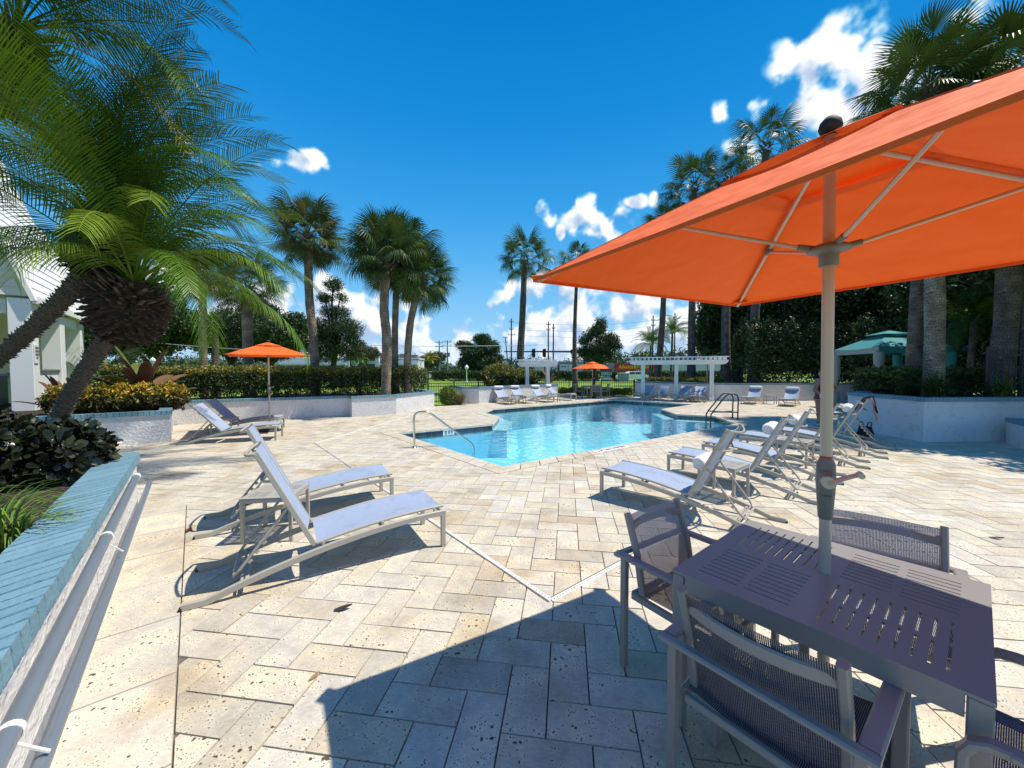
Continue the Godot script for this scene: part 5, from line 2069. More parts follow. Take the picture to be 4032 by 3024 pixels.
func pavilion() -> void:
	var k := Vector3(-12.37, 3.5, -10.0)
	var t := thing("pool_house", "white steep-roofed pool house with clapboard siding and square columns behind the leaning palms", "building")
	var rise := 9.2
	var sl := 0.336
	var bd := 4.7
	var mbs := MB.new()
	# roof slope clad in wide boards
	var up := (Vector3.UP - U * sl).normalized()
	var nr := W.cross(up).normalized()
	if nr.dot(U) < 0:
		nr = -nr
	var slope_len := rise * sqrt(1.0 + sl * sl)
	var nb := 36
	for i in nb:
		var s0 := slope_len * i / nb
		var s1 := slope_len * (i + 1) / nb + 0.02
		var a := k + up * s0 + nr * 0.035
		var b := k + up * s1 + nr * 0.012
		var mb := MB.new()
		mb.quad_out(a, a + W * bd, b + W * bd, b, nr)
		mb.quad_out(a, a + W * bd, a + W * bd - nr * 0.03, a - nr * 0.03, -up)
		part("siding_board", mb, M["white_paint"], t)
	# gable end, boards across it
	var gb := 42
	for i in gb:
		var y0 := rise * i / gb
		var y1 := rise * (i + 1) / gb + 0.015
		var wide := 2.0 * (rise - y0) * sl
		var mb := MB.new()
		var a := k + Vector3(0, y0, 0) - U * (y0 * sl) - W * 0.028
		var b := k + Vector3(0, y1, 0) - U * (y1 * sl) - W * 0.008
		var wide1 := maxf(2.0 * (rise - y1) * sl, 0.01)
		mb.quad_out(a, a - U * wide, b - U * wide1, b, -W)
		mb.quad_out(a, a - U * wide, a - U * wide + W * 0.025, a + W * 0.025, Vector3.DOWN)
		part("gable_board", mb, M["cream_paint"], t)
	# rake board, eave and the far slope
	var mb := MB.new()
	mb.bar([k - W * 0.05 + U * 0.05 - Vector3(0, 0.12, 0), k - W * 0.05 + U * 0.05 + up * slope_len], 0.09, 0.20, -W)
	part("rake_board", mb, M["white_paint"], t)
	mb = MB.new()
	mb.bar([k + U * 0.06 - Vector3(0, 0.09, 0) - W * 0.05, k + U * 0.06 - Vector3(0, 0.09, 0) + W * (bd + 0.15)], 0.12, 0.18)
	part("eave_board", mb, M["white_paint"], t)
	mb = MB.new()
	var k2 := k - U * (2.0 * rise * sl)
	var rdg := k - U * (rise * sl) + Vector3(0, rise, 0)
	mb.quad_out(k2, k2 + W * bd, rdg + W * bd, rdg, -U)
	mb.tri_out(k + W * bd, k2 + W * bd, rdg + W * bd, W)
	mb.quad_out(k, k + W * bd, k2 + W * bd, k2, Vector3.DOWN)
	part("roof", mb, M["white_paint"], t)
	# the flared wing at the far end
	mb = MB.new()
	var e := k + W * bd
	mb.quad_out(e + up * 3.2, e + W * 1.0 + up * 3.2, e + W * 1.0 + U * 0.75 - Vector3(0, 0.35, 0), e + U * 0.5 - Vector3(0, 0.25, 0), U)
	mb.tri_out(e + up * 3.2, e + U * 0.5 - Vector3(0, 0.25, 0), e - Vector3(0, 0.1, 0), -W)
	mb.tri_out(e + W * 1.0 + up * 3.2, e + W * 1.0 + U * 0.75 - Vector3(0, 0.35, 0), e + W * 1.0, W)
	part("flared_eave", mb, M["white_paint"], t)
	mb = MB.new()
	mb.bar([e + U * 0.52 - Vector3(0, 0.27, 0) - W * 0.04, e + W * 1.04 + U * 0.77 - Vector3(0, 0.37, 0)], 0.07, 0.14)
	part("gutter", mb, M["white_paint"], t)
	# columns and the beam over them
	var yaw := atan2(-U.z, U.x)
	var bs := Basis(Vector3.UP, yaw)
	for f in [0.0, 2.35, 4.6]:
		var c = k + W * (f + 0.2) - U * 0.22
		mb = MB.new()
		mb.cbox(Vector3(c.x, 1.72, c.z), Vector3(0.40, 3.44, 0.44), 0.012, bs)
		mb.cbox(Vector3(c.x, 0.12, c.z), Vector3(0.46, 0.24, 0.50), 0.012, bs)
		part("column", mb, M["white_paint"], t)
	for f in [2.6, 5.2]:
		var c = k - U * f + W * 0.2
		mb = MB.new()
		mb.cbox(Vector3(c.x, 1.72, c.z), Vector3(0.40, 3.44, 0.44), 0.012, bs)
		part("column", mb, M["white_paint"], t)
	mb = MB.new()
	mb.bar([k - U * 0.45 + W * 0.2 - Vector3(0, 0.28, 0), k - U * 6.0 + W * 0.2 - Vector3(0, 0.28, 0)], 0.3, 0.36)
	part("beam", mb, M["cream_paint"], t)
	mb = MB.new()
	mb.bar([k - U * 0.22 + W * 0.5 - Vector3(0, 0.34, 0), k - U * 0.22 + W * 4.4 - Vector3(0, 0.34, 0)], 0.28, 0.3)
	part("beam", mb, M["white_paint"], t)
	# slatted panel between the first two columns
	var a := k + W * 0.46 - U * 0.12
	for i in 17:
		var c := a + W * (0.055 + 0.107 * i)
		mb = MB.new()
		mb.cbox(Vector3(c.x, 0.85, c.z), Vector3(0.035, 1.46, 0.075), 0.004, bs)
		part("slat", mb, M["white_paint"], t)
	mb = MB.new()
	mb.bar([Vector3(a.x, 1.605, a.z), Vector3(a.x, 1.605, a.z) + W * 1.86], 0.14, 0.045)
	part("panel_cap", mb, M["grey_plastic"], t)
	mb = MB.new()
	mb.bar([Vector3(a.x, 0.85, a.z) - U * 0.035, Vector3(a.x, 0.85, a.z) - U * 0.035 + W * 1.86], 0.012, 1.44)
	part("panel_back", mb, M["white_paint"], t)
	# glazed screen to the left of the near column
	for i in 3:
		var c := k - U * (0.95 + 0.95 * i) + W * 0.22
		mb = MB.new()
		mb.cbox(Vector3(c.x, 1.0, c.z), Vector3(0.86, 0.9, 0.012), 0.002, bs)
		var gp := part("window", mb, M["glass_dark"], t)
		mb = MB.new()
		mb.cbox(Vector3(c.x, 1.48, c.z), Vector3(0.95, 0.06, 0.06), 0.004, bs)
		mb.cbox(Vector3(c.x, 0.52, c.z), Vector3(0.95, 0.06, 0.06), 0.004, bs)
		mb.cbox(Vector3(c.x, 1.0, c.z) - U * 0.45, Vector3(0.05, 0.9, 0.055), 0.004, bs)
		part("frame", mb, M["grey_plastic"], gp)
	mb = MB.new()
	mb.cbox(Vector3(k.x, 1.9, k.z) - U * 3.1 + W * 4.6, Vector3(5.4, 3.3, 0.15), 0.01, bs)
	part("back_wall", mb, M["cream_paint"], t)
	# the notice on the near column
	var sg := thing("pool_notice", "small white notice with grey lettering on the white column of the pool house", "sign")
	var sb := Basis(W * -1.0, Vector3.UP, U)
	var sp := Vector3(k.x, 2.03, k.z) + W * 0.14 - U * 0.005
	mb = MB.new()
	mb.cbox(sp, Vector3(0.30, 0.50, 0.02), 0.006, sb)
	part("board", mb, M["white_plastic"], sg)
	var rows := ["SHOWER", "BEFORE", "ENTERING", "POOL"]
	for i in 4:
		text(rows[i], 0.062, M["grey_plastic"], sg, Transform3D(sb, sp + Vector3(0, 0.155 - 0.085 * i, 0) + U * 0.008), "lettering", "Droid Sans", true, 0.24 if i != 3 else 0.13)

func fence_run(label: String, a: Vector2, b: Vector2, h: float, gap: float, post: float) -> void:
	var t := thing("metal_fence", label, "fence")
	var d := (b - a)
	var ln := d.length()
	d /= ln
	var yaw := atan2(-d.y, d.x)
	var bs := Basis(Vector3.UP, yaw)
	for y in [h - 0.02, h - 0.17, 0.10]:
		var mb := MB.new()
		var m := (a + b) / 2
		mb.box(Vector3(m.x, y, m.y), Vector3(ln, 0.032, 0.03), bs)
		part("rail", mb, M["black_metal"], t)
	var n := int(ln / gap)
	var pk := MB.new()
	pk.box(Vector3(0, h / 2, 0), Vector3(0.018, h - 0.06, 0.018))
	var pm := pk.mesh()
	for i in n:
		var p := a + d * (gap * (i + 0.5))
		var o := part("picket", pm, M["black_metal"], t)
		o.position = Vector3(p.x, 0, p.y)
		o.rotation.y = yaw
	for i in int(ln / post) + 2:
		var p := a + d * minf(post * i, ln)
		var mb := MB.new()
		mb.box(Vector3(p.x, h / 2 + 0.03, p.y), Vector3(0.055, h + 0.06, 0.055), bs)
		part("post", mb, M["black_metal"], t)

func pergola(label: String, posts: Array, wide: float, top: float, n: int, over: float) -> void:
	var t := thing("pergola", label, "pergola")
	var a: Vector2 = posts[0]
	var b: Vector2 = posts[posts.size() - 1]
	var d := (b - a).normalized()
	var nn := Vector2(d.y, -d.x)
	var yaw := atan2(-d.y, d.x)
	var bs := Basis(Vector3.UP, yaw)
	var F: Material = M["white_paint"]
	for p in posts:
		var q: Vector2 = p
		var mb := MB.new()
		# four slim members with a shadow gap between them
		for sx in [-1, 1]:
			for sz in [-1, 1]:
				mb.cbox(Vector3(q.x, (top - 0.34) / 2, q.y) + bs * Vector3(sx * 0.066, 0, sz * 0.066), Vector3(0.055, top - 0.34, 0.055), 0.006, bs)
		mb.cbox(Vector3(q.x, (top - 0.34) / 2, q.y), Vector3(0.10, top - 0.36, 0.10), 0.006, bs)
		mb.cbox(Vector3(q.x, 0.12, q.y), Vector3(0.24, 0.24, 0.24), 0.01, bs)
		part("post", mb, F, t)
	for s in [-1, 1]:
		var mb := MB.new()
		var p0 = a - d * over + nn * s * 0.10
		var p1 = b + d * over + nn * s * 0.10
		# ends cut to a curve
		var pts := []
		var ln = p0.distance_to(p1)
		var prof := PackedVector2Array()
		for k in 6:
			var f := k / 5.0
			prof.append(Vector2(0.0 + 0.28 * f, 0.22 - 0.22 * sqrt(maxf(0.0, 1.0 - pow(1.0 - f, 2.0)))))
		for k in 6:
			var f := k / 5.0
			prof.append(Vector2(ln - 0.28 * (1.0 - f), 0.22 - 0.22 * sqrt(maxf(0.0, 1.0 - f * f))))
		prof.append(Vector2(ln, 0.24)); prof.append(Vector2(0, 0.24))
		var id := Geometry2D.triangulate_polygon(prof)
		for z in [-0.025, 0.025]:
			for i in range(0, id.size(), 3):
				var tr := []
				for e in 3:
					var w := prof[id[i + e]]
					tr.append(Vector3(p0.x, top - 0.36 + w.y, p0.y) + Vector3(d.x, 0, d.y) * w.x + Vector3(nn.x, 0, nn.y) * z)
				mb.tri_out(tr[0], tr[1], tr[2], Vector3(nn.x, 0, nn.y) * z)
		for i in prof.size():
			var u := prof[i]
			var v := prof[(i + 1) % prof.size()]
			var q := []
			for w in [[u, -0.025], [v, -0.025], [v, 0.025], [u, 0.025]]:
				q.append(Vector3(p0.x, top - 0.36 + w[0].y, p0.y) + Vector3(d.x, 0, d.y) * w[0].x + Vector3(nn.x, 0, nn.y) * w[1])
			var mid = Vector3(p0.x, top - 0.24, p0.y) + Vector3(d.x, 0, d.y) * ln / 2
			mb.quad_out(q[0], q[1], q[2], q[3], (q[0] + q[1]) / 2 - mid + Vector3(0, (0.0 if u.y > 0.2 else -2.0), 0))
		part("beam", mb, F, t)
	for i in n:
		var f := (i + 0.5) / n
		var c := (a - d * over * 0.9).lerp(b + d * over * 0.9, f)
		var mb := MB.new()
		mb.cbox(Vector3(c.x, top - 0.055, c.y), Vector3(0.04, 0.13, wide), 0.005, bs)
		mb.cbox(Vector3(c.x, top - 0.07, c.y) + bs * Vector3(0, -0.02, wide / 2 + 0.06), Vector3(0.039, 0.08, 0.14), 0.02, bs)
		part("rafter", mb, F, t)
	for s in [-0.85, -0.3, 0.3, 0.85]:
		var mb := MB.new()
		var p0 = a - d * over + nn * s * wide * 0.5
		var p1 = b + d * over + nn * s * wide * 0.5
		mb.bar([Vector3(p0.x, top + 0.03, p0.y), Vector3(p1.x, top + 0.03, p1.y)], 0.05, 0.035)
		part("purlin", mb, F, t)

func utility_pole(label: String, at: Vector3, h: float, arms: Array, m := "wood_pole", lean := 0.0, can := false) -> void:
	var t := thing("utility_pole", label, "utility pole", at, 0.0, "utility poles along the road")
	var mb := MB.new()
	mb.tube([Vector3(0, -0.3, 0), Vector3(lean, h, 0)], 1.0, 8, [0.20, 0.13])
	part("pole", mb, M[m], t)
	for a in arms:
		mb = MB.new()
		mb.box(Vector3(lean * a[0] / h, a[0], 0), Vector3(a[1], 0.12, 0.12))
		var arm := part("crossarm", mb, M[m], t)
		mb = MB.new()
		for s in [-0.46, 0.0, 0.46]:
			mb.tube([Vector3(s * a[1] + lean, a[0] + 0.06, 0), Vector3(s * a[1] + lean, a[0] + 0.34, 0)], 0.07, 6)
		part("insulators", mb, M["concrete_pole"], arm)
	if can:
		for s in [-1, 1]:
			mb = MB.new()
			mb.tube([Vector3(s * 0.42, h * 0.55, 0.2), Vector3(s * 0.42, h * 0.55 + 1.0, 0.2)], 0.26, 10)
			part("transformer", mb, M["concrete_pole"], t)

func wire(label: String, a: Vector3, b: Vector3, sag: float, r: float, m := "black_metal") -> void:
	var t := thing("overhead_wire", label, "power line", Vector3.ZERO, 0.0, "overhead wires")
	var p := []
	for i in 13:
		var f := i / 12.0
		p.append(a.lerp(b, f) - Vector3(0, sag * 4.0 * f * (1.0 - f), 0))
	var mb := MB.new()
	mb.tube(p, r, 5)
	part("cable", mb, M[m], t)

func lamp_post(label: String, at: Vector3, h: float, r: float, m := "white_paint") -> void:
	var t := thing("globe_lamp", label, "lamp post", at, 0.0, "globe lamp posts")
	var mb := MB.new()
	mb.lathe([Vector2(0.12, 0), Vector2(0.12, 0.3), Vector2(0.05, 0.42), Vector2(0.04, h - r * 2.6), Vector2(0.10, h - r * 2.3), Vector2(0.10, h - r * 2.15)], 12)
	part("post", mb, M[m], t)
	mb = MB.new()
	mb.lathe([Vector2(0.0, h), Vector2(0.03, h - r * 0.05), Vector2(0.04, h - r * 0.25), Vector2(r * 0.6, h - r * 0.5), Vector2(r, h - r * 1.1), Vector2(r * 0.95, h - r * 1.6), Vector2(r * 0.5, h - r * 2.15)], 14)
	part("globe", mb, M["white_plastic"], t)

func cabana() -> void:
	var t := thing("cabana", "teal canopy cabana with curtained posts under dark trees", "cabana")
	var c := [Vector2(14.3, -17.0), Vector2(13.8, -14.5), Vector2(16.5, -14.5), Vector2(17.1, -17.1)]
	var mid := Vector2(15.4, -15.8)
	var T: Material = M["teal_cloth"]
	for k in 4:
		var a: Vector2 = c[k]
		var b: Vector2 = c[(k + 1) % 4]
		var mb := MB.new()
		var rows := []
		for i in 7:
			var row := []
			for j in 9:
				var q := mid.lerp(a.lerp(b, j / 8.0), lerpf(0.34, 1.04, i / 6.0))
				row.append(Vector3(q.x, lerpf(2.98, 2.50, i / 6.0) - 0.06 * sin(PI * j / 8.0) * i / 6.0, q.y))
			rows.append(row)
		mb.grid(rows, (rows[0][1] - rows[0][0]).cross(rows[1][0] - rows[0][0]).y < 0)
		part("roof_panel", mb, T, t)
		mb = MB.new()
		rows = []
		for i in 4:
			var row := []
			for j in 7:
				var q := mid.lerp(a.lerp(b, j / 6.0), lerpf(0.02, 0.46, i / 3.0))
				row.append(Vector3(q.x, lerpf(3.22, 3.05, i / 3.0), q.y))
			rows.append(row)
		mb.grid(rows, (rows[1][1] - rows[1][0]).cross(rows[2][0] - rows[1][0]).y < 0)
		part("top_panel", mb, T, t)
		mb = MB.new()
		var va := []
		var vb := []
		for j in 9:
			var q := mid.lerp(a.lerp(b, j / 8.0), 1.04)
			va.append(Vector3(q.x, 2.497 - 0.06 * sin(PI * j / 8.0), q.y))
			vb.append(Vector3(q.x, 2.25, q.y))
		mb.cloth([va, vb], 0.006)
		part("valance", mb, M["grey_cloth"] if k == 0 else T, t)
	for k in 4:
		var q: Vector2 = c[k]
		var mb := MB.new()
		mb.cbox(Vector3(q.x, 1.22, q.y), Vector3(0.08, 2.44, 0.08), 0.006)
		part("post", mb, M["grey_plastic"], t)
		mb = MB.new()
		var pf := []
		for i in 12:
			var y := 2.3 - 2.25 * i / 11.0
			pf.append(Vector2(0.16 - 0.08 * exp(-pow((y - 1.0) / 0.25, 2.0)) + 0.012 * sin(i * 2.0), y))
		mb.lathe(pf, 18, Vector3(q.x, 0, q.y))
		part("curtain", mb, M["grey_cloth"] if k < 2 else T, t)

# ---------------------------------------------------------------- across the road
func far_buildings() -> void:
	var mb := MB.new()
	var rd := struct("road")
	mb.box(Vector3(10, -0.02, -84), Vector3(500, 0.02, 16))
	part("carriageway", mb, M["asphalt"], rd)
	# long white building on the left
	var t := thing("shop_building", "long low white commercial building with a dark sign wall, beyond the hedge", "building")
	mb = MB.new()
	mb.box(Vector3(-31.9, 1.65, -62), Vector3(12.6, 3.3, 4))
	mb.box(Vector3(-17.4, 1.6, -62), Vector3(5.6, 3.2, 4))
	part("wall", mb, M["white_wall"], t)
	mb = MB.new()
	mb.box(Vector3(-23.2, 2.2, -62), Vector3(4.0, 4.4, 4.2))
	part("sign_wall", mb, M["dark_wall"], t)
	for x in [-25.5, -20.9]:
		mb = MB.new()
		mb.cbox(Vector3(x, 1.95, -59.9), Vector3(0.62, 3.9, 0.6), 0.02)
		part("pilaster", mb, M["white_wall"], t)
	for v in [[-31.9, 12.7], [-17.4, 5.7]]:
		mb = MB.new()
		mb.cbox(Vector3(v[0], 2.55, -59.6), Vector3(v[1], 0.16, 1.0), 0.02)
		part("canopy", mb, M["white_wall"], t)
		mb = MB.new()
		mb.cbox(Vector3(v[0], 3.4, -62), Vector3(v[1] + 0.1, 0.22, 4.2), 0.02)
		part("parapet", mb, M["white_wall"], t)
	for i in 9:
		mb = MB.new()
		mb.cbox(Vector3(-37.2 + i * 1.3, 1.2, -59.97), Vector3(1.1, 2.2, 0.08), 0.01)
		part("window", mb, M["glass_dark"], t)
	for i in 3:
		mb = MB.new()
		mb.cbox(Vector3(-19.2 + i * 1.7, 1.2, -59.97), Vector3(1.3, 2.2, 0.08), 0.01)
		part("window", mb, M["glass_dark"], t)
	for v in [[-17.2, 3.9, 1.5], [-15.6, 3.75, 0.9], [-29, 3.75, 1.2]]:
		mb = MB.new()
		mb.cbox(Vector3(v[0], v[1], -62), Vector3(v[2], 0.7, 1.2), 0.03)
		part("roof_unit", mb, M["grey_plastic"], t)
	# its sign: a ring with a letter, then a word half hidden by the tree
	mb = MB.new()
	var ring := []
	for i in 33:
		ring.append(Vector3(-24.35 + cos(TAU * i / 32.0) * 0.55, 2.85 + sin(TAU * i / 32.0) * 0.55, -59.86))
	mb.bar(ring, 0.09, 0.06, Vector3(0, 0, 1))
	part("sign_ring", mb, M["white_letter"], t)
	text("S", 0.55, M["white_letter"], t, Transform3D(Basis(), Vector3(-24.35, 2.82, -59.86)), "sign_letter")
	text("LONS", 0.5, M["white_letter"], t, Transform3D(Basis(), Vector3(-22.0, 2.82, -59.86)), "sign_lettering", "Droid Sans", true, 1.5)
	# the red shop
	t = thing("parts_shop", "shop with a red front and yellow lettering across the road", "building")
	mb = MB.new()
	mb.box(Vector3(31.3, 1.1, -102), Vector3(12.6, 2.2, 6))
	part("wall", mb, M["white_wall"], t)
	mb = MB.new()
	mb.box(Vector3(31.6, 2.45, -101.5), Vector3(10.4, 1.9, 6))
	mb.lathe([Vector2(0.0, 0.3), Vector2(1.0, 0.25), Vector2(1.3, 0)], 12, Vector3(35.4, 3.4, -99.5))
	part("sign_band", mb, M["red_sign"], t)
	for i in 5:
		mb = MB.new()
		mb.cbox(Vector3(26.9 + i * 2.1, 0.85, -98.95), Vector3(1.7, 1.4, 0.1), 0.01)
		part("window", mb, M["glass_dark"], t)
	text("Advance Auto Parts", 0.95, M["yellow_letter"], t, Transform3D(Basis(), Vector3(31.6, 2.5, -98.4)), "sign_lettering", "Droid Sans", true, 8.6, 0.22)
	mb = MB.new()
	mb.cbox(Vector3(25.0, 2.3, -101), Vector3(2.4, 2.0, 5), 0.03)
	part("grey_bay", mb, M["concrete_pole"], t)
	# the shop's roadside board
	t = thing("roadside_sign", "small red and yellow roadside board in front of the red shop", "sign")
	mb = MB.new()
	mb.cbox(Vector3(27.6, 1.15, -84), Vector3(0.3, 2.3, 0.3), 0.02)
	part("post", mb, M["red_sign"], t)
	mb = MB.new()
	mb.cbox(Vector3(27.6, 2.45, -84), Vector3(1.95, 0.9, 0.3), 0.03)
	var yb := part("yellow_board", mb, M["yellow_letter"], t)
	text("Advance", 0.32, M["red_sign"], yb, Transform3D(Basis(), Vector3(27.6, 2.62, -83.84)), "lettering", "Droid Sans", true, 1.5, 0.2)
	text("Auto Parts", 0.3, M["red_sign"], yb, Transform3D(Basis(), Vector3(27.6, 2.28, -83.84)), "lettering", "Droid Sans", true, 1.5, 0.2)
	mb = MB.new()
	mb.cbox(Vector3(27.6, 1.45, -84), Vector3(1.95, 1.05, 0.3), 0.03)
	var rb := part("red_board", mb, M["red_sign"], t)
	text("15C", 0.62, M["white_letter"], rb, Transform3D(Basis(), Vector3(27.6, 1.45, -83.84)), "lettering", "Droid Sans", true, 1.2)
	# beige building behind the right-hand pergola
	t = thing("beige_building", "low beige windowless building to the right of the red shop", "building")
	mb = MB.new()
	mb.box(Vector3(45, 1.65, -100), Vector3(15.5, 3.3, 6))
	part("wall", mb, M["beige_wall"], t)
	mb = MB.new()
	mb.cbox(Vector3(45, 3.36, -100), Vector3(15.7, 0.16, 6.2), 0.02)
	part("parapet", mb, M["white_wall"], t)
	# grey truck trailer
	t = thing("box_trailer", "grey and white box trailer with dark and pink marks beyond the hedge", "trailer")
	mb = MB.new()
	mb.cbox(Vector3(12.4, 2.3, -80), Vector3(5.6, 2.3, 2.4), 0.04)
	part("body", mb, M["concrete_pole"], t)
	for v in [[10.6, "white_wall"], [12.4, "white_wall"], [14.2, "white_wall"]]:
		mb = MB.new()
		mb.cbox(Vector3(v[0], 2.05, -78.78), Vector3(1.66, 1.55, 0.06), 0.01)
		part("panel", mb, M[v[1]], t)
	for v in [[10.6, 1.1, "dark_wall"], [12.6, 0.65, "dark_wall"], [14.6, 0.5, "dark_wall"]]:
		mb = MB.new()
		mb.cbox(Vector3(v[0], 2.35, -78.73), Vector3(v[1], 0.16, 0.04), 0.01)
		mb.cbox(Vector3(v[0] - 0.3, 2.35, -78.72), Vector3(0.12, 0.28, 0.04), 0.01)
		part("mark", mb, M[v[2]], t)
	for x in [10.6, 14.4]:
		mb = MB.new()
		mb.tube([Vector3(x, 0.5, -79.0), Vector3(x, 0.5, -78.7)], 0.5, 14)
		part("wheel", mb, M["black_rubber"], t)
	t = thing("white_container", "plain white container to the left of the box trailer, behind the pergola", "container")
	mb = MB.new()
	mb.cbox(Vector3(7.0, 2.2, -80), Vector3(4.6, 2.0, 2.4), 0.04)
	part("body", mb, M["white_wall"], t)
	for i in 5:
		mb = MB.new()
		mb.cbox(Vector3(5.2 + i * 0.9, 2.2, -78.78), Vector3(0.06, 1.9, 0.05), 0.01)
		part("rib", mb, M["concrete_pole"], t)
	# the estate's own sign in the gap of the hedge
	t = thing("monument_sign", "dark teal monument sign with white letters in the gap of the hedge", "sign")
	mb = MB.new()
	mb.cbox(Vector3(13.9, 1.32, -57), Vector3(1.75, 1.1, 0.3), 0.04)
	part("panel", mb, M["teal_sign"], t)
	text("KAWILLA", 0.46, M["white_letter"], t, Transform3D(Basis(), Vector3(13.95, 1.12, -56.84)), "lettering", "Droid Serif", true, 1.55)
	for i in 2:
		mb = MB.new()
		mb.cbox(Vector3(13.95, 0.60 - 0.25 * i, -57), Vector3(1.3, 0.17, 0.26), 0.02)
		part("plank", mb, M["white_wall"] if i else M["grey_green"], t)
	mb = MB.new()
	mb.cbox(Vector3(13.95, 0.1, -57), Vector3(1.5, 0.3, 0.4), 0.03)
	part("footing", mb, M["concrete_pole"], t)
	# cabinet on the lawn and a parked car behind it
	t = thing("utility_cabinet", "grey-green utility cabinet standing on the lawn by the hedge", "cabinet")
	mb = MB.new()
	mb.cbox(Vector3(15.6, 0.68, -54), Vector3(1.3, 1.0, 1.1), 0.04)
	part("body", mb, M["grey_green"], t)
	mb = MB.new()
	mb.cbox(Vector3(15.6, 1.21, -54), Vector3(1.4, 0.08, 1.2), 0.02)
	part("lid", mb, M["white_wall"], t)
	mb = MB.new()
	mb.cbox(Vector3(15.6, 0.1, -54), Vector3(1.45, 0.2, 1.25), 0.02)
	part("plinth", mb, M["white_wall"], t)
	mb = MB.new()
	mb.cbox(Vector3(15.45, 0.68, -53.43), Vector3(0.7, 0.8, 0.03), 0.01)
	part("door", mb, M["concrete_pole"], t)
	parked_car("white car partly hidden by the hedge beside the utility cabinet", Vector3(17.4, 0, -55.5), "white_paint")
	parked_car("white car seen through the gap at the left end of the road hedge", Vector3(-13.2, 0, -64.0), "white_paint")
	parked_car("blue car parked beside the white commercial building", Vector3(-13.4, 0, -69.0), "blue_sling")
	# the traffic signal
	t = thing("traffic_signal", "dark traffic signal arm with two hanging signal heads over the road", "traffic light")
	mb = MB.new()
	mb.tube([Vector3(-1.4, 5.0, -70), Vector3(13.2, 5.0, -70)], 1.0, 8, [0.10, 0.19])
	part("mast_arm", mb, M["wood_pole"], t)
	mb = MB.new()
	mb.tube([Vector3(13.2, 0, -70), Vector3(13.2, 5.6, -70)], 0.2, 10)
	part("post", mb, M["wood_pole"], t)
	for x in [3.85, 5.8]:
		mb = MB.new()
		mb.cbox(Vector3(x, 4.75, -69.8), Vector3(0.55, 1.35, 0.4), 0.05)
		mb.cbox(Vector3(x + 0.1, 4.75, -69.5), Vector3(0.5, 1.5, 0.05), 0.02)
		var hd := part("signal_head", mb, M["black_metal"], t)
		mb = MB.new()
		for k in 3:
			mb.tube([Vector3(x, 5.15 - 0.4 * k, -69.5), Vector3(x, 5.15 - 0.4 * k, -69.3)], 0.16, 10)
		part("visor", mb, M["black_metal"], hd)
	mb = MB.new()
	mb.cbox(Vector3(11.55, 5.0, -69.7), Vector3(2.0, 0.75, 0.08), 0.02)
	part("street_plate", mb, M["black_metal"], t)

func parked_car(label: String, at: Vector3, paint: String) -> void:
	var t := thing("parked_car", label, "car", at, 0.0, "parked cars beyond the hedge")
	var mb := MB.new()
	var pf := PackedVector2Array([Vector2(-2.2, 0.35), Vector2(-2.25, 0.75), Vector2(-2.1, 0.92), Vector2(-1.2, 1.0), Vector2(-0.6, 1.42), Vector2(0.9, 1.46), Vector2(1.6, 1.02), Vector2(2.15, 0.9), Vector2(2.25, 0.6), Vector2(2.2, 0.35)])
	var id := Geometry2D.triangulate_polygon(pf)
	for s in [-1, 1]:
		for i in range(0, id.size(), 3):
			mb.tri_out(Vector3(pf[id[i]].x, pf[id[i]].y, s * 0.85), Vector3(pf[id[i + 1]].x, pf[id[i + 1]].y, s * 0.85), Vector3(pf[id[i + 2]].x, pf[id[i + 2]].y, s * 0.85), Vector3(0, 0, s))
	for i in pf.size():
		var a := pf[i]
		var b := pf[(i + 1) % pf.size()]
		mb.quad_out(Vector3(a.x, a.y, -0.85), Vector3(b.x, b.y, -0.85), Vector3(b.x, b.y, 0.85), Vector3(a.x, a.y, 0.85), Vector3((a.x + b.x) / 2, (a.y + b.y) / 2 - 0.8, 0))
	part("body", mb, M[paint], t)
	mb = MB.new()
	for s in [-1, 1]:
		mb.cbox(Vector3(-0.35, 1.2, s * 0.855), Vector3(0.75, 0.3, 0.01), 0.002)
		mb.cbox(Vector3(0.5, 1.2, s * 0.855), Vector3(0.8, 0.3, 0.01), 0.002)
	part("windows", mb, M["glass_dark"], t)
	for x in [-1.4, 1.4]:
		for s in [-1, 1]:
			mb = MB.new()
			mb.tube([Vector3(x, 0.32, s * 0.68), Vector3(x, 0.32, s * 0.88)], 0.32, 14)
			part("wheel", mb, M["black_rubber"], t)

# ---------------------------------------------------------------- everything in its place
func face_to(x: float, z: float) -> float:
	return atan2(x, z)

func towel_on(proto: Node3D, towel: Node3D, at: Vector3, yaw: float, along: float, label: String, first := false) -> void:
	var h: Vector3 = proto.get_meta("hinge")
	var p: Vector3 = h + proto.get_meta("along") * along + proto.get_meta("nrm") * 0.075
	var b := Basis(Vector3.UP, yaw)
	var t := towel if first else copy(towel, Vector3.ZERO, 0, label)
	t.set_meta("label", label)
	var al: Vector3 = proto.get_meta("along")
	t.transform = Transform3D(b * Basis(Vector3.RIGHT, rf(-0.5, 0.5)) * Basis(Vector3.FORWARD, rf(-0.04, 0.04)), at + b * p)

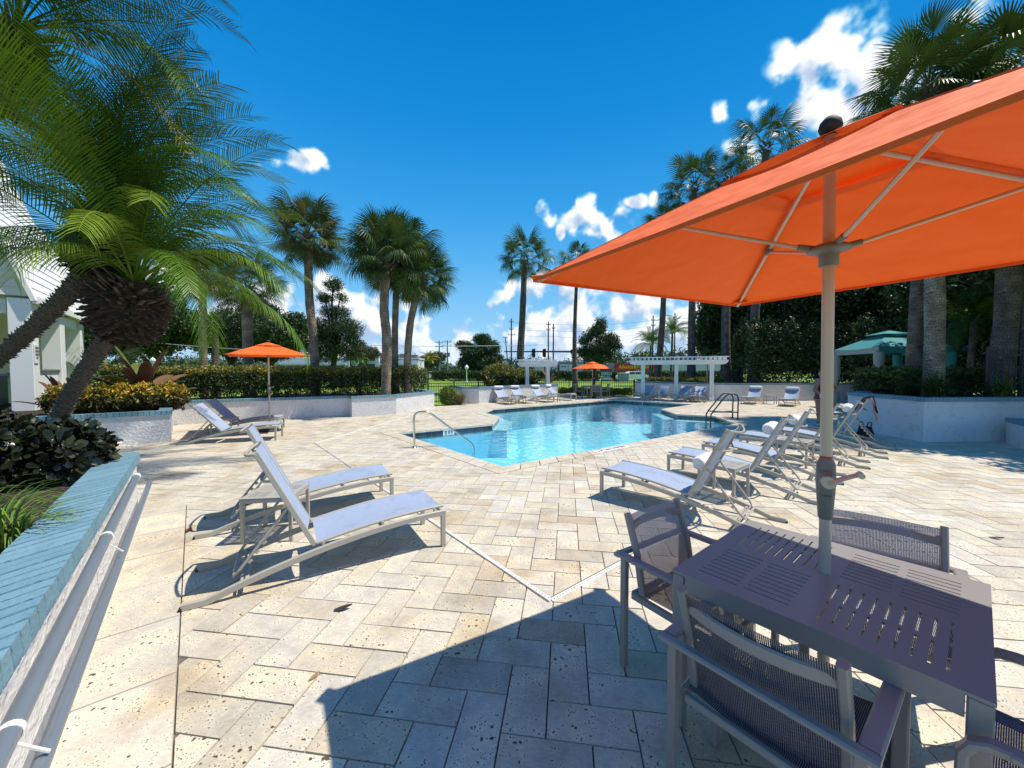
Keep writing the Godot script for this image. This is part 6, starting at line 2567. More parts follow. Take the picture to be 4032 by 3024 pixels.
func _ready() -> void:
	R.seed = 4711
	light_and_camera()
	materials()
	ground_and_deck()
	pool()
	frond_meshes()
	clumps()
	# planters round the deck
	planter("low white planter close on the left with a broad blue brick coping and pipes along it", [WALL0 - WALLD * 4.0, Vector2(-4.13, -4.2), Vector2(-8.08, -1.14)], 0.70, 0.092, true, 0.28, true, [Vector2(-7.0, 3.0), Vector2(-1.0, 4.0)])
	planter("white planter with yellow crotons below the leaning palms, its corner facing the deck", [Vector2(-11.4, -5.75), Vector2(-7.67, -8.62), Vector2(-9.9, -11.2)], 0.70, 0.092, true, 0.24, true, [Vector2(-14.0, -10.0), Vector2(-14.0, -6.5)])
	planter("long white planter under the clipped hedge behind the two loungers and orange umbrella", [Vector2(-9.9, -11.2), Vector2(-5.74, -13.5), Vector2(-5.48, -13.14), Vector2(-4.23, -14.04), Vector2(-3.39, -16.75), Vector2(-4.6, -18.6)], 0.71, 0.085, true, 0.24, true, [Vector2(-9.0, -18.0), Vector2(-13.0, -13.0)])
	planter("white planter beyond the pool behind the pergola with two posts", [Vector2(-3.4, -20.6), Vector2(-2.4, -18.5), Vector2(-1.6, -18.57), Vector2(2.75, -23.1), Vector2(1.7, -24.4)], 0.80, 0.085, false, 0.24, true, [Vector2(-2.0, -23.0)])
	planter("long white planter wall behind the loungers of the three-post pergola", [Vector2(8.4, -25.0), Vector2(7.6, -23.75), Vector2(11.1, -20.05), Vector2(11.9, -19.85), Vector2(20.0, -20.9)], 0.93, 0.085, false, 0.24, true, [Vector2(20, -28), Vector2(10, -28)])
	planter("tall white planter in the shade at the right with palm trunks rising from it", [Vector2(12.5, -12.9), Vector2(9.4, -10.75), Vector2(9.155, -8.53), Vector2(10.55, -8.6), Vector2(14.5, -8.72)], 0.99, 0.088, true, 0.26, true, [Vector2(16.5, -11.0)])
	planter("lower white seat wall at the right edge in front of the black fence", [Vector2(10.9, -8.45), Vector2(10.38, -7.75), Vector2(10.0, -5.5)], 0.56, 0.09, false, 0.26, true, [Vector2(13.5, -5.5), Vector2(13.5, -8.45)])
	pavilion()
	# ---- loungers
	var g1 := "grey metal sun loungers with pale slings"
	var up := make_lounger(64, "sling", "nearest lounger on the left, its empty backrest raised, facing the pool", g1)
	var y1 := face_to(1.587, -0.955)
	up.position = Vector3(-1.557, 0, -3.237); up.rotation.y = y1
	copy(up, Vector3(-2.363, 0, -4.327), face_to(1.65, -0.98), "second lounger on the left, beyond the slotted side table, with a stain on its sling")
	var mid := make_lounger(47, "sling", "lounger nearer to us of the pair below the orange umbrella at the left planter", g1)
	mid.position = Vector3(-6.36, 0, -8.75); mid.rotation.y = face_to(1.8, -0.59)
	copy(mid, Vector3(-7.15, 0, -10.15), face_to(1.8, -0.55), "shaded lounger further from us of the pair below the orange umbrella at the left planter")
	var yr := face_to(-0.73, -0.685)
	var row := [[Vector3(1.995, 0, -4.40), "front lounger of the right-hand row with a towel roll strapped low on its back"], [Vector3(3.22, 0, -5.34), "second lounger of the right-hand row, right behind the slotted side table"], [Vector3(4.157, 0, -6.18), "third lounger of the right-hand row, with a white towel bunched at its top"], [Vector3(5.30, 0, -7.02), "fourth lounger of the right-hand row, without a towel, partly behind the umbrella pole"], [Vector3(6.29, 0, -7.73), "fifth lounger of the right-hand row, just right of the umbrella pole"], [Vector3(7.22, 0, -8.52), "last lounger of the right-hand row with dark clothes hung over its back"]]
	for r in row:
		copy(up, r[0], yr + rf(-0.02, 0.02), r[1])
	var low := make_lounger(38, "sling", "leftmost of the four reclined loungers by the two-post pergola, with a white towel", g1)
	low.position = Vector3(-0.35, 0, -18.7); low.rotation.y = face_to(0.5, 0.87)
	copy(low, Vector3(0.47, 0, -19.3), face_to(0.5, 0.87), "second from the left of the four reclined loungers by the two-post pergola")
	copy(low, Vector3(1.57, 0, -19.9), face_to(0.5, 0.87), "third from the left of the four reclined loungers, in front of a pergola post")
	copy(low, Vector3(2.55, 0, -21.0), face_to(0.8, 0.6), "lounger right of the two-post pergola, turned towards the far dining set")
	var ye := face_to(-0.62, 0.78)
	for r in [[Vector3(7.38, 0, -21.33), "leftmost lounger under the three-post pergola"], [Vector3(8.1, 0, -20.95), "second lounger from the left under the three-post pergola"], [Vector3(9.05, 0, -20.35), "third lounger under the three-post pergola, a post shadow across its back"], [Vector3(9.6, 0, -19.9), "rightmost lounger under the three-post pergola, beside the end post"]]:
		copy(low, r[0], ye, r[1])
	copy(low, Vector3(11.73, 0, -18.73), face_to(-0.68, 0.73), "shaded blue-looking lounger right of the three-post pergola with a white pillow")
	copy(low, Vector3(12.73, 0, -17.58), face_to(-0.68, 0.73), "shaded blue-looking lounger nearest the bather with a white pillow")
	# towels
	var tw := make_towel("")
	towel_on(up, tw, row[0][0], yr, 0.36, "white towel roll strapped to the front lounger of the right-hand row", true)
	towel_on(up, tw, row[1][0], yr, 0.62, "bunched white towel on the lounger behind the right-hand side table")
	towel_on(up, tw, row[2][0], yr, 0.62, "white towel at the top of the third lounger of the right-hand row")
	towel_on(up, tw, row[4][0], yr, 0.66, "white towel on the lounger just right of the umbrella pole")
	towel_on(low, tw, Vector3(-0.35, 0, -18.7), face_to(0.5, 0.87), 0.74, "white towel on the leftmost lounger by the two-post pergola")
	towel_on(low, tw, Vector3(0.47, 0, -19.3), face_to(0.5, 0.87), 0.74, "white towel on the second lounger by the two-post pergola")
	towel_on(low, tw, Vector3(1.57, 0, -19.9), face_to(0.5, 0.87), 0.74, "white towel on the lounger in front of the pergola post")
	towel_on(low, tw, Vector3(2.55, 0, -21.0), face_to(0.8, 0.6), 0.74, "white towel on the lounger right of the two-post pergola")
	towel_on(low, tw, Vector3(11.73, 0, -18.73), face_to(-0.68, 0.73), 0.74, "white pillow on the shaded lounger right of the three-post pergola")
	towel_on(low, tw, Vector3(12.73, 0, -17.58), face_to(-0.68, 0.73), 0.74, "white pillow on the shaded lounger nearest the bather")
	for o in [up, mid, low]:
		for k in ["back_top", "along", "nrm", "hinge"]:
			o.remove_meta(k)
	for o in get_children():
		if o is Node3D and String(o.name).begins_with("sun_lounger"):
			for k in ["back_top", "along", "nrm", "hinge"]:
				if o.has_meta(k):
					o.remove_meta(k)
	clothes_and_bag(row[5][0], yr)
	# side tables
	var st := make_side_table("slotted side table between the two nearest loungers on the left")
	st.position = Vector3(-2.31, 0, -3.74); st.rotation.y = deg_to_rad(8)
	for r in [[Vector3(2.70, 0, -4.87), deg_to_rad(38), "slotted side table between the two front loungers of the right-hand row"], [Vector3(4.83, 0, -6.53), deg_to_rad(40), "slotted side table further along the right-hand row, before the umbrella pole"], [Vector3(-7.15, 0, -9.55), deg_to_rad(15), "dark-looking side table between the loungers below the left orange umbrella"], [Vector3(0.25, 0, -18.55), deg_to_rad(30), "side table between the first two loungers by the two-post pergola"], [Vector3(2.15, 0, -19.75), deg_to_rad(35), "side table beside the right post of the two-post pergola"], [Vector3(7.75, 0, -20.75), deg_to_rad(40), "side table between the left loungers under the three-post pergola"], [Vector3(9.25, 0, -19.7), deg_to_rad(40), "side table between the right loungers under the three-post pergola"], [Vector3(12.3, 0, -18.3), deg_to_rad(42), "side table between the two shaded loungers near the bather"]]:
		copy(st, r[0], r[1], r[2])
	# dining set in front
	var tb := make_dining_table("square slotted metal dining table under the big orange umbrella in front")
	tb.position = Vector3(1.361, 0, -1.64); tb.rotation.y = deg_to_rad(39.5)
	var ch := make_chair("mesh chair at the left side of the near dining table")
	ch.position = Vector3(0.985, 0, -1.925); ch.rotation.y = face_to(0.55, 0.83)
	copy(ch, Vector3(0.99, 0, -1.36), face_to(0.79, -0.61), "mesh chair nearest to us, its back to us, at the near dining table")
	copy(ch, Vector3(1.77, 0, -1.80), face_to(-0.67, 0.74), "mesh chair on the far side of the near dining table behind the umbrella pole")
	var ch4 := make_chair("blue mesh chair at the bottom right corner of the picture, half outside it", "blue_strand")
	ch4.position = Vector3(1.58, 0, -1.02); ch4.rotation.y = face_to(-0.6, -0.8)
	var um := make_umbrella("big square orange umbrella close on the right over the dining table", 0.92, 2.09, 2.60, true, 0.06, deg_to_rad(-62))
	um.transform = Transform3D(Basis(Vector3(0, 0, 1), deg_to_rad(0.9)) * Basis(Vector3.UP, deg_to_rad(30.0)), Vector3(1.40, 0, -1.68))
	var um2 := make_umbrella("orange umbrella over the loungers at the left planter", 0.86, 1.98, 2.32, true, 0.06, 0.0)
	um2.position = Vector3(-6.38, 0, -10.1); um2.rotation.y = deg_to_rad(34)
	var um3 := make_umbrella("small-looking orange umbrella over the far dining set beyond the pool", 0.86, 1.70, 2.10, true, 0.06)
	um3.position = Vector3(4.68, 0, -22.35); um3.rotation.y = deg_to_rad(38)
	# far dining set
	var tf := tb.duplicate()
	tf.name = "dining_table"
	add_child(tf, true)
	tf.position = Vector3(4.62, 0, -22.3); tf.rotation.y = deg_to_rad(10)
	tf.set_meta("label", "dining table under the orange umbrella beyond the pool")
	for r in [[Vector3(4.75, 0, -21.85), face_to(0.1, -1), "chair with its back to us at the far dining set"], [Vector3(5.3, 0, -22.3), face_to(-1, 0), "chair on the right side of the far dining set"], [Vector3(3.95, 0, -22.35), face_to(1, 0), "chair on the left side of the far dining set"]]:
		copy(ch, r[0], r[1], r[2])
	# pool rails
	hand_rail("single bent steel handrail at the near left steps of the pool", [[Vector3(-2.03, 0, -7.94), Vector3(-2.03, 0.35, -7.94), Vector3(-2.03, 0.60, -7.94), Vector3(-1.98, 0.71, -7.955), Vector3(-1.85, 0.737, -7.99), Vector3(-1.70, 0.69, -8.03), Vector3(-1.30, 0.37, -8.13), Vector3(-0.95, 0.09, -8.22), Vector3(-0.84, -0.05, -8.25), Vector3(-0.80, -0.4, -8.26)]], "steel")
	var la := []
	for dz in [0.0, 0.30]:
		la.append([Vector3(7.43, 0, -12.92 + dz), Vector3(7.43, 0.4, -12.92 + dz), Vector3(7.43, 0.68, -12.92 + dz), Vector3(7.36, 0.80, -12.93 + dz), Vector3(7.22, 0.83, -12.94 + dz), Vector3(7.05, 0.76, -12.95 + dz), Vector3(6.78, 0.42, -12.97 + dz), Vector3(6.62, 0.20, -12.98 + dz), Vector3(6.57, 0.05, -12.98 + dz), Vector3(6.57, -0.5, -12.98 + dz)])
	hand_rail("pair of bronze ladder rails at the right-hand side of the pool", la, "bronze", [[Vector3(7.43, 0.22, -12.92), Vector3(6.63, 0.22, -12.98)], [Vector3(7.43, 0.22, -12.62), Vector3(6.63, 0.22, -12.68)]])
	hand_rail("slim steel handrail at the far corner of the pool before the three-post pergola", [[Vector3(7.70, 0, -20.15), Vector3(7.70, 0.5, -20.15), Vector3(7.68, 0.64, -20.12), Vector3(7.58, 0.70, -20.05), Vector3(7.45, 0.64, -19.97), Vector3(6.75, 0.06, -19.5), Vector3(6.6, -0.06, -19.4), Vector3(6.52, -0.4, -19.36)]], "steel")
	# white drain strips let into the deck
	for r in [[Vector3(0.272, 0, -2.622), Vector3(-4.33, 0, -8.43), "white slotted drain strip running from the near corner past the left loungers"], [Vector3(0.272, 0, -2.622), Vector3(1.45, 0, -3.60), "white slotted drain strip running from the near corner towards the dining chair"], [Vector3(-4.33, 0, -8.43), Vector3(-3.6, 0, -13.5), "white drain strip running away beside the left end of the pool"]]:
		drain(r[0], r[1], r[2])
	person()
	pipes()
	# ---- pergolas and fences
	pergola("white pergola with two posts before the planter beyond the pool", [Vector2(0.87, -22.3), Vector2(2.10, -22.7)], 1.1, 2.17, 6, 0.58)
	pergola("long white pergola with three posts over the loungers right of the pool", [Vector2(7.25, -21.3), Vector2(8.84, -20.72), Vector2(10.38, -20.0)], 1.3, 2.27, 22, 0.75)
	fence_run("black picket fence between the hedge planter and the pergola planter", Vector2(-4.0, -18.3), Vector2(-1.4, -19.7), 1.0, 0.115, 1.3)
	fence_run("black picket fence between the two pergolas with lawn behind it", Vector2(1.6, -24.6), Vector2(7.7, -24.2), 0.98, 0.115, 2.03)
	fence_run("tall black fence panel behind the low seat wall at the right edge", Vector2(12.2, -9.9), Vector2(15.5, -8.0), 2.15, 0.11, 1.6)
	fence_run("tall black gate beside the low seat wall at the right edge of the picture", Vector2(10.95, -7.9), Vector2(12.8, -6.9), 2.0, 0.1, 1.0)
	cabana()
	far_buildings()
	# ---- poles and wires
	utility_pole("grey utility pole, left of the pair with transformers", Vector3(-17.9, 0, -95), 8.9, [[8.4, 1.8], [7.4, 1.8]], "concrete_pole", 0.0, true)
	utility_pole("grey utility pole, right of the pair with transformers", Vector3(-15.9, 0, -95), 9.0, [[8.6, 1.8], [7.6, 1.8]], "concrete_pole", 0.0, true)
	utility_pole("leaning thin utility pole left of the tall palm", Vector3(-0.9, 0, -110), 11.2, [[10.9, 1.2], [9.6, 1.2]], "wood_pole", -1.0)
	utility_pole("tall dark utility pole just left of the tall palm", Vector3(-0.15, 0, -85), 13.0, [[12.2, 0.8], [10.6, 0.8], [9.4, 1.6]])
	utility_pole("tall dark utility pole, left of the close pair at the traffic signal", Vector3(8.0, 0, -85), 12.3, [[11.6, 0.8], [10.5, 0.8]])
	utility_pole("dark utility pole, right of the close pair at the traffic signal", Vector3(9.1, 0, -85), 11.8, [[10.8, 0.6]])
	utility_pole("dark utility pole left of the slanting palm trunk at the right", Vector3(31.0, 0, -85), 13.6, [[12.6, 0.8], [11.4, 0.8], [9.8, 0.8]])
	utility_pole("dark utility pole between two palm trunks at the right", Vector3(40.0, 0, -95), 15.6, [[14.6, 0.8], [13.2, 0.8], [12.0, 1.4]])
	for v in [[12.2, 12.6, 30.0], [10.7, 11.4, 26.0], [9.5, 9.8, 22.0]]:
		wire("thin dark wire, at %s of the three between the tall poles" % ["the top", "the middle", "the bottom"][[30.0, 26.0, 22.0].find(v[2])], Vector3(-0.15, v[0], -85), Vector3(8.0, v[0] - 0.4, -85), 0.15, 0.022)
		wire("thin dark wire rising to the right behind the palms, %s one" % ["top", "middle", "lowest"][[30.0, 26.0, 22.0].find(v[2])], Vector3(8.0, v[0] - 0.4, -85), Vector3(31.0, v[1], -85), 0.6, 0.022)
		wire("%s dark wire running off right from the pole by the slanting trunk" % ["top", "middle", "lowest"][[30.0, 26.0, 22.0].find(v[2])], Vector3(31.0, v[1], -85), Vector3(75.0, v[1] + 5.5, -85), 0.8, 0.022)
	wire("pale cable strung low across the view before the white building and trees", Vector3(-32, 5.2, -48), Vector3(4, 4.9, -50), 0.35, 0.035, "white_wall")
	wire("second pale cable just below the first before the white building", Vector3(-28, 4.5, -50), Vector3(-12, 4.6, -50), 0.2, 0.025, "white_wall")
	wire("pale cable crossing behind the leaning palms at the left", Vector3(-32, 4.4, -26), Vector3(-16, 2.9, -26), 0.2, 0.018, "white_wall")
	lamp_post("white globe lamp behind the big bromeliad at the left", Vector3(-20.5, 0, -22), 2.35, 0.14)
	lamp_post("large white globe lamp behind the golden bush", Vector3(-0.45, 0, -27), 2.35, 0.24)
	lamp_post("small white globe lamp above the road hedge", Vector3(-5.3, 0, -45), 2.25, 0.24)
	lamp_post("white globe lamp above the right end of the three-post pergola", Vector3(14.2, 0, -28), 2.85, 0.2)
	plants()
	fallen_leaves()

func drain(a: Vector3, b: Vector3, label: String) -> void:
	var t := thing("deck_drain", label, "drain", Vector3.ZERO, 0.0, "white drain strips in the deck")
	var d := (b - a).normalized()
	var ln := a.distance_to(b)
	var bs := Basis(Vector3.UP, atan2(-d.z, d.x))
	var m := (a + b) / 2
	for s in [-1, 1]:
		var mb := MB.new()
		mb.cbox(m + bs * Vector3(0, 0.002, s * 0.013), Vector3(ln, 0.008, 0.008), 0.002, bs)
		part("edge", mb, M["white_plastic"], t)
	var mb := MB.new()
	var n := int(minf(ln, 4.5) / 0.03)
	for i in n:
		mb.box(a + d * (0.03 * (i + 0.5)) + Vector3(0, 0.003, 0), Vector3(0.019, 0.006, 0.0175), bs)
	stuff(part("grating", mb, M["white_plastic"], t))
	mb = MB.new()
	mb.box(m + Vector3(0, -0.0005, 0) + bs * Vector3(0, 0, -0.023), Vector3(ln, 0.006, 0.012), bs)
	part("joint", mb, M["joint"], t)

func pipes() -> void:
	var wn := Vector3(0.771, 0, -0.637)
	var w0 := Vector3(WALL0.x, 0, WALL0.y)
	var wd := Vector3(WALLD.x, 0, WALLD.y)
	var t := thing("metal_pipe", "upper galvanized pipe strapped along the near planter wall", "pipe", Vector3.ZERO, 0.0, "galvanized pipes on the near wall")
	var mb := MB.new()
	mb.tube([w0 - wd * 3.5 + wn * 0.055 + Vector3(0, 0.46, 0), w0 + wd * 2.75 + wn * 0.055 + Vector3(0, 0.575, 0)], 0.028, 14)
	part("tube", mb, M["galvanized"], t)
	for k in [[-0.55, 0.512], [1.12, 0.545]]:
		mb = MB.new()
		mb.lathe([Vector2(0.029, -0.012), Vector2(0.032, -0.011), Vector2(0.032, 0.011), Vector2(0.029, 0.012)], 14)
		var o := part("strap", mb, M["white_plastic"], t)
		o.transform = Transform3D(Basis(wn, wd, wn.cross(wd)), w0 + wd * k[0] + wn * 0.055 + Vector3(0, k[1], 0))
		mb = MB.new()
		mb.rbar([w0 + wd * (k[0] + 0.03) + wn * 0.0 + Vector3(0, k[1] + 0.05, 0), w0 + wd * (k[0] + 0.03) + wn * 0.05 + Vector3(0, k[1] - 0.05, 0), w0 + wd * (k[0] + 0.03) + wn * 0.10 + Vector3(0, k[1] - 0.10, 0), w0 + wd * (k[0] + 0.03) + wn * 0.125 + Vector3(0, k[1] - 0.125, 0)], 0.010, 0.006, wn)
		part("hook", mb, M["white_plastic"], t)
	mb = MB.new()
	var e := w0 + wd * 2.75 + wn * 0.055 + Vector3(0, 0.575, 0)
	mb.tube([e - wd * 0.02, e + wd * 0.05], 0.032, 14)
	part("end_cap", mb, M["white_plastic"], t)
	t = thing("metal_pipe", "lower galvanized pipe on the near planter wall, ending past the first pipe", "pipe", Vector3.ZERO, 0.0, "galvanized pipes on the near wall")
	mb = MB.new()
	mb.tube([w0 - wd * 3.5 + wn * 0.11 + Vector3(0, 0.36, 0), w0 + wd * 3.45 + wn * 0.10 + Vector3(0, 0.355, 0)], 0.024, 14)
	part("tube", mb, M["galvanized"], t)

func clothes_and_bag(at: Vector3, yaw: float) -> void:
	var b := Basis(Vector3.UP, yaw)
	var a := deg_to_rad(64)
	var along := Vector3(0, sin(a), -cos(a))
	var nrm := Vector3(0, cos(a), sin(a))
	var h := Vector3(0, rail_y(1.06) + 0.02, 0.93 - 1.06)
	for v in [["dark jacket hung over the back of the last lounger in the right-hand row", "jacket", -0.28, 0.18, 0.34, "dark_cloth", 0.03], ["pink cloth hanging below the dark jacket on the last lounger", "towel", -0.02, 0.22, 0.46, "pink_cloth", 0.018]]:
		var t := thing("hung_clothes" if v[5] == "dark_cloth" else "hung_cloth", v[0], v[1], at, yaw)
		var rows := []
		for i in 15:
			var s: float = -0.34 + (0.34 + v[4]) * i / 14.0
			var row := []
			for j in 9:
				var x: float = lerpf(v[2], v[3], j / 8.0)
				var p: Vector3
				if s < 0:
					p = h + along * (0.86 + s) + nrm * (0.03 + v[6])
				else:
					p = h + along * (0.86 + v[6]) - nrm * (0.02 + 0.1 * s) + Vector3(0, -s * 0.9, -s * 0.12 - v[6])
				p += Vector3(x, 0, 0) + Vector3(0, 0.012 * sin(j * 1.7 + i * 0.4), 0.022 * sin(j * 1.3 + i * 0.5))
				row.append(p)
			rows.append(row)
		var mb := MB.new()
		mb.cloth(rows, 0.006)
		part("cloth", mb, M[v[5]], t)
	var t := thing("tote_bag", "black bag on the ground behind the last loungers of the right-hand row", "bag", Vector3(8.25, 0, -8.95), 0.5)
	var mb := MB.new()
	var rings := []
	for i in 9:
		var f := i / 8.0
		var row := []
		for j in 17:
			var q := TAU * j / 16.0
			var r := 1.0 - 0.3 * f * f + 0.05 * sin(q * 5.0 + f * 4.0)
			row.append(Vector3(cos(q) * 0.26 * r, 0.02 + 0.26 * f, sin(q) * 0.14 * r))
		rings.append(row)
	mb.grid(rings, true)
	part("body", mb, M["dark_cloth"], t)
	for s in [-1, 1]:
		mb = MB.new()
		mb.tube(spline([Vector3(-0.12, 0.25, s * 0.06), Vector3(-0.08, 0.38, s * 0.08), Vector3(0.08, 0.38, s * 0.08), Vector3(0.12, 0.25, s * 0.06)], 5), 0.01, 7)
		part("handle", mb, M["dark_cloth"], t)
	t = thing("lotion_bottle", "yellow-green bottle on the seat of the last lounger", "bottle", Vector3(7.22, 0.285, -8.47))
	mb = MB.new()
	mb.lathe([Vector2(0.0, 0.15), Vector2(0.022, 0.148), Vector2(0.035, 0.13), Vector2(0.037, 0.01), Vector2(0.0, 0.0)], 14)
	part("body", mb, mat("lotion", 0.45, 0.45, 0.08, 0.3), t)
	mb = MB.new()
	mb.lathe([Vector2(0.0, 0.195), Vector2(0.014, 0.19), Vector2(0.016, 0.15)], 12)
	part("cap", mb, M["white_plastic"], t)
	t = thing("folded_cloth", "turquoise folded cloth on the seat of the last lounger", "cloth", Vector3(6.99, 0.335, -8.72), yaw)
	mb = MB.new()
	mb.cbox(Vector3(0, 0.02, 0), Vector3(0.26, 0.045, 0.18), 0.015)
	part("cloth", mb, mat("turquoise", 0.05, 0.36, 0.42, 0.9), t)

func fallen_leaves() -> void:
	var mb := MB.new()
	var rows := []
	for i in 7:
		var s := i / 6.0
		var w := 0.014 * sin(PI * clampf(0.08 + 0.9 * s, 0, 1))
		rows.append([Vector3(-w, 0.006 + 0.008 * s * s, 0.075 * (s - 0.5)), Vector3(0, 0.002 + 0.012 * s * s, 0.075 * (s - 0.5)), Vector3(w, 0.007 + 0.012 * s * s, 0.075 * (s - 0.5))])
	mb.grid(rows, true)
	var lf := mb.mesh()
	var m1 := mat("leaf_red", 0.16, 0.035, 0.02, 0.6)
	var m2 := mat("leaf_dark", 0.035, 0.028, 0.018, 0.7)
	var m3 := mat("leaf_tan", 0.32, 0.20, 0.09, 0.7)
	for v in [[Vector3(-3.22, 0.003, -3.78), 0.6, m1, 1.7, "dark red curled leaf on the border pavers beside the left loungers"], [Vector3(-1.13, 0.003, -2.52), 1.9, m2, 1.5, "dark dry leaf on the pavers in front of the nearest lounger's foot"], [Vector3(-1.03, 0.003, -1.95), 2.6, m3, 0.8, "small tan leaf left of the umbrella shadow"], [Vector3(4.6, 0.003, -3.6), 1.1, m2, 1.3, "dark leaf on the open pavers at the right"]]:
		var t := thing("fallen_leaf", v[4], "leaf", v[0], v[1], "fallen leaves on the deck")
		var o := part("blade", lf, v[2], t)
		o.scale = Vector3.ONE * v[3]

func plants() -> void:
	# leaning feather palms at the left
	date_palm("leaning palm with a spiny trunk rising behind the crotons, lowest feather crown", [Vector3(-9.25, 0.5, -7.75), Vector3(-8.55, 1.15, -7.45), Vector3(-7.45, 1.95, -6.95), Vector3(-6.30, 2.62, -6.35)], 0.118, 0.40, 1.0, [[Vector3(0.95, 0.15, 0.1), "date_light", 1, 1.0], [Vector3(0.9, -0.1, 0.35), "date_green_1", 3, 1.0], [Vector3(0.8, 0.45, -0.1), "date_green_1", 0, 0.95], [Vector3(0.1, 0.2, 0.9), "date_light", 3, 0.8], [Vector3(0.85, -0.2, -0.3), "date_green_1", 1, 1.05], [Vector3(0.9, 0.3, -0.4), "date_green_0", 1, 1.0], [Vector3(0.9, 0.05, 0.6), "date_green_1", 1, 0.95]], 38, true, 0.15)
	date_palm("leaning palm with a spiny trunk entering from the left edge, middle feather crown", [Vector3(-11.2, 0.6, -7.7), Vector3(-10.0, 1.45, -7.2), Vector3(-8.22, 2.40, -6.7), Vector3(-7.14, 3.07, -6.4), Vector3(-6.5, 3.60, -6.15)], 0.115, 0.30, 0.95, [[Vector3(0.65, 0.5, 0.2), "date_green_0", 0, 1.0], [Vector3(0.5, 0.75, 0.1), "date_yellow", 2, 0.85], [Vector3(0.8, 0.6, -0.2), "date_green_0", 0, 1.0], [Vector3(0.9, 0.25, 0.2), "date_green_0", 1, 1.0]], 34, true, 0.25)
	date_palm("tall palm at the top left corner with a dark shaggy head, highest feather crown", [Vector3(-11.0, 0.4, -5.6), Vector3(-9.8, 2.6, -5.6), Vector3(-8.2, 5.0, -5.6), Vector3(-7.25, 5.9, -5.6)], 0.14, 0.30, 1.2, [[Vector3(0.9, 0.35, 0.3), "date_green_2", 2, 1.05], [Vector3(0.75, 0.15, -0.1), "date_green_2", 0, 1.0], [Vector3(0.8, -0.25, 0.1), "date_green_0", 0, 1.0], [Vector3(0.72, -0.45, 0.0), "date_yellow", 2, 0.95]], 24, false, -0.1)
	# cabbage palms in the hedge
	sabal("cabbage palm left of the group of three, with brown-tipped fronds above the hedge", [Vector3(-7.75, 0.4, -15.2), Vector3(-7.8, 2.6, -15.2), Vector3(-7.95, 4.5, -15.2), Vector3(-7.95, 6.5, -15.2)], 0.17, 58, 0.92, 1)
	sabal("front left cabbage palm of the group of three, its trunk before the hedge", [Vector3(-4.72, 0.5, -14.35), Vector3(-4.64, 2.7, -14.3), Vector3(-4.72, 3.9, -14.3), Vector3(-4.62, 5.4, -14.3)], 0.175, 58, 0.98, 0)
	sabal("middle cabbage palm of the group of three with the straightest trunk", [Vector3(-4.83, 0.4, -16), Vector3(-4.85, 3.0, -16), Vector3(-4.72, 5.95, -16)], 0.14, 56, 1.02, 0)
	sabal("right cabbage palm of the group of three, leaning right", [Vector3(-4.2, 0.4, -15.5), Vector3(-4.2, 2.0, -15.5), Vector3(-4.05, 3.6, -15.5), Vector3(-3.66, 5.05, -15.5)], 0.15, 52, 0.9, 0, "palm_bark", -0.95)
	sabal("thin cabbage palm trunk left of the orange umbrella, crown hidden in feather fronds", [Vector3(-13.6, 0.2, -17), Vector3(-13.6, 3.0, -17), Vector3(-13.55, 5.4, -17)], 0.16, 36, 0.9, 1)
	sabal("cabbage palm directly behind the left orange umbrella with yellowing lower fronds", [Vector3(-10.4, 0.2, -15.2), Vector3(-10.4, 2.4, -15.2), Vector3(-10.4, 4.6, -15.2)], 0.20, 36, 0.85, 4)
	var sp := thing("palm_stump", "grey broken palm trunk beside the thin trunk left of the umbrella", "tree stump", Vector3(-13.3, 0, -17.3))
	var mb := MB.new()
	mb.tube(spline([Vector3(0, 0, 0), Vector3(0.03, 1.2, 0), Vector3(0, 2.2, 0), Vector3(0.08, 3.4, 0)], 4), 1.0, 9, [0.17, 0.16, 0.16, 0.15, 0.15, 0.15, 0.14, 0.15, 0.16, 0.14, 0.12, 0.08, 0.04])
	part("trunk", mb, M["grey_bark"], sp)
	# slender palms beyond the pool
	washingtonia("tall slender palm rising behind the two-post pergola", [Vector3(0.5, 0, -27), Vector3(0.55, 2.0, -27), Vector3(0.72, 5.2, -27), Vector3(0.88, 9.2, -27)], 0.30, 34, 1.12, 4)
	washingtonia("thin ragged palm on the lawn, its head behind the umbrella's left corner", [Vector3(5.1, 0, -31), Vector3(5.02, 3.0, -31), Vector3(5.05, 5.7, -31), Vector3(5.2, 10.0, -31)], 0.20, 24, 0.95, 12)
	washingtonia("slanting palm trunk behind the left half of the three-post pergola", [Vector3(9.8, 0, -26.2), Vector3(10.0, 2.6, -26.1), Vector3(10.15, 6.0, -26), Vector3(10.2, 10.6, -26)], 0.25, 28, 1.0, 3)
	washingtonia("straight palm behind the middle of the three-post pergola, its head above the umbrella", [Vector3(11.65, 0, -25), Vector3(11.62, 5, -25), Vector3(11.65, 13.2, -25)], 0.27, 34, 1.2, 3)
	washingtonia("dark palm trunk just right of the three-post pergola", [Vector3(12.8, 0.5, -23), Vector3(12.7, 5, -23), Vector3(12.75, 12.6, -23)], 0.28, 16, 0.8, 2)
	washingtonia("dark palm trunk left of the umbrella pole with a head seen above the umbrella", [Vector3(13.5, 0.5, -21.5), Vector3(13.5, 5, -21.5), Vector3(13.9, 13.6, -21.5)], 0.26, 26, 1.05, 3)
	# stout palms in the shade at the right
	sabal("stout palm, left of the two trunks rising from the shaded planter", [Vector3(13.0, 0.6, -12.5), Vector3(13.1, 4, -12.5), Vector3(13.15, 8.6, -12.5)], 0.215, 44, 1.05, 0, "grey_bark")
	sabal("stout palm in the middle of the shaded planter, the brighter trunk", [Vector3(11.5, 0.7, -10.5), Vector3(11.45, 3.5, -10.5), Vector3(11.1, 8.7, -10.5)], 0.22, 50, 1.05, 0, "palm_bark")
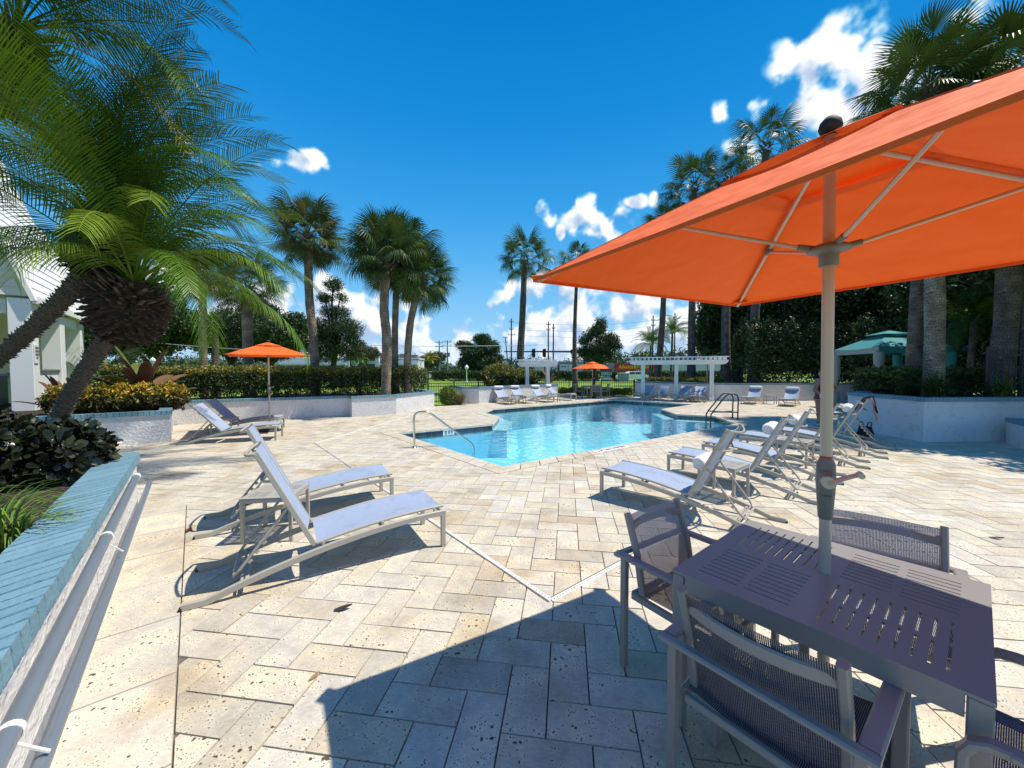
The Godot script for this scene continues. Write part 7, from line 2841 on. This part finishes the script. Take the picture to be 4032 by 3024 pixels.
	sabal("stout palm trunk by the black fence near the right edge", [Vector3(13.35, 0.5, -10.6), Vector3(13.43, 4, -10.5), Vector3(13.3, 9.0, -10.7)], 0.25, 56, 1.1, 0, "grey_bark")
	sabal("palm trunk cut off by the right edge of the picture", [Vector3(14.3, 0.5, -10.6), Vector3(14.3, 4, -10.6), Vector3(14.3, 7.8, -10.6)], 0.22, 36, 1.0, 0, "grey_bark")
	queen_palm("pale feather palm, left of the two across the lawn at the right", Vector3(14.3, 0, -40), 4.3, 0.9)
	queen_palm("pale feather palm, right of the two across the lawn at the right", Vector3(16.5, 0, -40), 5.4, 1.0)
	queen_palm("small bright feather palm against the dark trees right of the pergola", Vector3(14.9, 0, -25), 2.9, 0.55, "date_light")
	queen_palm("small dark feather palm behind the shaded planter at the right", Vector3(16.6, 0, -14), 3.4, 0.8, "date_green_2")
	queen_palm("tiny palm in front of the white building behind the orange umbrella", Vector3(-18.6, 0, -46), 2.6, 0.6)
	queen_palm("clipped yellow-green palm beyond the right end of the white building", Vector3(-12.0, 0, -55), 3.0, 0.7, "date_yellow")
	# trees
	var dark := [[0.030, 0.060, 0.015], [0.040, 0.078, 0.019], [0.021, 0.044, 0.012], [0.052, 0.092, 0.022]]
	var fresh := [[0.038, 0.075, 0.018], [0.055, 0.098, 0.022], [0.028, 0.058, 0.016]]
	var gold := [[0.24, 0.21, 0.018], [0.28, 0.18, 0.014], [0.16, 0.20, 0.018], [0.20, 0.21, 0.018]]
	var hed := [[0.030, 0.058, 0.010], [0.044, 0.076, 0.012], [0.022, 0.045, 0.009], [0.060, 0.078, 0.012]]
	tree("oak_tree", "tall dark oak with a lone high tuft, right behind the left cabbage palm", Vector3(-17.6, 0, -38), 3.6, [[Vector3(0.1, 10.0, 0), Vector3(0.9, 0.8, 0.9)], [Vector3(-0.7, 8.7, 0), Vector3(0.8, 0.5, 0.8)], [Vector3(0.9, 8.6, 0.3), Vector3(0.7, 0.5, 0.7)], [Vector3(0.2, 7.3, 0), Vector3(1.5, 0.7, 1.2)], [Vector3(0.9, 5.6, 0), Vector3(2.2, 1.3, 1.8)], [Vector3(-1.2, 5.4, 0), Vector3(2.0, 1.4, 1.8)], [Vector3(1.6, 3.8, 0), Vector3(1.6, 1.4, 1.5)], [Vector3(-0.6, 3.6, 0.5), Vector3(2.0, 1.3, 1.6)]], 5200, C_FINE, dark, 0.28, "tree", "oaks beyond the hedge", "dark_bark", 0.35)
	var k := 0
	for v in [[Vector3(-22.5, 0, -36), 8.2, 4.2, "spreading dark oak behind the left orange umbrella"], [Vector3(-27.5, 0, -38), 9.2, 4.6, "dark oak behind the thin palm trunk left of the umbrella"], [Vector3(-25.5, 0, -28), 7.2, 3.6, "dark tree behind the big bromeliad"], [Vector3(-33.5, 0, -34), 10.0, 5.2, "large dark oak behind the leaning palm trunks"], [Vector3(-24.5, 0, -21), 7.6, 3.4, "dark tree beside the far corner of the pool house"], [Vector3(-31.0, 0, -24), 9.5, 4.6, "tall dark tree rising behind the pool house"]]:
		tree("oak_tree", v[3], v[0], v[1] * 0.3, round_lobes(Vector3(0, v[1] * 0.62, 0), Vector3(v[2], v[1] * 0.36, v[2] * 0.85), 9), 4600, C_OAK, dark, 0.3, "tree", "oaks beyond the hedge", "dark_bark", 0.35)
	tree("shade_tree", "small tree with grey-green leaves before the dark sign wall of the white building", Vector3(-19.0, 0, -50), 2.4, round_lobes(Vector3(0, 4.0, 0), Vector3(2.2, 1.5, 2.0), 7), 1500, C_FINE, [[0.06, 0.075, 0.03], [0.08, 0.09, 0.04], [0.04, 0.055, 0.02]], 0.16)
	tree("shade_tree", "small dark tree at the right end of the white building", Vector3(-16.4, 0, -76), 2.0, round_lobes(Vector3(0, 3.8, 0), Vector3(3.4, 1.9, 3.0), 7), 1300, C_OAK, dark, 0.2)
	tree("shade_tree", "broad green tree in the middle distance left of the tall palm", Vector3(-5.2, 0, -62), 2.2, [[Vector3(0.4, 6.6, 0), Vector3(1.5, 0.8, 1.4)], [Vector3(-2.6, 5.6, 0), Vector3(1.3, 0.7, 1.2)], [Vector3(1.6, 5.2, 0), Vector3(1.7, 1.2, 1.5)], [Vector3(-0.8, 4.4, 0), Vector3(2.4, 1.4, 2.0)], [Vector3(2.2, 3.2, 0), Vector3(1.6, 1.3, 1.6)], [Vector3(-1.6, 2.8, 0), Vector3(1.9, 1.3, 1.7)], [Vector3(0.6, 2.6, 0.6), Vector3(1.8, 1.2, 1.6)]], 3200, C_OAK, fresh, 0.22)
	tree("shade_tree", "open leafy young tree on the lawn above the far orange umbrella", Vector3(7.15, 0, -34), 1.9, [[Vector3(0.7, 5.6, 0), Vector3(0.5, 0.7, 0.5)], [Vector3(0.2, 5.0, 0), Vector3(0.8, 0.6, 0.8)], [Vector3(-0.5, 4.3, 0), Vector3(0.8, 0.6, 0.8)], [Vector3(1.4, 4.3, 0), Vector3(0.9, 0.6, 0.8)], [Vector3(0.5, 3.7, 0), Vector3(1.3, 0.7, 1.1)], [Vector3(2.0, 3.7, 0), Vector3(0.5, 0.45, 0.5)], [Vector3(-0.7, 3.2, 0), Vector3(0.7, 0.5, 0.7)], [Vector3(1.5, 3.0, 0), Vector3(0.9, 0.6, 0.8)], [Vector3(0.4, 2.7, 0), Vector3(1.1, 0.5, 1.0)]], 2600, C_FINE, fresh, 0.15, "tree", "", "dark_bark", 0.3)
	for v in [[Vector3(14.9, 0, -25.5), 7.8, 3.2, 3.4, "dark oak whose leafy left edge stands against the sky right of the pergola"], [Vector3(20.0, 0, -25), 9.5, 4.6, 5.0, "dark oak behind the umbrella pole"], [Vector3(25.5, 0, -22), 9.5, 4.8, 5.0, "dark oak behind the cabana"], [Vector3(23.0, 0, -16.5), 8.8, 4.6, 4.6, "dark oak right behind the cabana's right side"], [Vector3(20.5, 0, -11.5), 8.2, 4.2, 4.4, "dark oak behind the black fence near the right edge"]]:
		tree("oak_tree", v[4], v[0], 2.6, round_lobes(Vector3(0, v[1] * 0.60, 0), Vector3(v[2], v[1] * 0.38, v[3]), 10), 5600, C_OAK, dark, 0.32, "tree", "oaks shading the right side of the deck", "dark_bark", 0.25)
	tree("oak_tree", "oak whose boughs overhang the shaded planter from the right", Vector3(16.5, 0, -8.5), 3.2, [[Vector3(-4.6, 5.9, -0.8), Vector3(1.7, 0.8, 1.9)], [Vector3(-4.4, 6.1, -3.4), Vector3(1.6, 0.8, 1.7)], [Vector3(-3.2, 5.6, -0.5), Vector3(1.9, 0.9, 2.0)], [Vector3(-1.2, 6.0, 0.5), Vector3(2.4, 1.0, 2.4)], [Vector3(1.5, 6.2, 0), Vector3(2.6, 1.2, 2.6)], [Vector3(-2.4, 5.4, -2.8), Vector3(2.0, 0.8, 1.8)], [Vector3(-0.5, 5.8, -4.6), Vector3(2.2, 1.0, 2.0)], [Vector3(-1.6, 5.5, 2.6), Vector3(1.8, 0.8, 1.6)], [Vector3(-4.0, 5.8, 2.6), Vector3(1.6, 0.7, 1.6)]], 6500, C_OAK, dark, 0.3, "tree", "oaks shading the right side of the deck", "dark_bark", 0.2)
	# far wood on the horizon, one mass
	var fw := struct("far_woods")
	stuff(fw)
	var c := Cloud.new()
	var nz := noise(55, 0.05, 3)
	for i in 5200:
		var x := rf(-190, 210)
		var z := rf(-190, -150)
		var top := 5.5 + nz.get_noise_2d(x, 0.0) * 5.0 + (3.0 if x > 30 else 0.0)
		var q: Array = dark[R.randi() % 4] if R.randf() < 0.6 else fresh[R.randi() % 3]
		var v := rf(0.8, 1.3)
		c.add(Vector3(x, rf(0.1, 1.0) * top, z), rand_basis(rf(3.5, 6.0)), Color(q[0] * v, q[1] * v, q[2] * v))
	cloud_part("leaves", c, C_OAK, M["leaf"], fw)
	# hedges
	hedge("long clipped hedge with golden tips in the planter behind the left umbrella", [Vector2(-12.2, -11.6), Vector2(-5.9, -14.75), Vector2(-4.55, -15.4), Vector2(-4.15, -16.6)], 1.15, 0.62, 1.62, 8200, hed, gold, C_HEDGE)
	hedge("clipped green hedge along the road, left part up to the thin palm", [Vector2(-12.0, -58), Vector2(9.4, -58)], 1.6, 0.0, 1.25, 4200, dark, fresh, C_OAK, 0.75, "hedge", false)
	hedge("clipped green hedge along the road between the thin palm and the monument sign", [Vector2(9.9, -57), Vector2(12.9, -57)], 1.5, 0.0, 1.3, 900, dark, fresh, C_OAK, 0.7, "hedge", false)
	hedge("short piece of clipped hedge just right of the monument sign", [Vector2(15.0, -58), Vector2(16.9, -58)], 1.5, 0.0, 1.25, 600, dark, fresh, C_OAK, 0.7, "hedge", false)
	hedge("clipped green hedge along the road right of the white car", [Vector2(18.6, -57), Vector2(31.0, -57)], 1.6, 0.0, 1.25, 3000, dark, fresh, C_OAK, 0.75, "hedge", false)
	hedge("low bright green border along the foot of the fence between the pergolas", [Vector2(2.9, -23.95), Vector2(7.4, -23.75)], 0.5, 0.0, 0.42, 1500, [[0.07, 0.12, 0.015], [0.10, 0.16, 0.02]], [[0.13, 0.20, 0.02]], C_NEAR, 1.0, "border_plants", false)
	hedge("golden-green ground cover on top of the planter behind the three-post pergola", [Vector2(8.6, -24.2), Vector2(11.6, -21.2)], 0.7, 0.75, 1.08, 1300, [[0.08, 0.11, 0.015], [0.12, 0.13, 0.02]], gold, C_NEAR, 1.0, "ground_cover", false)
	hedge("dark shrubs in the shade behind the blue-looking loungers", [Vector2(12.6, -21.3), Vector2(20.5, -22.2)], 1.4, 0.8, 3.6, 5200, dark, dark, C_OAK, 0.6, "shrub_row", false, 1.3)
	hedge("dark shrubs in deep shade behind the cabana and the shaded planter", [Vector2(18.5, -20.5), Vector2(21.5, -12.0), Vector2(19.5, -8.0)], 1.8, 0.0, 3.4, 5200, dark, dark, C_OAK, 0.7, "shrub_row", false, 1.3)
	hedge("leafy yellow-green hedge on the shaded planter between the palm trunks", [Vector2(10.4, -11.0), Vector2(12.6, -12.1), Vector2(14.6, -11.4)], 1.1, 0.85, 1.58, 3600, hed, [[0.10, 0.14, 0.02], [0.13, 0.15, 0.02]], C_NEAR, 0.9)
	# bushes and smaller plants
	bush("golden_bush", "rounded golden-topped bush left of the two-post pergola", Vector3(-0.75, 1.25, -22.3), Vector3(0.95, 0.72, 0.85), 2600, C_HEDGE, hed, gold, 1.15)
	bush("golden_bush", "golden-topped bush just behind the left post of the two-post pergola", Vector3(0.75, 1.1, -24.4), Vector3(0.85, 0.62, 0.8), 2200, C_HEDGE, hed, gold, 1.15)
	bush("green_shrub", "bright green shrub at the left end of the pergola planter by the fence", Vector3(-2.95, 0.42, -17.75), Vector3(0.36, 0.45, 0.36), 800, C_NEAR, [[0.08, 0.14, 0.02], [0.12, 0.19, 0.02]], [[0.15, 0.22, 0.02]], 0.8)
	grass_tuft("brown feathery grass clump in front of the fence by the pergola planter", Vector3(-2.45, 0, -18.0), 520, 0.85, [[0.22, 0.17, 0.10], [0.28, 0.20, 0.12], [0.18, 0.15, 0.07], [0.16, 0.17, 0.06]], "brown_grass", 0.006)
	bromeliad("spiky bromeliad with white tips on the left of the pergola planter", Vector3(-1.15, 0.72, -20.0), 22, 0.85, 0.10, ["strap_green", "strap_green", "strap_brown"])
	bromeliad("big bromeliad seen between the posts of the two-post pergola", Vector3(2.3, 0.72, -24.3), 20, 1.25, 0.17, ["strap_green", "strap_red", "strap_brown"])
	bromeliad("large bromeliad with broad maroon and yellow leaves beside the leaning palm", Vector3(-9.45, 0.62, -9.85), 20, 1.6, 0.33, ["strap_green", "strap_red", "strap_green", "strap_brown"], 0.4)
	bromeliad("bromeliad with brown drying leaves left of the leaning trunk", Vector3(-10.35, 0.58, -8.9), 14, 1.05, 0.17, ["strap_brown", "strap_red", "strap_brown"], 1.2)
	var cro := [[0.05, 0.06, 0.012], [0.08, 0.08, 0.012], [0.03, 0.04, 0.010], [0.10, 0.06, 0.012]]
	var cgold := [[0.55, 0.36, 0.018], [0.50, 0.26, 0.014], [0.36, 0.30, 0.018], [0.12, 0.13, 0.014]]
	var names := ["yellow croton hard against the leaning trunk", "croton shrub second from the leaning trunk", "croton shrub below the big bromeliad", "croton shrub second from the planter corner", "bright orange-tipped croton nearest the planter corner"]
	var cp := [Vector3(-9.75, 0.92, -8.45), Vector3(-9.4, 0.92, -8.75), Vector3(-9.1, 0.92, -9.05), Vector3(-8.8, 0.93, -9.3), Vector3(-8.5, 0.93, -9.55)]
	for i in 5:
		bush("croton", names[i], cp[i], Vector3(0.33, 0.30, 0.33), 520, C_NEAR, cro, cgold, 1.05)
	var pit := [[0.022, 0.030, 0.012], [0.030, 0.036, 0.014], [0.015, 0.020, 0.009], [0.045, 0.042, 0.016]]
	rounded_shrub("dark thick-leaved shrub spilling over the end of the near coping", Vector3(-4.38, 0.80, -3.58), Vector3(0.42, 0.27, 0.42), 260, pit)
	rounded_shrub("dark thick-leaved shrub in the near planter at the left edge of the picture", Vector3(-4.80, 0.90, -3.2), Vector3(0.58, 0.40, 0.50), 380, pit)
	rounded_shrub("dark thick-leaved shrub just before the base of the leaning palm", Vector3(-5.35, 0.92, -3.2), Vector3(0.5, 0.42, 0.45), 260, pit)
	var gl := [[0.10, 0.19, 0.02], [0.15, 0.25, 0.025], [0.07, 0.13, 0.018]]
	grass_tuft("bright green grass tuft hanging over the near coping at the left edge", Vector3(-2.92, 0.56, -2.18), 150, 0.42, gl, "lily_turf", 0.007)
	grass_tuft("bright green grass tuft behind the one at the left edge", Vector3(-3.3, 0.56, -2.35), 150, 0.45, gl, "lily_turf", 0.007)
	grass_tuft("arching leaves growing at the foot of the brighter stout palm", Vector3(10.9, 0.85, -9.9), 160, 0.9, [[0.05, 0.09, 0.015], [0.08, 0.13, 0.02]], "strap_leaf_clump", 0.022)
	grass_tuft("yellow-green arching leaves right of the brighter stout palm", Vector3(12.1, 0.85, -9.5), 110, 0.75, [[0.12, 0.17, 0.02], [0.08, 0.12, 0.02]], "strap_leaf_clump", 0.024)
	for v in [[Vector3(-17.6, 0, -13.6), "bright palmetto seen between the columns of the pool house"], [Vector3(-19.6, 0, -13.2), "bright palmetto left of the near column of the pool house"], [Vector3(-15.7, 0, -14.6), "dark palmetto right of the pool house columns"]]:
		var t := thing("palmetto", v[1], "shrub", v[0])
		mb = MB.new()
		mb.tube([Vector3(0, -0.1, 0), Vector3(0, 0.7, 0)], 0.16, 9)
		part("trunk", mb, M["boot"], t)
		crown(Vector3(0, 0.8, 0), WFANS, [M["date_light"], M["fan_green_1"]] if v[1].begins_with("bright") else [M["fan_green_0"], M["fan_green_2"]], 26, 1.4, 0.0, 0.8, 1.1, t)
